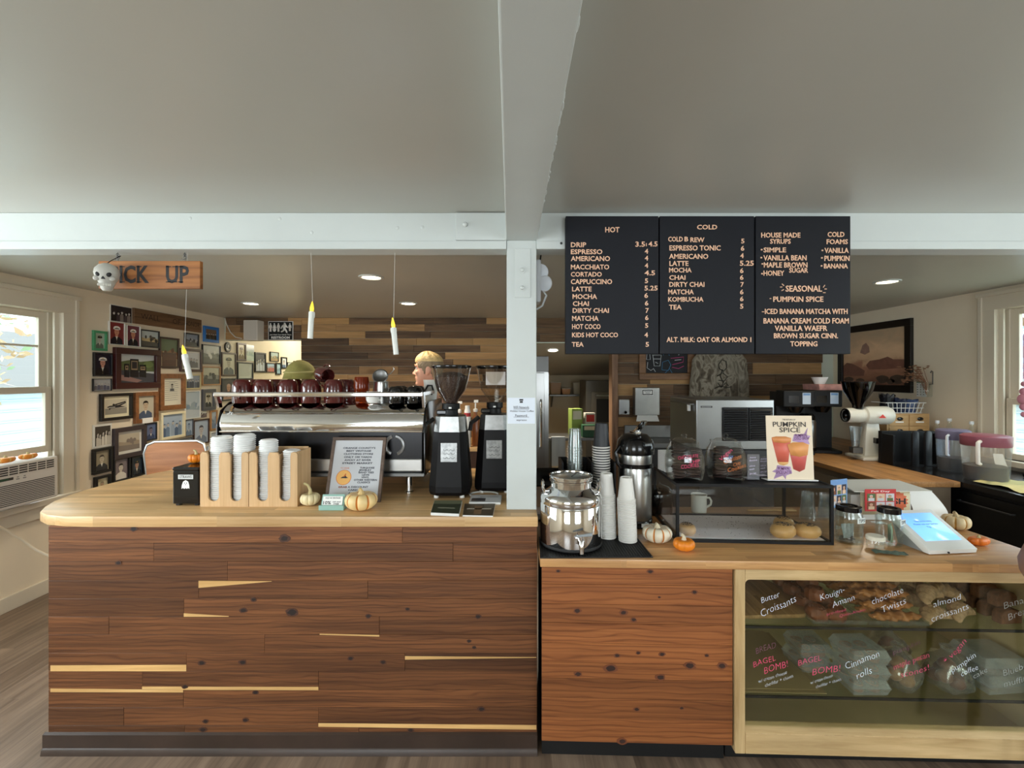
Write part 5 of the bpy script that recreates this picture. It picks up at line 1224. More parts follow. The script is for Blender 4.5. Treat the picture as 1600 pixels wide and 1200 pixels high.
# ------------------------------------------------------------------ on the right counter
q = [T(843.5, 872.5, RT), T(1020.5, 871.5, RT), T(993, 838, RT), T(842, 840, RT)]
c = Vector(((q[0].x+q[1].x)/2, (q[0].y+q[2].y)/2, RT)); r = thing('drip_mat', 'black ribbed rubber mat under the steel dispenser', 'mat', c)
rubber = M('black_rubber', (18, 18, 19), .6)
mb = MB(); mb.prism([p-c for p in q], (0, 0, .004), rubber); mb.build('base', r)
mb = MB()
for k in range(40):
    t = (k+.5)/40; a, b = q[0].lerp(q[1], t), q[3].lerp(q[2], t); a, b = a.lerp(b, .02)-c, b.lerp(a, .02)-c
    mb.prism([a+Vector((-.0014, 0, .004)), a+Vector((.0014, 0, .004)), b+Vector((.0014, 0, .004)), b+Vector((-.0014, 0, .004))], (0, 0, .003), rubber)
mb.build('rib', r)['kind'] = 'stuff'
MT = RT+.0072
# steel dispenser
dY = 2.115; dX = cx(892, dY)
r = thing('steel_dispenser', 'polished steel drink dispenser with a spigot and two handles', 'dispenser', (dX, dY, MT))
R0 = .140; s_ = dY/F; zz = lambda py: H-(py-CY)*s_-MT
mb = MB(); mb.lathe([(0, .012), (R0*.99, .012), (R0, .02), (R0, .215), (R0*.985, .219), (R0, .223), (R0, .248), (R0*.97, .262), (R0*.86, .276), (R0*.7, .292), (R0*.655, .30), (R0*.655, .326), (R0*.70, .330), (R0*.70, .336), (R0*.66, .340), (R0*.66, .346), (R0*.71, .350), (R0*.71, .358), (R0*.69, .361), (R0*.66, .358), (R0*.63, .33), (0, .325)], chrome, n=48); mb.build('body', r); r.scale = (1, 1, .865)
mb = MB(); mb.lathe([(0, 0), (R0*.97, 0), (R0*1.005, .006), (R0*1.005, .018), (R0*.99, .022)], rubber, n=48); mb.build('base_ring', r)
mb = MB(); mb.lathe([(R0*.64, .352), (R0*.62, .348), (R0*.3, .352), (0, .354)], steel, n=40); mb.tube([(.0, -.03, .356), (.03, .0, .372), (.05, .02, .36)], .004, dull_steel, 6); mb.build('lid', r)
for s2 in (-1, 1):
    mb = MB(); x = s2*R0*.86
    mb.tube([(x, -.03, .268), (x*1.08, -.034, .30), (x*1.06, -.02, .325), (x*1.06, .02, .325), (x*1.08, .034, .30), (x, .03, .268)], .006, chrome, 8); mb.build('handle', r)
mb = MB(); mb.T = Matrix.Translation((.02, -R0*.99, .070))
mb.cyl((0, .01, 0), (0, -.012, 0), .020, chrome, n=20); mb.cyl((0, -.01, 0), (0, -.045, 0), .009, chrome); mb.tube([(0, -.045, .012), (0, -.05, 0), (0, -.055, -.02), (0, -.055, -.045)], [.011, .012, .010, .009], chrome, 12); mb.cyl((0, -.046, .01), (0, -.046, .034), .006, chrome); mb.tube([(-.03, -.046, .034), (.0, -.046, .038), (.045, -.046, .044)], [.004, .006, .009], M('lever_grey', (150, 156, 160), .3), 8)
mb.build('spigot', r)
# stacks of white cups, upside down
cupw = M('white_cup_paper', (228, 226, 220), .55); cupd = M('charcoal_cup_paper', (46, 48, 52), .5)
def cup(name, rim, base, h, m, rim_m=None):
    mb = MB(); mb.lathe([(rim-.004, 0), (rim, .001), (rim+.0015, .004), (rim, .0075), (rim-.003, .008)], rim_m or m, n=24); mb.lathe([(rim-.003, .008), (base, h), (base-.003, h), (base-.004, h-.006), (0, h-.006)], m, n=24)
    return mb.build(name)
def stack(px, Y, z0, n, pitch, proto, label, group, lean=0):
    for k in range(n):
        loc = (cx(px, Y)+lean*k, Y+.001*math.sin(k*1.7), z0+k*pitch)
        if k == 0 and proto.get('new'): o = proto['o']; proto['new'] = False
        else: o = proto['o'].copy(); COL.objects.link(o)
        o.location = loc; o['label'] = label; o['category'] = 'paper cup'; o['group'] = group; o.rotation_euler = (0, 0, k*.7)
pc = {'o': cup('paper_cup', .0415, .0275, .105, cupw), 'new': True}
stack(981, 2.135, MT, 26, .0076, pc, 'white paper cup in the upturned stack nearest the airpot', 'stacked white paper cups', -.0003)
stack(949, 2.185, MT, 27, .0076, pc, 'white paper cup in the upturned stack beside the steel dispenser', 'stacked white paper cups', -.0002)
# black cup organiser behind with charcoal and clear cups
oy = 2.42
r = thing('cup_organizer', 'black cup organizer behind the steel dispenser', 'cup organizer', (cx(905, oy), oy, RT))
mb = MB(); mb.box((-.10, -.07, 0), (.18, .10, .20), black_matte, .004); mb.build('base_box', r)
for x in (-.10, .052, .168): mb = MB(); mb.box((x, -.07, .20), (x+.01, .10, .33), black_matte, .002); mb.build('divider', r)
mb = MB(); mb.box((-.10, .09, .20), (.178, .10, .33), black_matte, .002); mb.build('back_panel', r)
dc = {'o': cup('charcoal_cup', .046, .031, .125, cupd, cupw), 'new': True}
stack(939.5, oy-.02, RT+.2005, 16, .0132, dc, 'charcoal paper cup with white rim in the tall upturned stack', 'stacked charcoal cups')
clm = GLASS('clear_cup', (240, 243, 241), 1.8, .08, .08)
clc = {'o': cup('clear_cup', .040, .029, .10, clm), 'new': True}
stack(898, oy-.02, RT+.2005, 15, .014, clc, 'frosted clear cup in the upturned stack left of the charcoal cups', 'stacked clear cups')
# airpot
aY = 2.40; r = thing('airpot', 'brushed steel airpot with a black pump top', 'airpot', (cx(992.5, aY), aY, RT), rz=.35)
k_ = aY/F
mb = MB(); mb.lathe([(0, .02), (.080, .02), (.083, .03), (.083, .285), (.080, .295), (.080, .305)], steel, n=40); mb.build('body', r)
mb = MB(); mb.lathe([(0, 0), (.082, 0), (.086, .004), (.086, .034), (.083, .038)], black_gloss, n=40); mb.box((-.022, -.0875, .010), (.02, -.084, .028), paper); mb.build('base', r)
mb = MB(); mb.lathe([(.083, .30), (.090, .302), (.090, .318), (.083, .322)], black_gloss, n=40); mb.build('shoulder_ring', r)
mb = MB(); mb.lathe([(.083, .322), (.085, .36), (.084, .366)], steel, n=40); mb.build('neck_band', r)
mb = MB(); mb.lathe([(.084, .366), (.094, .37), (.097, .40), (.088, .44), (.060, .468), (.030, .474), (0, .474)], black_gloss, n=40); mb.prism([(-.022, -.07, .41), (.022, -.07, .41), (.018, -.112, .405), (-.018, -.112, .405)], (0, .005, .035), black_gloss, bev=.004); mb.build('pump_top', r)
mb = MB(); mb.box((-.016, -.03, .470), (.016, .03, .485), chrome, .004); mb.prism([(-.015, -.005, .485), (-.017, -.075, .545), (-.017, -.085, .540), (-.015, -.015, .478)], (.032, 0, 0), chrome, bev=.002); mb.build('lever', r)
mb = MB(); mb.tube([(-.092, 0, .41), (-.118, -.0, .38), (-.11, 0, .33), (-.088, 0, .30)], .009, black_gloss, 8); mb.build('carry_handle', r)

# glass bakery display on the counter
a, b = T(1057, 847, RT), T(1303, 852, RT); dz_ = math.atan2(b.y-a.y, b.x-a.x)
DW, DD, DH = (b-a).length, .42, .272
r = thing('bakery_display', 'black framed glass display box on the right counter', 'display case', a, rz=dz_)
e = .013
mb = MB()
for x in (0, DW-e):
    for y in (0, DD-e): mb.box((x, y, 0), (x+e, y+e, DH), black_matte)
for z in (0, DH-e):
    for y in (0, DD-e): mb.box((e, y, z), (DW-e, y+e, z+e), black_matte)
    for x in (0, DW-e): mb.box((x, e, z), (x+e, DD-e, z+e), black_matte)
mb.build('frame', r)
mb = MB(); gp = GLASS('display_glass', (250, 251, 250), .8)
mb.box((e, .004, e), (DW-e, .007, DH-e), gp); mb.box((.004, e, e), (.007, DD-e, DH-e), gp); mb.box((DW-.007, e, e), (DW-.004, DD-e, DH-e), gp); mb.box((e, DD-.007, e), (DW-e, DD-.004, DH-e), gp); mb.build('pane', r)
mb = MB(); mb.box((e, e, DH-.010), (DW-e, DD-e, DH-.004), black_matte); mb.build('top_panel', r)
mb = MB(); mb.box((e, e, .001), (DW-e, DD-e, .005), black_matte); mb.build('floor_panel', r)
DM = Matrix.Translation(a) @ Matrix.Rotation(dz_, 4, 'Z')
def dl_(x, y, z): return DM @ Vector((x, y, z))
r = thing('baking_sheet', 'baking sheet lined with crumb strewn paper inside the display', 'tray', dl_(.03, .028, .0055), rz=dz_)
mb = MB(); mb.box((0, 0, 0), (.655, .36, .006), steel, .001); mb.build('pan', r)
mb = MB(); mb.box((.005, .005, .006), (.65, .355, .0072), M('baking_paper', (216, 204, 200), .7)); mb.build('paper_liner', r)
mb = MB(); R_ = random.Random(8); cb = M('crumb', (96, 70, 52), .8)
for k in range(150): mb.sph((R_.uniform(.03, .62), R_.uniform(.03, .34), .008), (R_.uniform(.0012, .004), R_.uniform(.001, .002), .001), cb, 5, 3)
mb.build('crumbs', r)['kind'] = 'stuff'
dough = M('bagel_crust', (206, 160, 98), .4, var=(9, .22)); seed_m = M('seeds', (50, 40, 34), .6)
def bagel(label, x, y, sz_, rz, rx=0, seeds=True):
    r = thing('bagel_bomb', label, 'bagel', dl_(x, y, .013), group='round seeded bagels in the display', rot=(0, 0, rz))
    mb = MB(); mb.lathe([(0, 0), (.75, 0), (.97, .25), (1.0, .5), (.88, .8), (.6, .98), (.25, 1.06), (0, 1.07)], dough, n=28, fn=lambda a_, z, q: 1+.04*math.sin(2*a_+1))
    for v in mb.bm.verts: v.co = Vector((v.co.x*sz_, v.co.y*sz_*.88, v.co.z*sz_*.98))
    mb.build('bun', r)
    if seeds:
        mb = MB(); R = random.Random(int(x*1000))
        for k in range(95):
            an, q = R.uniform(0, 6.28), math.sqrt(R.random())*.62; z = sz_*.98*(1.085-.30*q*q)
            mb.sph((q*sz_*math.cos(an), q*sz_*.86*math.sin(an), z), (.0032, .0018, .0014), seed_m, 6, 4)
        mb.build('seeds', r)['kind'] = 'stuff'
    return r
bagel('seeded round bagel in the display, left one of the front pair', DW-.186, .075, .060, .3); bagel('seeded round bagel in the display, right one of the front pair', DW-.072, .082, .057, -.4); bagel('seeded round bagel behind the front pair in the display', DW-.125, .185, .055, .8)
bagel('single bagel at the left front corner of the display', .075, .085, .048, 1.2)
pc2 = {'o': cup('plastic_cup', .038, .028, .11, clear_plastic), 'new': True}
for px, n, l in ((1262, 5, 'clear plastic cup in the taller upturned stack inside the display'), (1290, 4, 'clear plastic cup in the shorter upturned stack inside the display')):
    for k in range(n):
        p = T(px, 822, RT); loc = (cx(px, 2.43), 2.43, RT+.0135+k*.009); o = pc2['o'] if pc2['new'] else pc2['o'].copy()
        if not pc2['new']: COL.objects.link(o)
        pc2['new'] = False; o.location = loc; tag(o, l, 'plastic cup', 'clear plastic cups in the display')
p = T(1092, 801, RT); r = thing('white_mug', 'white mug behind the glass display', 'mug', p)
mb = MB(); mb.lathe([(0, 0), (.034, 0), (.040, .006), (.0415, .03), (.041, .09), (.044, .105), (.041, .105), (.038, .09), (.038, .012), (0, .01)], M('milk_glass', (214, 210, 200), .3), n=30); mb.build('bowl', r)
mb = MB(); mb.tube([(.038, 0, .085), (.060, 0, .084), (.070, 0, .066), (.066, 0, .045), (.040, 0, .030)], .006, M('milk_glass', (214, 210, 200), .3), 8); mb.build('handle', r)
r = thing('wooden_spatula', 'wooden spatula lying behind the glass display', 'spatula', T(1205, 798, RT)+Vector((0, 0, .001)), rz=.05)
mb = MB(); mb.prism([(-.14, -.006, 0), (.02, -.008, 0), (.06, -.028, 0), (.13, -.03, 0), (.135, .02, 0), (.06, .024, 0), (.02, .008, 0), (-.14, .006, 0)], (0, 0, .008), pine, bev=.002); mb.build('blade', r)
# ---- on top of the display
TZ = RT+DH
def dt(px, py=None, y=.12):              # a point on the display top along its depth
    p0 = dl_(0, y, DH); p1 = dl_(DW, y, DH); q_ = (px-CX)/F; t_ = (q_*p0.y-p0.x)/((p1.x-p0.x)-q_*(p1.y-p0.y)); return p0.lerp(p1, t_)
jar_g = GLASS('jar_glass', (246, 247, 246), 1.3)
choc = M('chocolate_cookie', (52, 30, 26), .7, var=(40, .4), bump=(50, .5))
def cookie_jar(px, label, words, y=.11):
    r = thing('cookie_jar', label, 'cookie jar', dt(px, y=y)+Vector((0, 0, .0005)), rz=dz_, group='rounded glass cookie jars')
    mb = MB(); a_, d_ = .074, .07
    def sq(an, z, q): return 1/max(abs(math.cos(an)), abs(math.sin(an)))**.55
    prof = [(0, .004), (.050, .003), (.058, 0), (.064, .01), (.070, .05), (.070, .10), (.062, .145), (.052, .168), (.050, .178), (.053, .182), (.050, .185)]
    mb.T = Matrix.Diagonal((1.24, 1.12, 1.0, 1)); mb.lathe(prof, jar_g, n=40, fn=sq); mb.lathe([(.060, .012), (.066, .05), (.066, .10), (.058, .143), (.048, .168)][::-1], jar_g, n=40, fn=sq); mb.build('body', r)
    mb = MB(); mb.lathe([(.052, .183), (.052, .188), (.038, .196), (.012, .198), (.010, .204), (.016, .210), (.010, .216), (0, .217)], jar_g, n=32); mb.build('lid', r)
    R = random.Random(px); ck = None
    mb = MB(); mb.lathe([(0, 0), (.027, 0), (.033, .004), (.030, .009), (.012, .012), (0, .0115)], choc, n=16, fn=lambda an, z, q: 1+.05*math.sin(7*an))
    o0 = mb.build('cookie', None)
    n = 0
    for z in range(10):
        for (ax_, by_) in ((-.034, -.022), (.034, -.026), (0, .030)):
            o = o0 if n == 0 else o0.copy()
            if n: COL.objects.link(o)
            n += 1; o.location = r.location+Vector((ax_+R.uniform(-.004, .004), by_, .010+z*.0145)); o.rotation_euler = (R.uniform(-.12, .12), R.uniform(-.12, .12), R.uniform(0, 6))
            tag(o, 'dark chocolate cookie inside the '+('left' if px < 1100 else 'right')+' glass cookie jar', 'cookie', 'cookies in the glass jars')
    mb = MB()
    for t_, x0, z0, x1, z1, hh, m in words:
        u = Vector((x1-x0, 0, z1-z0)); L = u.length; u.normalize(); v = Vector((-u.z, 0, u.x))
        mb.text(t_, (x0*1.15, -.087, z0), u, v, hh, m, w=L, bold=-.010, shear=.15, jit=1)
    mb.build('lettering', r, norm=False); return r
og_ = M('orange_marker', (214, 120, 50), .5); bl_ = M('blue_marker', (110, 150, 226), .5)
cookie_jar(1069, 'rounded glass cookie jar lettered CHOCOLATE CHIP COOKIES', [("CHOCOLATE", -.048, .105, .045, .118, .016, pk), ("CHIP", -.002, .086, .045, .093, .016, pk), ("COOKIES", -.036, .062, .045, .074, .017, pk)])
cookie_jar(1133, 'rounded glass cookie jar lettered Vegan chocolate chip cookies', [("Vegan", -.046, .098, .006, .148, .018, pk), ("Chocolate", -.034, .084, .046, .116, .020, og_), ("GF", -.014, .108, .006, .116, .012, bl_), ("Chip", .004, .074, .036, .086, .016, og_), ("Cookies", -.018, .046, .064, .074, .018, og_)], .12)
# acrylic price stands
acr = GLASS('acrylic_stand', (224, 216, 224), 1.8, .05, .16)
for px, w_, h_, y, l in ((1177, .056, .122, .10, 'clear acrylic price stand with white writing beside the right cookie jar'), (1193, .05, .10, .17, 'second clear acrylic stand behind the price stand')):
    r = thing('acrylic_stand', l, 'sign stand', dt(px, y=y)+Vector((0, 0, .0005)), rz=dz_)
    mb = MB(); mb.box((-w_/2, -.003, 0), (w_/2, .003, h_), acr); mb.box((-w_/2, -.003, 0), (w_/2, .05, .003), acr); mb.build('panel', r)
    mb = MB(); wl = M('lilac_marker', (226, 210, 236), .5)
    for t_, z, ww in (("Avery", .102, .03), ("Banana", .088, .036), ("slice", .062, .026), ("each", .046, .022), ("$4.50", .024, .03)): mb.text(t_, (-w_/2+.008, -.0042, z*h_/.122), Vector((1, 0, .1)), Z_, .008, wl, w=ww, shear=.2, bold=-.003)
    mb.build('lettering', r, norm=False)
# poster
r = thing('pumpkin_spice_poster', 'cream poster headed PUMPKIN SPICE standing on the display', 'poster', dt(1236, y=.09)+Vector((0, 0, .0005)), rot=(-.07, 0, dz_))
s_ = (dt(1236, y=.09).y)/F; pw, ph = 70*s_, 101*s_
mb = MB(); mb.box((-pw/2, 0, .004), (pw/2, .003, ph), M('poster_cream', (234, 216, 190), .5)); mb.build('sheet', r)
mb = MB(); mb.box((-pw/2-.008, -.014, 0), (pw/2+.012, .05, .005), paper, .001); mb.build('stand', r)
mb = MB(); kx, kz = pw/345., ph/505.
def pz(x, y): return ((x-1180)*kx, (568-y)*kz)
def ps(pts, c, k): mb.prism([(pz(x, y)[0], -.0003*k, pz(x, y)[1]) for x, y in pts], (0, .0003, 0), M('poster_%d_%d' % c[:2], c, .5))
ps([(1045, 240), (1190, 245), (1165, 430), (1130, 450), (1085, 430)], (216, 104, 84), 1); ps([(1045, 235), (1080, 226), (1150, 226), (1192, 238), (1190, 270), (1140, 280), (1060, 272)], (226, 148, 88), 2); ps([(1085, 425), (1168, 425), (1160, 440), (1130, 452), (1095, 444)], (236, 178, 110), 2)
ps([(1168, 300), (1320, 300), (1285, 480), (1245, 500), (1200, 480)], (206, 92, 84), 3); ps([(1162, 290), (1200, 272), (1280, 270), (1322, 290), (1310, 370), (1250, 384), (1185, 372)], (232, 158, 92), 4)
ps([(1320, 155), (1290, 205), (1215, 210), (1200, 262), (1330, 285), (1318, 250), (1340, 220), (1308, 215)], (196, 160, 204), 2); ps([(1080, 450), (1180, 460), (1190, 510), (1145, 530), (1140, 560), (1120, 530), (1050, 558), (1070, 510), (1040, 500), (1072, 480)], (196, 160, 204), 2)
bk_, pu = M('poster_ink', (44, 36, 34), .6), M('poster_purple', (96, 42, 92), .6)
for t_, x0, y0, x1, y1, m in (("THE RETURN OF", 1130, 100, 1228, 89, bk_), ("PUMPKIN", 1058, 150, 1305, 112, bk_), ("SPICE", 1105, 193, 1262, 157, bk_), ("PUMPKIN", 1220, 228, 1310, 206, pu), ("COLD BREW", 1215, 250, 1328, 230, pu), ("PUMPKIN", 1085, 488, 1170, 466, pu), ("SPICE LATTE", 1068, 516, 1185, 492, pu)):
    A, B = pz(x0, y0), pz(x1, y1); mb.text(t_, (A[0], -.0018, A[1]), X_, Z_, B[1]-A[1], m, w=B[0]-A[0], bold=.008)
mb.build('print', r, norm=False)
# napkins behind the left jar
r = thing('napkin_stack', 'white napkins behind the left cookie jar', 'napkins', dt(1045, y=.30)+Vector((0, 0, .0006)), rz=dz_+.2)
mb = MB(); R_ = random.Random(4)
for k in range(14): mb.box((-.04+R_.uniform(-.003, .003), -.05+k*.007, 0), (.04, -.046+k*.007, .10+R_.uniform(-.006, .006)), paper)
mb.build('sheets', r)
# pumpkins by the display
pumpkin('flat white pumpkin with orange stripes at the left of the display', T(1026.5, 846, RT), .068, .082, 9, (234, 224, 200), (204, 130, 52), stemc=(214, 200, 170), stem=.3)
pumpkin('small orange pumpkin at the left front corner of the display', T(1066, 857, RT)+Vector((0, -.02, 0)), .047, .058, 7, (232, 134, 30), stemc=(214, 180, 110), stem=.8)

# ---- tip jars, till, leaflets
def tipjar(px, py, label, h=.155, rad=.054, words="TIPS", notes=False, rz=0):
    r = thing('tip_jar', label, 'tip jar', T(px, py, RT), rz=rz, group='glass tip jars')
    mb = MB(); mb.lathe([(0, .003), (rad*.9, 0), (rad, .008), (rad, h*.72), (rad*.92, h*.82), (rad*.82, h*.88), (rad*.82, h*.94)], clear, n=36, fn=lambda an, z, q: 1+.02*math.cos(6*an)); mb.lathe([(rad*.78, h*.9), (rad*.93, h*.7), (rad*.94, .01), (0, .008)], clear, n=36); mb.build('body', r)
    mb = MB(); mb.lathe([(rad*.84, h*.86), (rad*.90, h*.87), (rad*.90, h*.99), (rad*.84, h), (rad*.6, h), (rad*.6, h*.985), (rad*.84, h*.985)], black_gloss, n=36, fn=lambda an, z, q: 1+.012*math.cos(40*an)); mb.build('lid', r)
    mb = MB(); mb.T = Matrix.Rotation(.25, 4, 'Z'); mb.box((-.02, -rad-.0025, h*.6), (.024, -rad-.001, h*.75), M('jar_label', (214, 220, 214), .5)); mb.text(words, (.002, -rad-.003, h*.63), X_, Z_, h*.085, ink, w=.036, al='C', shear=.2); mb.build('name_label', r, norm=False)
    if notes:
        mb = MB(); gm = M('banknote', (150, 172, 142), .7, var=(60, .25)); R = random.Random(6)
        for k in range(5):
            a_ = R.uniform(-.6, .6); x = -.024+k*.011; mb.tube
            pts = [(x+.012*math.sin(i*.5+k), -.030+.014*k*.6, .012+i*.016) for i in range(6)]
            vs = [p for q_ in pts for p in ((q_[0]-.011, q_[1], q_[2]), (q_[0]+.011, q_[1]+.012*math.cos(a_), q_[2]))]
            mb._add(vs, [(2*i, 2*i+1, 2*i+3, 2*i+2) for i in range(5)], gm)
        lab(mb.build('banknotes', r), 'folded green banknotes')
    else:
        mb = MB(); R = random.Random(9); gm = M('coin', (120, 112, 100), .35, .9)
        for k in range(26): an, q = R.uniform(0, 6.28), R.uniform(0, .036); mb.cyl((q*math.cos(an), q*math.sin(an), .011+.0018*(k//6)), (q*math.cos(an), q*math.sin(an), .0126+.0018*(k//6)), .011, gm, n=12)
        for k in range(3): vs = [(-.03+k*.02, -.01+.01*k, .02), (-.01+k*.02, -.012+.012*k, .02), (-.014+k*.02, 0, .085), (-.034+k*.02, .004, .08)]; mb._add(vs, [(0, 1, 2, 3)], M('banknote_grey', (128, 134, 128), .7, var=(60, .3)))
        lab(mb.build('coins_and_notes', r), 'coins and crumpled notes')
    return r
tipjar(1326, 846, 'glass tip jar with black lid right beside the display', .168, .057)
tipjar(1389, 850, 'glass tip jar with black lid holding green banknotes', .168, .051, "TIPS", True, .2)
r = thing('small_jar', 'small clear jar with a white lid between the tip jars', 'jar', T(1354.5, 849, RT)+Vector((.0, -.05, 0)))
mb = MB(); mb.lathe([(0, .002), (.031, 0), (.034, .006), (.034, .034), (.031, .04)], clear, n=30); mb.build('body', r)
mb = MB(); mb.lathe([(0, .054), (.033, .054), (.036, .051), (.036, .036), (.034, .036)], M('ivory_lid', (222, 216, 196), .4), n=30); mb.build('lid', r)
r = thing('loose_banknote', 'crumpled green banknote lying before the tip jars', 'banknote', T(1392, 866, RT)+Vector((0, 0, .001)), rz=-.25)
mb = MB(); vs = []
for i in range(9):
    x = -.065+i*.0155; z = .003+.004*abs(math.sin(i*1.3)); vs += [(x, -.02+.004*math.sin(i), z), (x, .022+.003*math.cos(i), z*1.3)]
mb._add(vs, [(2*i, 2*i+2, 2*i+3, 2*i+1) for i in range(8)], M('banknote_dark', (86, 104, 92), .6, var=(70, .6))); mb.build('note', r, norm=False)
# till stand with screen
q = [T(1448, 853, RT), T(1524, 853, RT), T(1491, 815, RT), T(1412, 817, RT)]
c = (q[0]+q[1])/2; rz = math.atan2(q[1].y-q[0].y, q[1].x-q[0].x)
r = thing('point_of_sale_stand', 'white card payment stand with a glowing blue screen', 'payment terminal', (1.90, 2.085, RT), rz=.10)
pw = M('pos_white', (222, 222, 216), .35)
mb = MB(); mb.prism([(-.115, -.095, .004), (-.115, -.07, .004), (-.115, .12, .115), (-.115, .10, .135), (-.115, -.10, .022)], (.23, 0, 0), pw, bev=.004); mb.prism([(-.10, -.08, 0), (-.10, .06, 0), (-.10, .09, .09)], (.20, 0, 0), M('pos_grey', (150, 152, 150), .4)); mb.build('stand', r)
mb = MB(); n_ = Vector((0, -.113, .20)).normalized(); v_ = Vector((0, .20, .113)).normalized(); o_ = Vector((0, -.10, .022))
def sp_(u, v, k=.0008): return o_+X_*u+v_*v+n_*k
mb.prism([sp_(-.088, .05), sp_(.088, .05), sp_(.088, .208), sp_(-.088, .208)], n_*.001, M('lcd_blue', (120, 178, 246), .2, emit=.9))
for k_, ww in ((.155, .085), (.138, .12), (.121, .02)): mb.text(("Thank you for visiting", "Please see our barista", "Tip")[int((.155-k_)/.017+.1)], sp_(0, k_, .0022), X_, v_, .008, M('screen_text', (74, 122, 196), .4), w=ww, al='C')
lab(mb.build('screen', r, norm=False), 'glowing light blue screen')
mb = MB(); mb.box((-.03, -.104, .008), (-.024, -.099, .014), ink); mb.build('badge', r)
# card printer box with FRESH sticker and collages
p = T(1402, 800, RT); bx_ = M('cardboard_white', (214, 214, 206), .6)
r = thing('sticker_box', 'open white box with an orange FRESH sticker behind the tip jars', 'box', (1.98, 2.47, RT), rz=.03)
mb = MB(); mb.box((-.16, 0, 0), (.17, .14, .135), bx_, .001); mb.prism([(-.19, -.06, .165), (.23, -.06, .165), (.19, .10, .185), (-.16, .10, .185)], (0, 0, .003), bx_); mb.box((-.16, .10, .135), (.17, .14, .186), bx_); mb.build('carton', r)
mb = MB(); mb.prism([(x, -.004, z) for x, z in ((-.11, .03), (.16, .03), (.16, .165), (-.11, .165))], (0, .003, 0), M('cream_card', (232, 220, 184), .5)); c_ = (.058, .098); mb.prism([(c_[0]+(.094 if k % 2 else .082)*math.cos(k*PI/20), -.0055, c_[1]+(.064 if k % 2 else .056)*math.sin(k*PI/20)) for k in range(40)], (0, .001, 0), M('orange_sticker', (224, 116, 78), .5)); mb.text('FRESH', (.055, -.0062, .086), X_, Z_, .028, ink, w=.16, al='C', bold=.03); lab(mb.build('sticker', r, norm=False), 'orange starburst sticker lettered FRESH')
def collage(label, loc, rot, w_, h_, base, seed, head, lift):
    r = thing('photo_collage', label, 'photo collage', loc, rot=rot, group='photo collage cards by the till'); R = random.Random(seed)
    mb = MB(); mb.box((-.03, -.01, 0), (.03, .03, .004), clear_plastic); mb.box((-.008, .003, 0), (.008, .006, lift+h_*.5), clear_plastic); mb.build('clip_stand', r); TL = Matrix.Translation((0, 0, lift))
    mb = MB(TL); mb.box((-w_/2, 0, 0), (w_/2, .0015, h_), M('collage%d' % base[0], base, .35)); mb.build('card', r)
    mb = MB(TL)
    for i in range(3):
        for j in range(2):
            x = -w_/2+w_*.07+i*w_*.30; z = h_*.08+j*h_*.38
            cs = [(222, 190, 160), (60, 56, 66), (206, 206, 210), (126, 80, 60), (90, 110, 70)]; R.shuffle(cs)
            mb.box((x, -.0005, z), (x+w_*.27, 0, z+h_*.34), PH(cs[0])); mb.box((x+w_*.04, -.0008, z), (x+w_*.23, -.0003, z+h_*.14), PH(cs[1])); mb.sph((x+w_*.13, -.0006, z+h_*.19), (w_*.05, .0004, h_*.07), PH((210, 160, 132)), 10, 6); mb.sph((x+w_*.13, -.0005, z+h_*.23), (w_*.055, .0003, h_*.045), PH(cs[1]), 10, 6)
    mb.text(head, (0, -.0008, h_*.87), X_, Z_, h_*.07, paper, w=w_*.6, al='C'); mb.build('print', r, norm=False); return r
collage('blue photo collage card standing behind the left tip jar', (1.66, 2.33, RT), (0, 0, .35), .12, .14, (110, 150, 200), 3, '', .108)
collage('red photo collage card propped on the white box', (1.93, 2.405, RT), (0, 0, .02), .165, .115, (190, 46, 48), 8, 'Fall Day', .065)
r = thing('white_leaflet', 'curled white paper notice standing behind the payment stand', 'leaflet', T(1452, 808, RT), rz=-.05)
mb = MB(); vs = []
for i in range(9):
    t_ = i/8; y = .06*t_*t_-.01+.04*max(0, .3-t_); z = .002+.13*t_; sk_ = -.055*t_
    vs += [(-.085+sk_*.2, y, z), (.105+sk_, y, z)]
mb._add(vs, [(2*i, 2*i+1, 2*i+3, 2*i+2) for i in range(8)], paper); mb.build('sheet', r, norm=False)
mb = MB()
for k, (t_, ww) in enumerate((("California Proposition 65", .09), ("WARNING", .05), ("chemicals in coffee", .075))): mb.text(t_, (-.005, .0435-.010*k, .118-.016*k), X_, Vector((0, .35, 1)).normalized(), .005, dark_grey, w=ww, al='C')
mb.build('print', r, norm=False)
for px, py, hh, l in ((1342, 800, .20, 'clear plastic cup behind the left tip jar'),):
    o = pc2['o'].copy(); COL.objects.link(o); o.location = (cx(1347, 2.6), 2.6, RT); tag(o, l, 'plastic cup')
p = T(1512, 836, RT)
pumpkin('pale striped pumpkin behind the payment stand', p+Vector((.03, .09, 0)), .06, .078, 8, (226, 204, 160), (196, 146, 70), stemc=(190, 170, 130), stem=.5)
r = pumpkin('long orange gourd beside the payment stand', T(1526, 852, RT)+Vector((.01, .0, 0)), .034, .044, 6, (226, 118, 34), name='gourd', stem=.3); r.scale = (1.35, .8, 1)
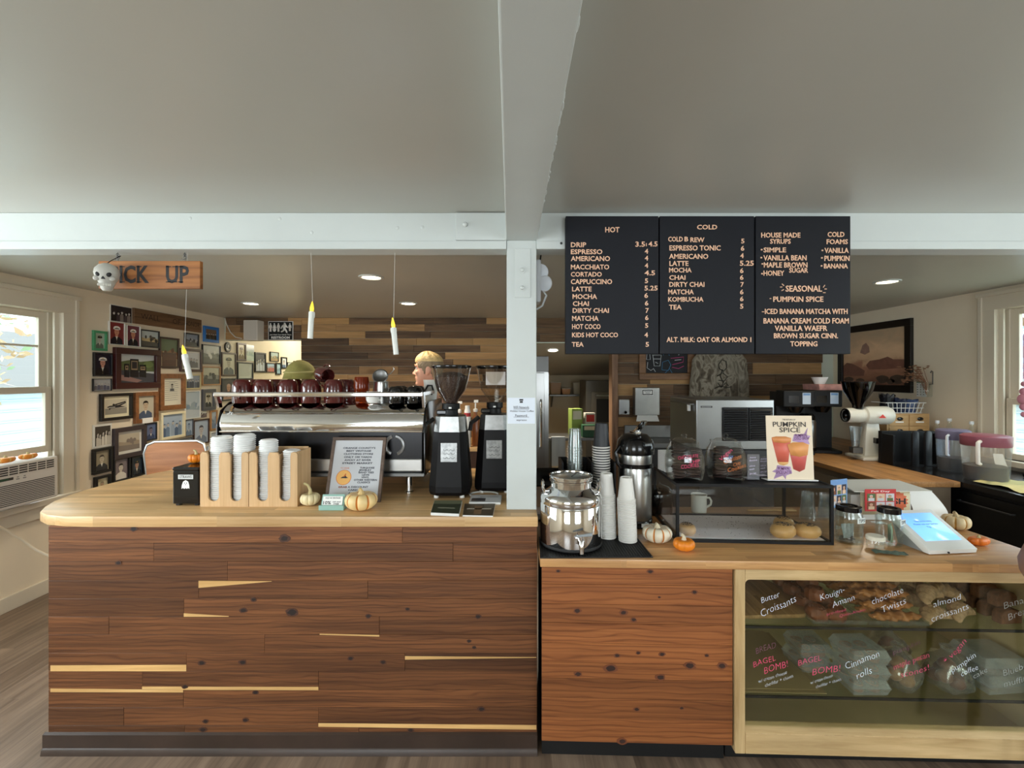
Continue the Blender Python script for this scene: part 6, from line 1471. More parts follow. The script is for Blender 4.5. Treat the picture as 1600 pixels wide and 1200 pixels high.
# ------------------------------------------------------------------ behind the counters, right side
r = thing('back_counter', 'long wood topped counter under the coffee brewers along the right wall', 'counter')
mb = MB(); mb.prism([(2.72, 3.32, .88), (3.24, 3.32, .88), (3.24, 4.1, .88), (4.055, 4.1, .88), (4.055, 5.77, .88), (2.72, 5.77, .88)], (0, 0, .04), WOOD('back_butcher', (156, 110, 64), (196, 150, 98), 1, (2.5, 60, 60), .4, stave=(.5, .045)), bev=.003); mb.build('top', r)
mb = MB(); mb.box((2.77, 3.35, 0), (3.2, 5.77, .88), M('grey_cabinet', (112, 98, 80), .6)); mb.build('cabinet', r)
mb = MB(); mb.box((2.755, 3.5, .10), (2.772, 4.3, .82), M('grey_door', (128, 114, 94), .6), .003); mb.build('door', r)
r = thing('black_counter', 'black counter under the right window', 'counter')
mb = MB(); mb.box((3.25, 2.2, .88), (4.055, 4.098, .92), M('black_laminate', (26, 26, 28), .25), .004); mb.build('top', r)
mb = MB(); mb.box((3.29, 2.22, 0), (4.04, 4.09, .88), near_black); mb.build('cabinet', r)
for y0, y1 in ((2.24, 2.85), (2.87, 3.47), (3.49, 4.07)):
    mb = MB(); mb.box((3.272, y0, .08), (3.29, y1, .85), M('black_door', (14, 14, 15), .4), .003); d = mb.build('door', r)
    mb = MB(); mb.tube([(3.272, y0+.12, .78), (3.245, y0+.12, .78), (3.245, y1-.12, .78), (3.272, y1-.12, .78)], .006, dark_grey, 6); mb.build('handle', d)
BT = .9205
# ice machine
iY = 3.64; r = thing('ice_machine', 'steel ice machine with black louvred grille behind the cookie jars', 'ice machine', (1.466, iY, 0))
iw, idp, it = .615, .60, 1.495
mb = MB(); mb.box((0, 0, 1.10), (iw, idp, it), M('ice_steel', (138, 140, 140), .3, .9, var=(3, .08)), .006); mb.build('housing', r)
mb = MB(); mb.box((.01, -.02, .0), (iw-.01, idp, 1.10), M('bin_dark', (44, 44, 46), .4), .006); mb.build('bin', r)
for a, b in ((.205, .405), (.412, .60)):
    mb = MB(); mb.box((a, -.012, 1.17), (b, .0, 1.435), black_matte, .003)
    for k in range(13): z = 1.185+k*.0185; mb.prism([(a+.012, -.013, z), (a+.012, -.022, z+.004), (a+.012, -.013, z+.013)], (b-a-.024, 0, 0), M('louvre_black', (34, 34, 35), .35))
    mb.build('louvre_grille', r)
mb = MB(); mb.box((.035, -.002, 1.432), (.125, 0, 1.446), near_black); [mb.box((.042+.011*k, -.003, 1.4355), (.050+.011*k, -.002, 1.4425), M('badge_grey', (150, 150, 150), .4)) for k in range(7)]; mb.build('badge', r, norm=False)
mb = MB(); mb.box((-.035, .04, 1.45), (.0, .5, 1.462), dull_steel, .002); mb.cyl((-.02, .1, 1.40), (-.02, .1, 1.45), .014, paper); mb.build('side_bracket', r)
# hoodie on the wall
hY = YB-.03; p = P(1123, 628, hY-.06); r = thing('camouflage_hoodie', 'grey brown camouflage hoodie hanging on the plank wall', 'hoodie', (p.x, hY, p.z-.16))
t = NT('camouflage'); tc = t.n('TexCoord').outputs['Object']
n1 = t.n('TexNoise', None, Vector=t.n('Mapping', None, Vector=tc, Scale=(9, 9, 5)).outputs[0], Scale=1.0, Detail=4.0, Distortion=1.5).outputs[0]
cl = t.ramp(n1, [(.3, lin((84, 74, 60))), (.42, lin((132, 124, 108))), (.5, lin((156, 148, 132))), (.58, lin((108, 98, 82))), (.7, lin((72, 64, 54)))])
camo = t.fin(t.n('BsdfPrincipled', None, Base_Color=cl, Roughness=.95).outputs[0])
def cloth(mb, secs, m, K=28, fold=.06):
    vs, fs = [], []
    for i, (cx_, w_, d_, z) in enumerate(secs):
        for k in range(K):
            a = 2*PI*k/K; f = 1+fold*math.sin(5*a+i*.3)+fold*.6*math.sin(9*a+1)
            vs.append((cx_+w_*math.cos(a), -.02-d_*.5+d_*.5*f*math.sin(a)*1.0, z))
    for i in range(len(secs)-1):
        for k in range(K): fs.append((i*K+k, i*K+(k+1) % K, (i+1)*K+(k+1) % K, (i+1)*K+k))
    fs += [tuple(range(K))[::-1], tuple((len(secs)-1)*K+k for k in range(K))]; mb._add(vs, fs, m)
mb = MB(); cloth(mb, [(0, .26, .10, 0), (0, .265, .13, .06), (0, .25, .14, .3), (0, .24, .14, .6), (0, .20, .12, .78), (0, .09, .09, .84)], camo); mb.build('body', r)
for s_ in (-1, 1):
    mb = MB(); cloth(mb, [(s_*.30, .055, .08, .02), (s_*.305, .07, .10, .1), (s_*.29, .075, .11, .4), (s_*.25, .085, .11, .68), (s_*.18, .06, .10, .80)], camo, 16); mb.build('sleeve', r)
mb = MB(); cloth(mb, [(0, .10, .10, .80), (0, .14, .14, .88), (0, .12, .13, 1.0), (0, .04, .06, 1.06)], camo, 18); mb.build('hood', r)
mb = MB(); dkp = M('dark_print', (46, 42, 38), .9); yy = -.168
for pts in ([(-.05, .62), (-.01, .68), (.04, .66), (.05, .58), (.01, .54), (-.04, .57), (-.05, .62)], [(-.07, .48), (.0, .52), (.06, .47), (.02, .42), (-.05, .43)], [(-.10, .33), (-.03, .36), (.05, .34), (.11, .35)], [(-.06, .40), (-.02, .34), (.04, .40), (.07, .36)], [(0, .56), (-.03, .48), (.01, .40), (-.02, .34)]): mb.tube([(x, yy, z) for x, z in pts], .005, dkp, 5)
for t_, z, w_ in (("RIDE", .292, .10), ("WITH THE WIND", .268, .16)): mb.text(t_, (0, yy-.002, z), X_, Z_, .014, dkp, w=w_, al='C')
mb.build('print', r, norm=False)
# chalkboard
cY = YB-.022; a, b = P(998, 505, cY), P(1084, 593.5, cY); r = thing('chalkboard', 'wood framed chalkboard with neon cup drawings under the menu boards', 'chalkboard', ((a.x+b.x)/2, cY, b.z))
W, h = b.x-a.x, a.z-b.z; fw = .085
wfr = WOOD('chalk_frame', (106, 74, 46), (152, 112, 74), 0, (3, 30, 30), .5)
mb = MB()
for (p0, p1) in (((-W/2, -.03, 0), (W/2, 0, fw)), ((-W/2, -.03, h-fw), (W/2, 0, h)), ((-W/2, -.03, fw), (-W/2+fw, 0, h-fw)), ((W/2-fw, -.03, fw), (W/2, 0, h-fw))): mb.box(p0, p1, wfr, .008)
for (p0, p1) in (((-W/2+fw*.7, -.04, fw*.7), (W/2-fw*.7, -.028, fw*.9)),): mb.box(p0, p1, wfr, .002)
mb.build('frame', r)
mb = MB(); mb.box((-W/2+fw*.9, -.012, fw*.9), (W/2-fw*.9, -.006, h-fw*.9), M('slate', (22, 24, 28), .7)); mb.build('slate', r)
mb = MB(); wc, bc, pc_ = M('white_chalk', (214, 218, 220), .8), M('blue_chalk', (70, 130, 170), .8), M('pink_chalk', (206, 70, 130), .8)
def dl(pts, m): mb.tube([(-W/2+fw+(x-1011)*cY/F, -.014, fw+(583-y)*cY/F) for x, y in pts], .0035, m, 5)
for pts, m in (([(1022, 555), (1024, 572), (1033, 572), (1035, 555), (1021, 555)], wc), ([(1023, 561), (1034, 561)], wc), ([(1026, 566), (1030, 568)], wc), ([(1013, 551), (1017, 551), (1018, 562), (1012, 562), (1013, 551)], wc), ([(1014, 566), (1013, 575), (1019, 579), (1023, 576), (1026, 581)], wc), ([(1036, 578), (1037, 566), (1046, 563), (1050, 570), (1046, 579), (1036, 578)], bc), ([(1038, 555), (1043, 548), (1048, 556)], bc),
               ([(1050, 560), (1070, 558), (1069, 566), (1052, 570)], pc_), ([(1052, 574), (1062, 576), (1070, 572)], pc_), ([(1055, 550), (1060, 545), (1067, 549), (1062, 555)], wc), ([(1056, 563), (1066, 562)], wc), ([(1040, 584), (1048, 576), (1052, 583)], bc), ([(1028, 548), (1030, 540), (1033, 532)], bc), ([(1052, 540), (1066, 530), (1070, 520)], pc_), ([(1015, 540), (1024, 525), (1020, 518)], wc)): dl(pts, m)
mb.build('chalk_drawing', r)
# soap and towel dispensers
a, b = P(967, 624, YB-.09), P(983.5, 648, YB-.09); r = thing('soap_dispenser', 'small steel soap dispenser on the plank wall', 'soap dispenser', (a.x, YB-.022, b.z))
mb = MB(); mb.box((0, -.08, 0), (b.x-a.x, 0, a.z-b.z), steel, .006); mb.build('body', r); mb = MB(); mb.cyl(((b.x-a.x)*.6, -.08, .035), ((b.x-a.x)*.6, -.1, .03), .016, black_gloss); mb.build('push_button', r)
a, b = P(992.5, 607, YB-.14), P(1031, 650, YB-.14); r = thing('towel_dispenser', 'steel paper towel dispenser with a small sign beside the soap dispenser', 'towel dispenser', (a.x, YB-.022, b.z+.01)); w_ = b.x-a.x; h_ = a.z-b.z
mb = MB(); mb.box((0, -.12, 0), (w_, 0, h_), M('towel_steel', (150, 150, 146), .38, .8, var=(5, .1)), .006); mb.build('body', r)
mb = MB(); mb.prism([(.03, -.11, .0), (w_-.03, -.11, .0), (w_-.01, -.13, -.075), (.01, -.13, -.075)], (0, .004, 0), paper); lab(mb.build('paper_towel', r), 'white paper towel')
mb = MB(); mb.box((w_*.26, -.122, h_*.72), (w_*.74, -.1195, h_*.94), paper); mb.box((w_*.29, -.1228, h_*.74), (w_*.71, -.1218, h_*.92), ink); mb.box((w_*.32, -.1235, h_*.77), (w_*.68, -.1225, h_*.89), paper); mb.text('PLEASE', (w_*.5, -.124, h_*.84), X_, Z_, h_*.035, ink, w=w_*.25, al='C'); mb.text('WASH', (w_*.5, -.124, h_*.785), X_, Z_, h_*.035, ink, w=w_*.18, al='C'); mb.build('sign', r, norm=False)
r = thing('sink_counter', 'steel hand sink under the towel dispenser', 'sink', (1.42, 5.245, 0))
mb = MB(); mb.box((0, 0, .86), (.75, .525, .92), dull_steel, .006); mb.box((0, .50, .92), (.75, .527, 1.07), dull_steel, .004); mb.build('basin', r); mb = MB(); mb.box((.05, .05, 0), (.70, .50, .86), M('bin_dark', (44, 44, 46), .4)); mb.build('cabinet', r)
mb = MB(); mb.tube([(.62, .46, .92), (.62, .46, 1.06), (.62, .42, 1.10), (.62, .30, 1.08), (.62, .28, 1.04)], .012, chrome, 8); mb.build('faucet', r)
r = thing('black_kettle', 'black round lidded pot behind the airpot', 'pot', P(1024, 712, 3.0)*1.0); r.location = (cx(1026, 2.62), 2.60, RT)
mb = MB(); mb.lathe([(0, 0), (.075, 0), (.08, .01), (.082, .10), (.078, .12)], black_gloss, n=32); mb.build('body', r); mb = MB(); mb.lathe([(.080, .118), (.084, .122), (.06, .15), (.02, .162), (.012, .172), (.018, .18), (0, .184)], black_gloss, n=32); mb.build('lid', r)

# coffee brewers, grinder and small things on the back counter
def brewer(x, y, label, pot):
    r = thing('coffee_brewer', label, 'coffee brewer', (x, y, BT), rz=-.25, group='black coffee brewers'); W = .27
    mb = MB(); mb.box((-W/2, -.02, 0), (W/2, .20, .60), near_black, .006); mb.build('tower', r)
    mb = MB(); mb.box((-W/2, -.26, .46), (W/2, -.02, .62), black_matte, .008); mb.build('head', r)
    mb = MB(); mb.box((-W/2, -.26, 0), (W/2, -.02, .03), black_matte, .004); mb.build('base', r)
    mb = MB(); mb.box((-.09, -.263, .50), (.0, -.259, .57), black_gloss); mb.box((.03, -.263, .49), (.10, -.259, .60), M('sticker_blue_white', (190, 206, 224), .5)); mb.box((.036, -.2635, .575), (.094, -.2625, .595), M('sticker_blue', (110, 150, 200), .5)); mb.build('control_panel', r)
    mb = MB(); mb.lathe([(0, .40), (.05, .40), (.075, .44), (.08, .46)], black_gloss, (0, -.14, 0), 24); mb.build('filter_basket', r)
    return r
brewer(2.86, 4.72, 'black coffee brewer with a blue and white sticker, left one', 1); b2 = brewer(3.17, 4.78, 'black coffee brewer next to the white grinder', 0)
r = thing('steel_server', 'steel coffee server under the left brewer', 'coffee server', (2.93, 4.56, BT+.031))
mb = MB(); mb.lathe([(0, 0), (.075, 0), (.078, .02), (.078, .28), (.07, .30), (0, .30)], steel, n=30); mb.build('body', r); mb = MB(); mb.lathe([(.07, .30), (.072, .33), (.05, .36), (0, .365)], black_gloss, n=30); mb.build('lid', r); mb = MB(); mb.lathe([(.0785, .0), (.082, .0), (.082, .03), (.0785, .03)], black_gloss, n=30); mb.build('base_ring', r)
r = thing('filter_tray', 'pink tray of white coffee filters on top of the right brewer', 'tray', (3.18, 4.70, BT+.621))
mb = MB(); mb.prism([(-.11, -.12, 0), (.13, -.12, 0), (.15, -.14, .06), (-.13, -.14, .06)], (0, .26, 0), M('pink_print', (206, 150, 140), .6, var=(12, .3)), bev=.003); mb.build('tray', r)
mb = MB(); mb.lathe([(.045, .06), (.075, .13), (.074, .13), (.04, .062), (0, .062)], paper, (-.03, 0, 0), 48, fn=lambda a, z, q: 1+.06*math.sin(24*a)*(z/.13)); mb.build('filters', r)
gw = M('grinder_white', (214, 212, 200), .3)
r = thing('bulk_grinder', 'white bulk coffee grinder with a dark hopper', 'coffee grinder', (cx(1352, 4.25), 4.27, BT), rz=-.15)
mb = MB(); mb.box((-.09, -.16, 0), (.16, .14, .03), gw, .01); mb.build('base', r)
mb = MB(); mb.prism([(-.02, -.05, .03), (.14, -.05, .03), (.10, -.05, .34), (-.0, -.05, .34)], (0, .10, 0), gw, bev=.008); mb.build('column', r)
mb = MB(); mb.lathe([(0, 0), (.062, 0), (.068, .01), (.068, .12), (.062, .125), (.062, .15), (.078, .16), (.084, .20), (.084, .36), (.07, .39), (.03, .40), (0, .40)], gw, (-.17, -.04, .40), 32, ax=(1, .1, 0)); mb.build('motor_barrel', r)
mb = MB(); mb.lathe([(.050, -.012), (.062, -.012), (.062, .002), (.05, .002), (.046, -.004), (.02, -.006), (.014, -.016), (0, -.016)], black_gloss, (-.17, -.04, .40), 28, ax=(1, .1, 0)); mb.build('end_cap', r)
mb = MB(); mb.lathe([(.04, .46), (.045, .50), (.11, .62), (.13, .70), (.128, .70), (.108, .62), (.04, .50)], GLASS('smoked_hopper', (96, 92, 88), 1.4, .05), (-.07, -.04, 0), 32); mb.build('hopper', r)
mb = MB(); mb.lathe([(.132, .70), (.134, .712), (0, .716), (0, .70)], black_gloss, (-.07, -.04, 0), 32); mb.build('hopper_lid', r)
mb = MB(); mb.lathe([(.03, .12), (.05, .30), (.048, .30), (.028, .122), (0, .122)], clear_plastic, (-.11, -.08, 0), 24); mb.build('grounds_cup', r)
mb = MB(); mb.box((-.15, -.12, .06), (-.07, -.05, .115), dull_steel, .004); mb.build('chute_plate', r)
mb = MB(); mb.T = Matrix.Translation((.09, -.118, .40)); mb.prism([(-.03, 0, -.016), (.03, 0, -.016), (.0, 0, .018)], (0, -.002, 0), M('red_print', (206, 60, 50), .5)); mb.build('emblem', r)
mb = MB(); mb.box((.05, -.10, .15), (.075, -.05, .20), black_gloss, .004); mb.build('switch', r)
# riser, drawer chest, organiser
r = thing('black_riser', 'black shelf riser under the small drawer chest', 'riser', (3.74, 4.42, BT)); mb = MB(); mb.box((-.26, -.10, .15), (.26, .15, .172), black_matte, .003); mb.build('shelf', r)
for s_ in (-1, 1): mb = MB(); mb.box((s_*.25-.01, -.10, 0), (s_*.25+.01, .15, .15), black_matte); mb.build('leg', r)
dz0 = BT+.1725; r = thing('drawer_chest', 'small pale wood chest of four drawers with black oval pulls', 'drawer chest', (3.735, 4.40, dz0))
mb = MB(); mb.box((-.20, -.07, 0), (.20, .14, .235), pine, .003); mb.build('carcass', r)
for i in range(2):
    for j in range(2):
        x = -.095+i*.19; z = .062+j*.112
        mb = MB(); mb.box((x-.088, -.078, z-.051), (x+.088, -.07, z+.051), pine, .003); d = mb.build('drawer', r)
        mb = MB(); mb.sph((x+.01, -.08, z+.014), (.030, .008, .017), black_gloss, 18, 10); mb.build('pull', d)
        mb = MB(); mb.box((x-.03, -.0795, z-.022), (x+.045, -.078, z-.010), paper); mb.build('name_card', d)
r = thing('bag_basket', 'white wire basket of crumpled navy bags on the drawer chest', 'basket', (3.735, 4.43, dz0+.236))
mb = MB(); ww = M('white_wire', (214, 216, 214), .4)
for z, k in ((.004, .85), (.05, .92), (.10, 1)): mb.tube([(-.19*k, -.075*k, z), (.19*k, -.075*k, z), (.19*k, .10*k, z), (-.19*k, .10*k, z)], .004, ww, 5, True)
for k in range(9): x = -.17+k*.0425; mb.tube([(x*.85, -.064, .004), (x, -.075, .10)], .003, ww, 5)
mb.box((-.16, -.06, 0), (.16, .085, .004), ww); mb.build('wire_frame', r)
for i, (x, c, h_, l) in enumerate(((-.11, (22, 24, 32), .17, 'black crumpled bag at the left of the wire basket'), (.0, (30, 40, 66), .13, 'navy crumpled bag in the middle of the wire basket'), (.11, (70, 90, 130), .12, 'lighter blue crumpled bag at the right of the wire basket'))):
    R = random.Random(i+40); mb = MB(); bm = M('bag%d' % c[2], c, .35); vs, fs = [], []; K = 14
    for q, (k, z) in enumerate(((.8, 0), (.95, .3), (.9, .6), (1.05, .85), (1.15, 1.0))):
        for a in range(K): an = 2*PI*a/K; j = R.uniform(.86, 1.12); vs.append((.054*k*j*math.cos(an), .060*k*j*math.sin(an), h_*(z+(R.uniform(-.08, .10) if q == 4 else 0))))
    for q in range(4):
        for a in range(K): fs.append((q*K+a, q*K+(a+1) % K, (q+1)*K+(a+1) % K, (q+1)*K+a))
    fs.append(tuple(range(K))[::-1]); mb._add(vs, fs, bm, False); o = mb.build('coffee_bag', norm=True); o.location = r.location+Vector((x, .01, .005)); tag(o, l, 'bag', 'crumpled bags in the wire basket')
r = thing('lid_organizer', 'black slotted organizer standing on the black counter', 'organizer', (3.48, 3.97, BT)); 
mb = MB(); mb.box((-.235, .06, 0), (.235, .10, .28), black_matte, .003); mb.box((-.235, -.06, 0), (.235, .06, .012), black_matte); mb.build('back', r)
for x in (-.225, .225): mb = MB(); mb.box((x-.01, -.06, .012), (x+.01, .06, .26), black_matte, .003); mb.build('side_panel', r)
for x in (-.05, .06, .17):
    mb = MB(); mb.prism([(x-.028, -.07, .0), (x+.028, -.07, 0)]+[(x+.028*math.cos(a), -.07, .27+.028*math.sin(a)) for a in [i*PI/8 for i in range(9)]], (0, .02, 0), M('organizer_black', (30, 30, 32), .4), bev=.002); mb.build('slot_post', r)
# pitchers
def pitcher(px, Y, rad, h_, label, lidc, bodyc, liq):
    r = thing('drink_pitcher', label, 'pitcher', (cx(px, Y), Y, BT), rz=-.7, group='lidded drink pitchers')
    mb = MB(); mb.lathe([(0, .004), (rad*.86, 0), (rad*.9, .01), (rad, h_*.86)], GLASS('pitcher%d' % lidc[0], bodyc, .8, .1, .16), n=40); mb.build('body', r)
    mb = MB(); mb.lathe([(0, .010), (rad*.86, .010), (rad*.91, h_*.33), (0, h_*.33)], M('cold_brew', (44, 28, 28), .3), n=40); lab(mb.build('drink', r), 'dark brown cold drink')
    mb = MB(); mb.lathe([(rad*.985, h_*.76), (rad*1.02, h_*.78), (rad*1.03, h_*.97), (rad*.9, h_), (0, h_)], M('pitcher_lid%d' % lidc[0], lidc, .35), n=40); mb.build('lid', r)
    mb = MB(); mb.tube([(-.3*rad, -rad*.97, h_*.88), (-.4*rad, -rad*1.22, h_*.86), (-.42*rad, -rad*1.3, h_*.7), (-.4*rad, -rad*1.22, h_*.42), (-.3*rad, -rad*.95, h_*.40)], rad*.09, M('pitcher_handle%d' % lidc[0], bodyc, .4), 8); mb.build('handle', r)
    return r
pitcher(1489, 3.70, .105, .335, 'pale blue lidded pitcher part filled with dark cold drink', (112, 108, 136), (226, 234, 244), 0); pitcher(1540, 3.36, .135, .335, 'purple lidded pitcher nearest the right window', (146, 84, 100), (244, 238, 230), 0)
for i, (x, y, h_, l) in enumerate(((3.86, 4.17, .36, 'tall clear glass bottle left of the three behind the pitchers'), (3.96, 4.16, .38, 'tall clear glass bottle in the middle behind the pitchers'), (3.98, 3.98, .37, 'tall clear glass bottle nearest the window'))):
    r = thing('glass_bottle', l, 'bottle', (x, y, BT), group='clear bottles behind the pitchers'); mb = MB(); mb.lathe([(0, .003), (.034, 0), (.036, .01), (.036, h_*.62), (.026, h_*.76), (.014, h_*.86), (.014, h_*.96)], clear, n=24); mb.build('body', r); mb = MB(); mb.lathe([(.016, h_*.93), (.016, h_), (0, h_)], M('white_cap', (220, 226, 230), .4), n=18); mb.build('cap', r)
r = thing('tea_box', 'small pink box behind the pale blue pitcher', 'box', (3.78, 4.06, BT)); mb = MB(); mb.box((-.06, -.03, 0), (.06, .03, .27), M('pink_box', (190, 130, 160), .6), .002); mb.box((-.05, -.032, .21), (.05, -.03, .24), M('plum_print', (110, 60, 90), .6)); mb.build('carton', r)
r = thing('yellow_cloth', 'pale yellow cloth spread on the black counter', 'cloth', (3.55, 2.98, BT+.0005))
mb = MB(); vs = []; NX, NY = 12, 12
for i in range(NX+1):
    for j in range(NY+1): x = -.24+.5*i/NX; y = -.30+.6*j/NY; vs.append((x+.02*math.sin(j*.9), y+.02*math.sin(i*1.1), .006+.010*abs(math.sin(i*.8+j*.5))+.004*math.sin(j*1.7)))
mb._add(vs, [(i*(NY+1)+j, (i+1)*(NY+1)+j, (i+1)*(NY+1)+j+1, i*(NY+1)+j+1) for i in range(NX) for j in range(NY)], M('yellow_towel', (226, 214, 150), .95, var=(20, .08))); mb.build('fabric', r, norm=False)
r = thing('kitchen_scale', 'small black scale beside the yellow cloth', 'scale', (3.92, 3.40, BT)); mb = MB(); mb.box((-.07, -.07, 0), (.07, .07, .035), black_gloss, .01); mb.build('base', r); mb = MB(); mb.lathe([(0, .036), (.06, .036), (.062, .05), (0, .05)], black_matte, n=28); mb.build('platform', r)
r = thing('label_printer', 'small black and white device at the window end of the counter', 'device', (3.88, 3.66, BT), rz=-.4); mb = MB(); mb.box((-.04, -.04, 0), (.04, .04, .05), black_gloss, .006); mb.build('base', r); mb = MB(); mb.prism([(-.035, -.03, .05), (.035, -.03, .05), (.03, .02, .14), (-.03, .02, .14)], (0, .008, 0), paper); mb.build('card', r)
# right wall: painting, calendar, hanging jar with dried flowers
def yr(px): return F*XR/(px-CX)
y1, y0 = yr(1313), yr(1428); zt_, zb_ = 2.27, 1.512
r = thing('landscape_painting', 'black framed brown landscape picture on the right wall', 'painting', (XR, (y0+y1)/2, (zt_+zb_)/2)); W, h = y1-y0, zt_-zb_; b_ = .075
mb = MB()
for (p0, p1) in (((-.035, -W/2, h/2-b_), (-.001, W/2, h/2)), ((-.035, -W/2, -h/2), (-.001, W/2, -h/2+b_)), ((-.035, -W/2, -h/2+b_), (-.001, -W/2+b_, h/2-b_)), ((-.035, W/2-b_, -h/2+b_), (-.001, W/2, h/2-b_))): mb.box(p0, p1, M('painting_frame', (20, 16, 14), .4), .003)
mb.build('frame', r)
t = NT('painted_canvas'); tc = t.n('TexCoord').outputs['Object']; sp = t.n('SeparateXYZ', None, Vector=tc)
nz = t.n('TexNoise', None, Vector=t.n('Mapping', None, Vector=tc, Scale=(1, 5, 9)).outputs[0], Scale=1.0, Detail=6.0, Distortion=.6).outputs[0]
g = t.math('ADD', t.n('MapRange', None, Value=sp.outputs[2], From_Min=-.32, From_Max=.32).outputs[0], t.math('MULTIPLY', t.math('SUBTRACT', nz, .5), .42))
col = t.ramp(g, [(0, lin((116, 80, 62))), (.22, lin((160, 112, 86))), (.36, lin((184, 132, 104))), (.46, lin((222, 182, 142))), (.62, lin((234, 196, 156))), (.8, lin((204, 172, 138))), (1, lin((180, 160, 132)))])
canvas = t.fin(t.n('BsdfPrincipled', None, Base_Color=col, Roughness=.6).outputs[0])
mb = MB(); mb.box((-.014, -W/2+b_*.9, -h/2+b_*.9), (-.010, W/2-b_*.9, h/2-b_*.9), canvas)
def pt(u, v): return (-.0146, W/2-b_-u*(W-2*b_), -h/2+b_+v*(h-2*b_))
def shp(pts, c, k=0): mb.prism([(pt(u, v)[0]-.0003*k, *pt(u, v)[1:]) for u, v in pts], (.0004, 0, 0), M('paint_%d_%d' % c[:2], c, .7, var=(16, .14)))
shp([(0, .36), (.06, .42), (.16, .40), (.28, .33), (.38, .26), (.36, .16), (0, .16)], (128, 88, 72), 1); shp([(.40, .36), (.46, .44), (.62, .46), (.74, .50), (.82, .45), (1, .44), (1, .30), (.7, .28), (.45, .28)], (132, 88, 72), 1)
for u, v, q in ((.88, .10, .10), (.66, .10, .09), (.78, .06, .06), (.1, .08, .08), (.3, .06, .07)): shp([(u+q*math.cos(a)*(1+.2*math.sin(3*a)), v+q*.8*math.sin(a)) for a in [i*PI/8 for i in range(16)]], (82, 66, 54), 2)
shp([(.30, .60), (.34, .74), (.40, .78), (.45, .70), (.46, .60), (.38, .56)], (160, 124, 108), 1)
mb.build('canvas', r)
r = thing('wall_calendar', 'white appointment sheet on the right wall beside the painting', 'calendar', (XR, yr(1440), H-(620-CY)*yr(1440)/F)); w_ = yr(1433)-yr(1448); mb = MB(); mb.box((-.003, -w_/2, 0), (-.0005, w_/2, .155), paper)
for i in range(5):
    for j in range(3): mb.box((-.0036, -w_/2+.02+j*.034, .02+i*.024), (-.003, -w_/2+.034+j*.034, .026+i*.024), dark_grey)
mb.box((-.0036, -w_/2, .135), (-.003, w_/2, .155), M('sage', (130, 150, 130), .6)); mb.build('sheet', r)
r = thing('hanging_jar', 'glass jar vase mounted on the right wall with dried flowers', 'vase', (XR-.065, yr(1458), H-(620-CY)*yr(1458)/F)); mb = MB(); mb.lathe([(0, 0), (.04, 0), (.045, .01), (.045, .11), (.034, .13), (.036, .145)], clear, n=26); mb.build('jar', r)
mb = MB(); mb.tube([(.03, 0, .12), (.06, 0, .12), (.062, 0, .24), (.05, 0, .25), (.04, 0, .23)], .005, dull_steel, 6); mb.build('hook', r)
mb = MB(); R = random.Random(17); br_ = M('dried_flower', (150, 108, 80), .9, var=(30, .3))
for k in range(16):
    a, b = R.uniform(-.03, .22), R.uniform(-.05, .05); tip = Vector((-.05+b, a+.03, .17+R.uniform(0, .13)-a*.1)); mb.tube([(0, 0, .02), (b*.3, a*.3, .14), tip], .0022, br_, 5)
    for q in range(5): c_ = tip+Vector((R.uniform(-.03, .03), R.uniform(-.03, .03), R.uniform(-.03, .02))); mb.sph(c_, (.012, .014, .006), br_, 7, 4)
mb.build('dried_flowers', r)
r = thing('window_ornament', 'pink beaded ornament hanging in the right window', 'ornament', (XR-.03, 3.62, 1.66)); mb = MB(); mb.tube([(0, 0, .35), (0, 0, 0)], .003, M('pink_ribbon', (196, 120, 150), .7), 5)
for k, q in enumerate((.02, .03, .045, .03, .022)): mb.sph((0, 0, -.04-.06*k), (q*.6, q, q), M('pink_bead', (206, 140, 160), .4), 14, 8)
mb.build('beads', r)

# ------------------------------------------------------------------ lintel: speaker, restroom sign
sY = YB-.15; a, b = P(378, 500, sY), P(403.5, 532, sY); r = thing('wall_speaker', 'white box speaker on the plank lintel above the passage', 'speaker', ((a.x+b.x)/2, YB-.02, b.z)); w_ = b.x-a.x; h_ = a.z-b.z
mb = MB(); mb.prism([(-w_/2, 0, 0), (w_/2, 0, 0), (w_/2-.01, -.13, 0), (-w_/2+.02, -.13, 0)], (0, 0, h_), M('speaker_white', (214, 208, 196), .5), bev=.008); mb.build('cabinet', r); mb = MB(); mb.box((-w_/2+.03, -.133, .015), (w_/2-.02, -.130, h_-.015), M('speaker_grille', (200, 194, 182), .7)); mb.build('grille', r)
mb = MB(); mb.tube([P(351, 497, YB-.03), P(354, 507, YB-.03), P(360, 519, YB-.03), P(368, 527, YB-.03), P(378, 529, YB-.03)], .007, M('white_cable', (214, 210, 200), .5), 6); tag(mb.build('speaker_cable'), 'white cable drooping to the wall speaker', 'cable')
a, b = P(419, 502, YB-.03), P(458, 531.5, YB-.03); r = thing('restroom_sign', 'black restroom sign with white figures on the plank lintel', 'sign', ((a.x+b.x)/2, YB-.024, b.z)); w_ = b.x-a.x; h_ = a.z-b.z
mb = MB(); mb.box((-w_/2, -.006, 0), (w_/2, 0, h_), paper, .002); mb.box((-w_/2+.006, -.0075, .006), (w_/2-.006, -.005, h_-.006), black_matte, .001); mb.build('plate', r)
mb = MB(); k = w_/205.
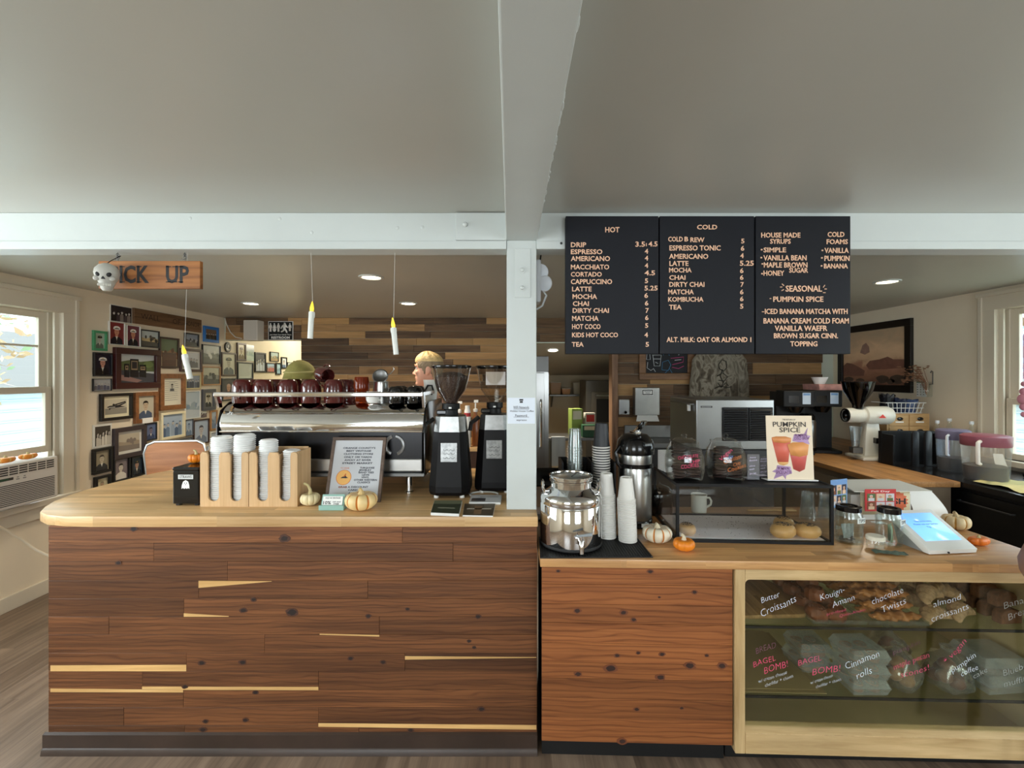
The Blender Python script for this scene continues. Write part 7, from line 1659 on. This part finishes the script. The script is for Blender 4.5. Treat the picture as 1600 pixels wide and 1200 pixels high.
def fig(x, hd=1, skirt=0, sc=1):
    X0 = -w_/2+(x-635)*k; top = h_*.90; mb.lathe([(0, 0), (.0095*sc, 0)], paper, (X0, -.0085, top-.01), 14, ax=(0, -1, 0)); u = h_*.36*sc
    mb.prism([(X0+dx*k, -.008, top-.022-dz*u) for dx, dz in ([(-9, .0), (9, 0), (14, .5), (9, .52), (8, .25), (9, .6), (16, .62), (8, 1), (-8, 1), (-16, .62), (-9, .6), (-8, .25), (-9, .52), (-14, .5)] if skirt else [(-10, 0), (10, 0), (14, .48), (10, .5), (7, .2), (8, 1), (1, 1), (0, .55), (-1, 1), (-8, 1), (-7, .2), (-10, .5), (-14, .48)])], (0, -.0006, 0), paper)
fig(655); fig(687, skirt=1); fig(720); fig(814, sc=.9)
X0 = -w_/2+(770-635)*k; top = h_*.93; mb.prism([(X0+dx*k, -.008, top-dz*h_) for dx, dz in ((-4, .0), (8, .02), (14, .12), (28, .24), (26, .29), (10, .24), (8, .30), (22, .44), (24, .54), (14, .54), (2, .40), (-10, .48), (-26, .52), (-32, .46), (-14, .40), (-12, .28), (-18, .22), (-26, .34), (-32, .32), (-22, .15), (-8, .10))], (0, -.0006, 0), paper)
mb.text('Just Wash Your Hands There', (0, -.0085, h_*.26), X_, Z_, h_*.065, paper, w=w_*.86, al='C'); mb.text('RESTROOM', (0, -.0085, h_*.08), X_, Z_, h_*.115, paper, w=w_*.74, al='C', bold=.035); mb.build('figures', r, norm=False)

# ------------------------------------------------------------------ back bar with bottles (left of the column)
r = thing('back_bar', 'dark wooden back bar behind the barista', 'counter', (-.96, 5.2, 0)); mb = MB(); mb.box((-.75, -.30, .88), (.85, .56, .92), butcher, .004); mb.build('top', r); mb = MB(); mb.box((-.72, -.27, 0), (.82, .54, .88), M('carcass_brown', (70, 44, 30), .7)); mb.build('cabinet', r)
def pump(px, py, Y, label, c):
    z1 = H-(py-CY)*Y/F; h_ = z1-.92; r = thing('syrup_bottle', label, 'bottle', (cx(px, Y), Y, .9205), group='pump bottles on the back bar')
    mb = MB(); mb.lathe([(0, 0), (.04, 0), (.042, .01), (.042, h_*.55), (.018, h_*.68), (.018, h_*.76), (0, h_*.76)], M('syrup%d' % c[0], c, .2), n=22); mb.build('body', r)
    mb = MB(); mb.lathe([(0, h_*.74), (.024, h_*.74), (.024, h_*.80), (.008, h_*.82), (.008, h_*.95), (0, h_*.95)], paper, n=16); mb.box((-.016, -.012, h_*.94), (.030, .012, h_), paper, .003); mb.build('pump', r)
pump(718, 627, 5.06, 'amber pump bottle between the two grinders, left one', (120, 70, 40)); pump(743, 625, 5.06, 'amber pump bottle left of the rear grinder hopper neck', (140, 84, 46))
r = thing('spray_canister', 'white canister with a red band between the grinders', 'canister', (cx(731, 5.0), 4.96, .9205)); h_ = H-(634-CY)*4.96/F-.92
mb = MB(); mb.lathe([(0, 0), (.034, 0), (.034, h_*.86), (.028, h_*.92), (0, h_*.92)], paper, n=24); mb.build('body', r); mb = MB(); mb.lathe([(.0345, h_*.74), (.0345, h_*.83)], M('red_band', (176, 40, 50), .5), n=24); lab(mb.build('red_band', r, norm=False), 'dark red band'); mb = MB(); mb.lathe([(.026, h_*.92), (.026, h_), (0, h_)], paper, n=20); mb.build('cap', r)
r = thing('printed_cup', 'white paper cup with a black swirl at the right end of the espresso machine', 'paper cup', (cx(676, 2.62), 2.62, TOPZ), group=None); r.location = (-.485, 2.80, TOPZ)
mb = MB(); mb.lathe([(0, 0), (.034, 0), (.045, .12), (.047, .123), (.044, .124), (.033, .006)], paper, n=28); mb.build('cup', r); mb = MB(); mb.tube([(x, -.0405-.0085*z/.12, z) for x, z in ((-.02, .03), (-.028, .06), (-.01, .09), (.014, .09), (.022, .06), (.010, .035))], .006, ink, 6); mb.build('swirl_print', r)

# ------------------------------------------------------------------ kitchen past the opening
r = thing('steel_refrigerator', 'steel refrigerator behind the white column', 'refrigerator', (.19, 5.05, 0)); mb = MB(); mb.box((-.22, .03, .08), (.225, .70, 1.90), steel, .01); mb.build('cabinet', r)
mb = MB(); mb.box((-.22, -.01, .1), (.18, .026, 1.72), steel, .006); d = mb.build('door', r); mb = MB(); mb.tube([(.14, -.01, .9), (.14, -.045, .92), (.14, -.045, 1.4), (.14, -.01, 1.42)], .012, chrome, 8); mb.build('handle', d); mb = MB(); mb.box((-.22, -.005, 1.73), (.225, .03, 1.90), dull_steel, .004); mb.box((.165, -.006, .1), (.225, -.004, 1.72), steel); mb.build('top_panel', r)
for s_ in (-.2, .2): mb = MB(); mb.box((s_-.02, .05, 0), (s_+.02, .65, .08), black_matte); mb.build('foot', r)
kz = 1.385; r = thing('wall_shelf', 'grey wall shelf with plastic tubs in the kitchen', 'shelf', (cx(886, 7.62), 7.75, kz)); mb = MB(); mb.box((-.30, -.28, -.03), (.28, -.0, 0), dull_steel, .004); mb.build('board', r)
for s_ in (-.26, .22): mb = MB(); mb.prism([(s_, -.25, -.03), (s_, -.001, -.03), (s_, -.001, -.22)], (.02, 0, 0), dull_steel); mb.build('bracket', r)
for px, w_, h_, c, l in ((868, .17, .19, (176, 140, 104), 'tall tan tub at the left of the kitchen shelf'), (884, .14, .09, (206, 150, 100), 'low orange tub in the middle of the kitchen shelf'), (902, .15, .18, (190, 184, 166), 'grey white tub at the right of the kitchen shelf')):
    r = thing('storage_tub', l, 'tub', (cx(px, 7.6), 7.61, kz+.0005), group='tubs on the kitchen shelf'); mb = MB(); mb.prism([(-w_*.44, -.08, 0), (w_*.44, -.08, 0), (w_*.5, -.09, h_), (-w_*.5, -.09, h_)], (0, .17, 0), M('tub%d' % c[2], c, .4), bev=.006); mb.build('body', r); mb = MB(); mb.box((-w_*.53, -.1, h_), (w_*.53, .09, h_+.014), M('tub_lid', (196, 190, 176), .4), .004); mb.build('lid', r)
r = thing('kitchen_oven', 'stacked dark kitchen oven seen through the opening', 'oven', (1.52, 6.75, 0)); mb = MB(); mb.box((-.42, 0, .05), (.42, .60, 1.62), M('oven_steel', (96, 92, 84), .45, .6), .008); mb.build('cabinet', r)
for z0, z1 in ((.95, 1.45), (.3, .85)):
    mb = MB(); mb.box((-.34, -.03, z0), (.30, 0, z1), M('oven_door', (110, 104, 94), .4, .6), .006); mb.box((-.27, -.034, z0+.06), (.23, -.028, z1-.10), near_black); d = mb.build('door', r); mb = MB(); mb.tube([(-.28, -.03, z1-.05), (-.28, -.06, z1-.05), (.24, -.06, z1-.05), (.24, -.03, z1-.05)], .010, steel, 6); mb.build('handle', d)
for s_ in (-.35, .35): mb = MB(); mb.box((s_-.04, .05, 0), (s_+.04, .55, .05), black_matte); mb.build('foot', r)
r = thing('prep_table', 'steel prep table with boxes in the kitchen', 'table', (1.02, 6.25, 0)); mb = MB(); mb.box((-.55, -.25, .84), (.55, .25, .88), dull_steel, .004); mb.build('top', r)
for x in (-.5, .5):
    for y in (-.2, .2): mb = MB(); mb.cyl((x, y, 0), (x, y, .84), .02, dull_steel); mb.build('leg', r)
for px, py, w_, d_, h_, c, c2, l, rz, zz_ in ((899, 0, .16, .12, .36, (150, 176, 90), (220, 220, 200), 'tall green box on the kitchen table', .3, 0), (922, 0, .22, .14, .16, (34, 84, 56), (196, 190, 160), 'dark green box on the kitchen table', 0, 0), (921, 0, .14, .10, .30, (206, 204, 196), (200, 50, 46), 'white box with a red top on the kitchen table', .1, 0)):
    y = {899: 6.30, 922: 6.10, 921: 6.33}[px]; r = thing('food_carton', l, 'carton', (cx(px, y), y, .8805), rz=rz, group='food cartons in the kitchen'); mb = MB(); mb.box((-w_/2, -d_/2, 0), (w_/2, d_/2, h_), M('carton%d' % c[0], c, .6), .003); mb.build('box', r); mb = MB(); mb.box((-w_*.4, -d_/2-.002, h_*.6), (w_*.4, -d_/2-.0005, h_*.92), M('carton_print%d' % c2[0], c2, .6)); mb.build('print', r)
r = thing('tablet_stand', 'black tablet tilted on the counter behind the steel dispenser', 'tablet', (cx(858, 2.45), 2.45, RT), rz=.1); mb = MB(); mb.box((-.06, -.01, 0), (.06, .09, .012), black_matte, .003); mb.prism([(-.02, .05, .012), (.02, .05, .012), (.02, .07, .25), (-.02, .07, .25)], (0, .01, 0), black_matte); mb.build('stand', r); mb = MB(); mb.prism([(-.10, .0, .19), (.10, .0, .19), (.10, .07, .27), (-.10, .07, .27)], (0, .008, -.009), black_gloss, bev=.002); mb.build('panel', r)
r = thing('hanging_towel', 'pale blue towel folded over the kitchen table edge', 'towel', (cx(873, 5.96), 5.985, .60)); 
mb = MB(); vs = []
for i in range(9):
    for j in range(8): x = -.09+.18*i/8; z = .295-.38*j/7; vs.append((x, .006*math.sin(i*1.6+j*.2)-.006, z))
mb._add(vs, [(i*8+j, (i+1)*8+j, (i+1)*8+j+1, i*8+j+1) for i in range(8) for j in range(7)], M('towel_blue', (196, 206, 214), .9)); mb.prism([(-.09, -.012, .293), (.09, -.012, .293), (.09, .10, .286), (-.09, .10, .286)], (0, 0, -.004), M('towel_blue', (196, 206, 214), .9)); mb.build('fabric', r, norm=False)

# ------------------------------------------------------------------ stand-in bag for an unidentified shape at the right edge of the frame
r = thing('bar_stool', 'bar stool just beyond the right edge of the counter front', 'stool', (2.15, 1.66, .06)); mb = MB(); mb.lathe([(0, .70), (.17, .70), (.18, .71), (.18, .73), (.17, .74), (0, .74)], ply, n=30); mb.build('seat', r)
for k in range(4): a = PI/4+k*PI/2; mb = MB(); mb.tube([(.12*math.cos(a), .12*math.sin(a), .70), (.19*math.cos(a), .19*math.sin(a), -.06)], .012, black_matte, 8); mb.build('leg', r)
r = thing('stand_in_bag', 'pinkish brown rounded bag standing in for an unclear shape at the right edge of the counter, cut off by the frame', 'bag', (2.084, 1.66, .8005)); bgm = M('bag_leather', (140, 104, 86), .6, var=(20, .12))
mb = MB(); mb.lathe([(0, 0), (.08, 0), (.11, .02), (.17, .09), (.21, .16), (.215, .20), (.195, .25), (.15, .285), (.08, .305), (0, .31)], bgm, n=40); 
for v in mb.bm.verts: v.co.y *= .62
mb.build('body', r); mb = MB(); mb.tube([(-.212, -.02, .21), (-.205, -.052, .195), (-.17, -.088, .18), (-.08, -.122, .165), (.05, -.130, .16), (.15, -.098, .17)], .006, M('cream_strap', (224, 206, 186), .6), 8); lab(mb.build('strap', r), 'cream strap'); mb = MB(); mb.tube(arc((0, 0, .28), .11, .1, PI-.1, 14), .008, bgm, 8); mb.build('handle', r)

# ------------------------------------------------------------------ the barista
def skin_mesh(vs, es, rad, root=0, sub=2):
    me = bpy.data.meshes.new('k'); me.from_pydata(vs, es, []); ob = bpy.data.objects.new('k', me); COL.objects.link(ob)
    md = ob.modifiers.new('s', 'SKIN'); md.use_smooth_shade = True; md.branch_smoothing = .6
    for i, q in enumerate(rad):
        d = me.skin_vertices[0].data[i]; d.radius = (q, q) if not hasattr(q, '__len__') else q; d.use_root = (i == root)
    sb = ob.modifiers.new('u', 'SUBSURF'); sb.levels = sub; sb.render_levels = sub
    bpy.context.view_layer.update(); dg = bpy.context.evaluated_depsgraph_get(); m2 = bpy.data.meshes.new_from_object(ob.evaluated_get(dg))
    out = ([tuple(v.co) for v in m2.vertices], [tuple(p.vertices) for p in m2.polygons]); bpy.data.objects.remove(ob); bpy.data.meshes.remove(me); bpy.data.meshes.remove(m2); return out
def remeshed(mb, name, parent, vox, sm=6):
    ob = mb.build(name); m = ob.modifiers.new('r', 'REMESH'); m.mode = 'VOXEL'; m.voxel_size = vox; m.use_smooth_shade = True
    s = ob.modifiers.new('s', 'SMOOTH'); s.iterations = sm; s.factor = .5
    bpy.context.view_layer.update(); dg = bpy.context.evaluated_depsgraph_get(); me = bpy.data.meshes.new_from_object(ob.evaluated_get(dg))
    mats = list(mb.mats); ob.modifiers.clear(); old = ob.data; ob.data = me; bpy.data.meshes.remove(old); me.name = name
    for p in me.polygons: p.use_smooth = True
    ob.parent = parent; return ob
r = thing('person', 'blond person in a black shirt in profile behind the espresso machine', 'person', (-.605, 3.40, 0), rz=-PI/2-.12)
skin = M('skin', (214, 158, 132), .5, var=(12, .05)); CHIN = 1.605
V = [(0, .02, .96), (0, .02, 1.12), (0, .01, 1.32), (0, .02, 1.50), (0, .012, 1.57), (0, .0, 1.64)]; E = [(i, i+1) for i in range(5)]; Rr = [(.15, .115), (.135, .10), (.155, .11), (.085, .07), .056, .052]
for s_ in (-1, 1):
    n = len(V); V += [(s_*.17, .02, 1.475), (s_*.215, -.02, 1.20), (s_*.19, -.22, 1.125), (s_*.175, -.27, 1.12)]; E += [(3, n), (n, n+1), (n+1, n+2), (n+2, n+3)]; Rr += [.060, .044, .030, (.028, .018)]
    w_ = n+3; palm = len(V); V.append((s_*.172, -.335, 1.115)); E.append((w_, palm)); Rr.append((.036, .015))
    n = len(V); V += [(s_*.09, .015, .90), (s_*.10, -.005, .50), (s_*.105, .03, .09), (s_*.11, -.06, .045), (s_*.115, -.14, .035)]; E += [(0, n), (n, n+1), (n+1, n+2), (n+2, n+3), (n+3, n+4)]; Rr += [.10, .060, .040, .040, .028]
mb = MB(); vs, fs = skin_mesh(V, E, Rr); mb._add(vs, fs, skin)
for s_ in (-1, 1):
    for k, (dx, L) in enumerate(((-.028, .068), (-.010, .078), (.009, .074), (.026, .058))):
        b0 = Vector((s_*(.172+dx), -.335, 1.117)); vs, fs = skin_mesh([tuple(b0), tuple(b0+Vector((0, -L*.45, -.006))), tuple(b0+Vector((0, -L*.75, -.026))), tuple(b0+Vector((0, -L*.85, -.046)))], [(0, 1), (1, 2), (2, 3)], [.0095, .009, .008, .007], 0, 1); mb._add(vs, fs, skin)
    b0 = Vector((s_*(.172-.022), -.30, 1.112)); vs, fs = skin_mesh([tuple(b0), tuple(b0+Vector((-s_*.026, -.026, -.006))), tuple(b0+Vector((-s_*.034, -.055, -.018)))], [(0, 1), (1, 2)], [.012, .0105, .008], 0, 1); mb._add(vs, fs, skin)
HD = [(0, -.070, -.035, .020), (.006, -.082, -.020, .034), (.018, -.090, .0, .046), (.035, -.088, .040, .056), (.05, -.094, .062, .061), (.068, -.094, .078, .065), (.088, -.094, .088, .068), (.112, -.090, .096, .072), (.132, -.084, .101, .074), (.150, -.092, .103, .075), (.172, -.091, .101, .075), (.195, -.080, .092, .069), (.215, -.055, .070, .055), (.228, -.025, .040, .034), (.234, .0, .012, .008)]
def head_rings(off=0, top=0, lo=0):
    out = []
    for z, yf, yb, w_ in HD:
        if z < lo: continue
        c_ = (yf+yb)/2; a = (yb-yf)/2+off; b = w_+off; rg = []
        for k in range(36):
            an = 2*PI*k/36; ca, sa = math.cos(an), math.sin(an); q = (abs(ca)**2.4+abs(sa)**2.4)**(-1/2.4); rg.append((b*q*ca, c_+a*q*sa, CHIN+z+top*(z/.234)**3))
        out.append(rg)
    return out
rg = head_rings(); vs = [p for g_ in rg for p in g_]; n = len(rg); fs = [(i*36+k, i*36+(k+1) % 36, (i+1)*36+(k+1) % 36, (i+1)*36+k) for i in range(n-1) for k in range(36)]+[tuple(range(36))[::-1], tuple((n-1)*36+k for k in range(36))]
mb._add(vs, fs, skin)
c0 = Vector((0, 0, CHIN))
mb._add([(-.008, -.078, CHIN+.148), (.008, -.078, CHIN+.148), (-.018, -.080, CHIN+.088), (.018, -.080, CHIN+.088), (-.008, -.124, CHIN+.098), (.008, -.124, CHIN+.098), (-.004, -.092, CHIN+.142), (.004, -.092, CHIN+.142)], [(0, 1, 3, 2), (6, 4, 5, 7), (0, 2, 4, 6), (1, 7, 5, 3), (2, 3, 5, 4), (0, 6, 7, 1)], skin)
mb.sph(c0+Vector((0, -.112, .097)), (.012, .014, .011), skin, 14, 8)
for s_ in (-1, 1): mb.sph(c0+Vector((s_*.011, -.100, .091)), (.008, .010, .008), skin, 12, 8); mb.sph(c0+Vector((s_*.032, -.084, .152)), (.024, .012, .008), skin, 12, 8); mb.sph(c0+Vector((s_*.036, -.070, .105)), (.026, .022, .020), skin, 12, 8); mb.sph(c0+Vector((s_*.078, .018, .120)), (.009, .019, .031), skin, 14, 10); mb.sph(c0+Vector((s_*.077, .012, .092)), (.007, .010, .012), skin, 10, 8)
mb.sph(c0+Vector((0, -.094, .066)), (.022, .010, .006), skin, 14, 8); mb.sph(c0+Vector((0, -.092, .054)), (.020, .010, .007), skin, 14, 8); mb.sph(c0+Vector((0, -.084, .022)), (.024, .016, .018), skin, 14, 8)
remeshed(mb, 'body', r, .0055, 5)
for s_ in (-1, 1):
    mb = MB(); mb.sph(c0+Vector((s_*.031, -.079, .133)), (.0135, .011, .0105), M('eye_white', (226, 220, 214), .3), 16, 10); mb.sph(c0+Vector((s_*.033, -.0885, .133)), (.006, .003, .006), M('iris', (70, 90, 100), .3), 12, 8); mb.build('eye', r)
    mb = MB(); mb.tube([c0+Vector((s_*.014, -.095, .157)), c0+Vector((s_*.032, -.096, .162)), c0+Vector((s_*.052, -.080, .157))], [.003, .004, .002], M('blond_brow', (170, 130, 84), .8), 6); mb.build('eyebrow', r)
mb = MB(); mb.tube([c0+Vector((-.022, -.093, .060)), c0+Vector((0, -.1035, .0605)), c0+Vector((.022, -.093, .060))], .0028, M('lip', (180, 104, 94), .5), 6); mb.build('lips', r)
hair = M('blond_hair', (206, 174, 118), .55, var=(55, .22), bump=(90, .7)); hairs = M('dark_blond_hair', (136, 116, 90), .6, var=(60, .25), bump=(90, .7))
def hair_part(name, test, offs, m, lab_):
    mb = MB(); vs = []; rg = head_rings(); n = len(rg)
    for i, g_ in enumerate(rg):
        z = HD[i][0]; o = offs(z); cy_ = (HD[i][1]+HD[i][2])/2
        for k, q in enumerate(g_):
            d = Vector((q[0], q[1]-cy_, .06*max(0, (z-.17)/.06))); L = d.length or 1; w_ = 1+.22*math.sin(k*2.1+i)*(z > .12)
            qf = .016*max(0, (z-.175)/.06)*(1 if q[1] < .02 else .4)
            vs.append(tuple(Vector(q)+d/L*o*w_+Vector((0, -qf*.8, qf*.6))))
    fs = [f for f in ((i*36+k, i*36+(k+1) % 36, (i+1)*36+(k+1) % 36, (i+1)*36+k) for i in range(n-1) for k in range(36)) if test(sum(rg[j//36][j % 36][1] for j in f)/4, sum(rg[j//36][j % 36][2] for j in f)/4-CHIN)]
    if name == 'hair_top': fs.append(tuple((n-1)*36+k for k in range(36)))
    mb._add(vs, fs, m); bmesh.ops.delete(mb.bm, geom=[v for v in mb.bm.verts if not v.link_faces], context='VERTS')
    o = mb.build(name, r); s = o.modifiers.new('t', 'SOLIDIFY'); s.thickness = .014; s.offset = -1; o.modifiers.new('u', 'SUBSURF').render_levels = 2; return lab(o, lab_)
hair_part('hair_top', lambda y, z: z > .172 and (y > -.085 or z > .185), lambda z: .004+.016*min(1, max(0, (z-.165)/.04)), hair, 'swept up pale blond hair')
hair_part('hair_side', lambda y, z: (y > -.055 and z > .140 or -.02 < y < .002 and z > .10 or y > .038 and z > .045) and z < .20, lambda z: .006+.004*max(0, min(1, (z-.12)/.06)), hairs, 'short darker sides')
shirt = M('black_shirt', (24, 24, 27), .85, bump=(30, .2)); trousers = M('dark_trousers', (36, 38, 46), .85)
V2 = [(0, .02, .93), (0, .02, 1.12), (0, .01, 1.33), (0, .02, 1.475), (0, .015, 1.535)]; E2 = [(i, i+1) for i in range(4)]; R2 = [(.172, .138), (.155, .122), (.172, .128), (.115, .088), (.072, .068)]
for s_ in (-1, 1): n = len(V2); V2 += [(s_*.175, .02, 1.465), (s_*.205, -.005, 1.30), (s_*.212, -.014, 1.24)]; E2 += [(3, n), (n, n+1), (n+1, n+2)]; R2 += [.074, .066, .064]
mb = MB(); vs, fs = skin_mesh(V2, E2, R2); mb._add(vs, fs, shirt); mb.build('shirt', r)
V3 = [(0, .02, .96), (0, .02, .90)]; E3 = [(0, 1)]; R3 = [(.166, .13), (.16, .13)]
for s_ in (-1, 1): n = len(V3); V3 += [(s_*.09, .015, .84), (s_*.10, -.005, .50), (s_*.105, .03, .12)]; E3 += [(1, n), (n, n+1), (n+1, n+2)]; R3 += [.112, .078, .066]
mb = MB(); vs, fs = skin_mesh(V3, E3, R3); mb._add(vs, fs, trousers); mb.build('trousers', r)
for s_ in (-1, 1):
    mb = MB(); vs, fs = skin_mesh([(s_*.105, .045, .055), (s_*.108, -.04, .052), (s_*.114, -.155, .042)], [(0, 1), (1, 2)], [.052, .052, .042], 0, 2); mb._add([(v[0], v[1], max(v[2], .002)) for v in vs], fs, black_matte); mb.build('shoe', r)
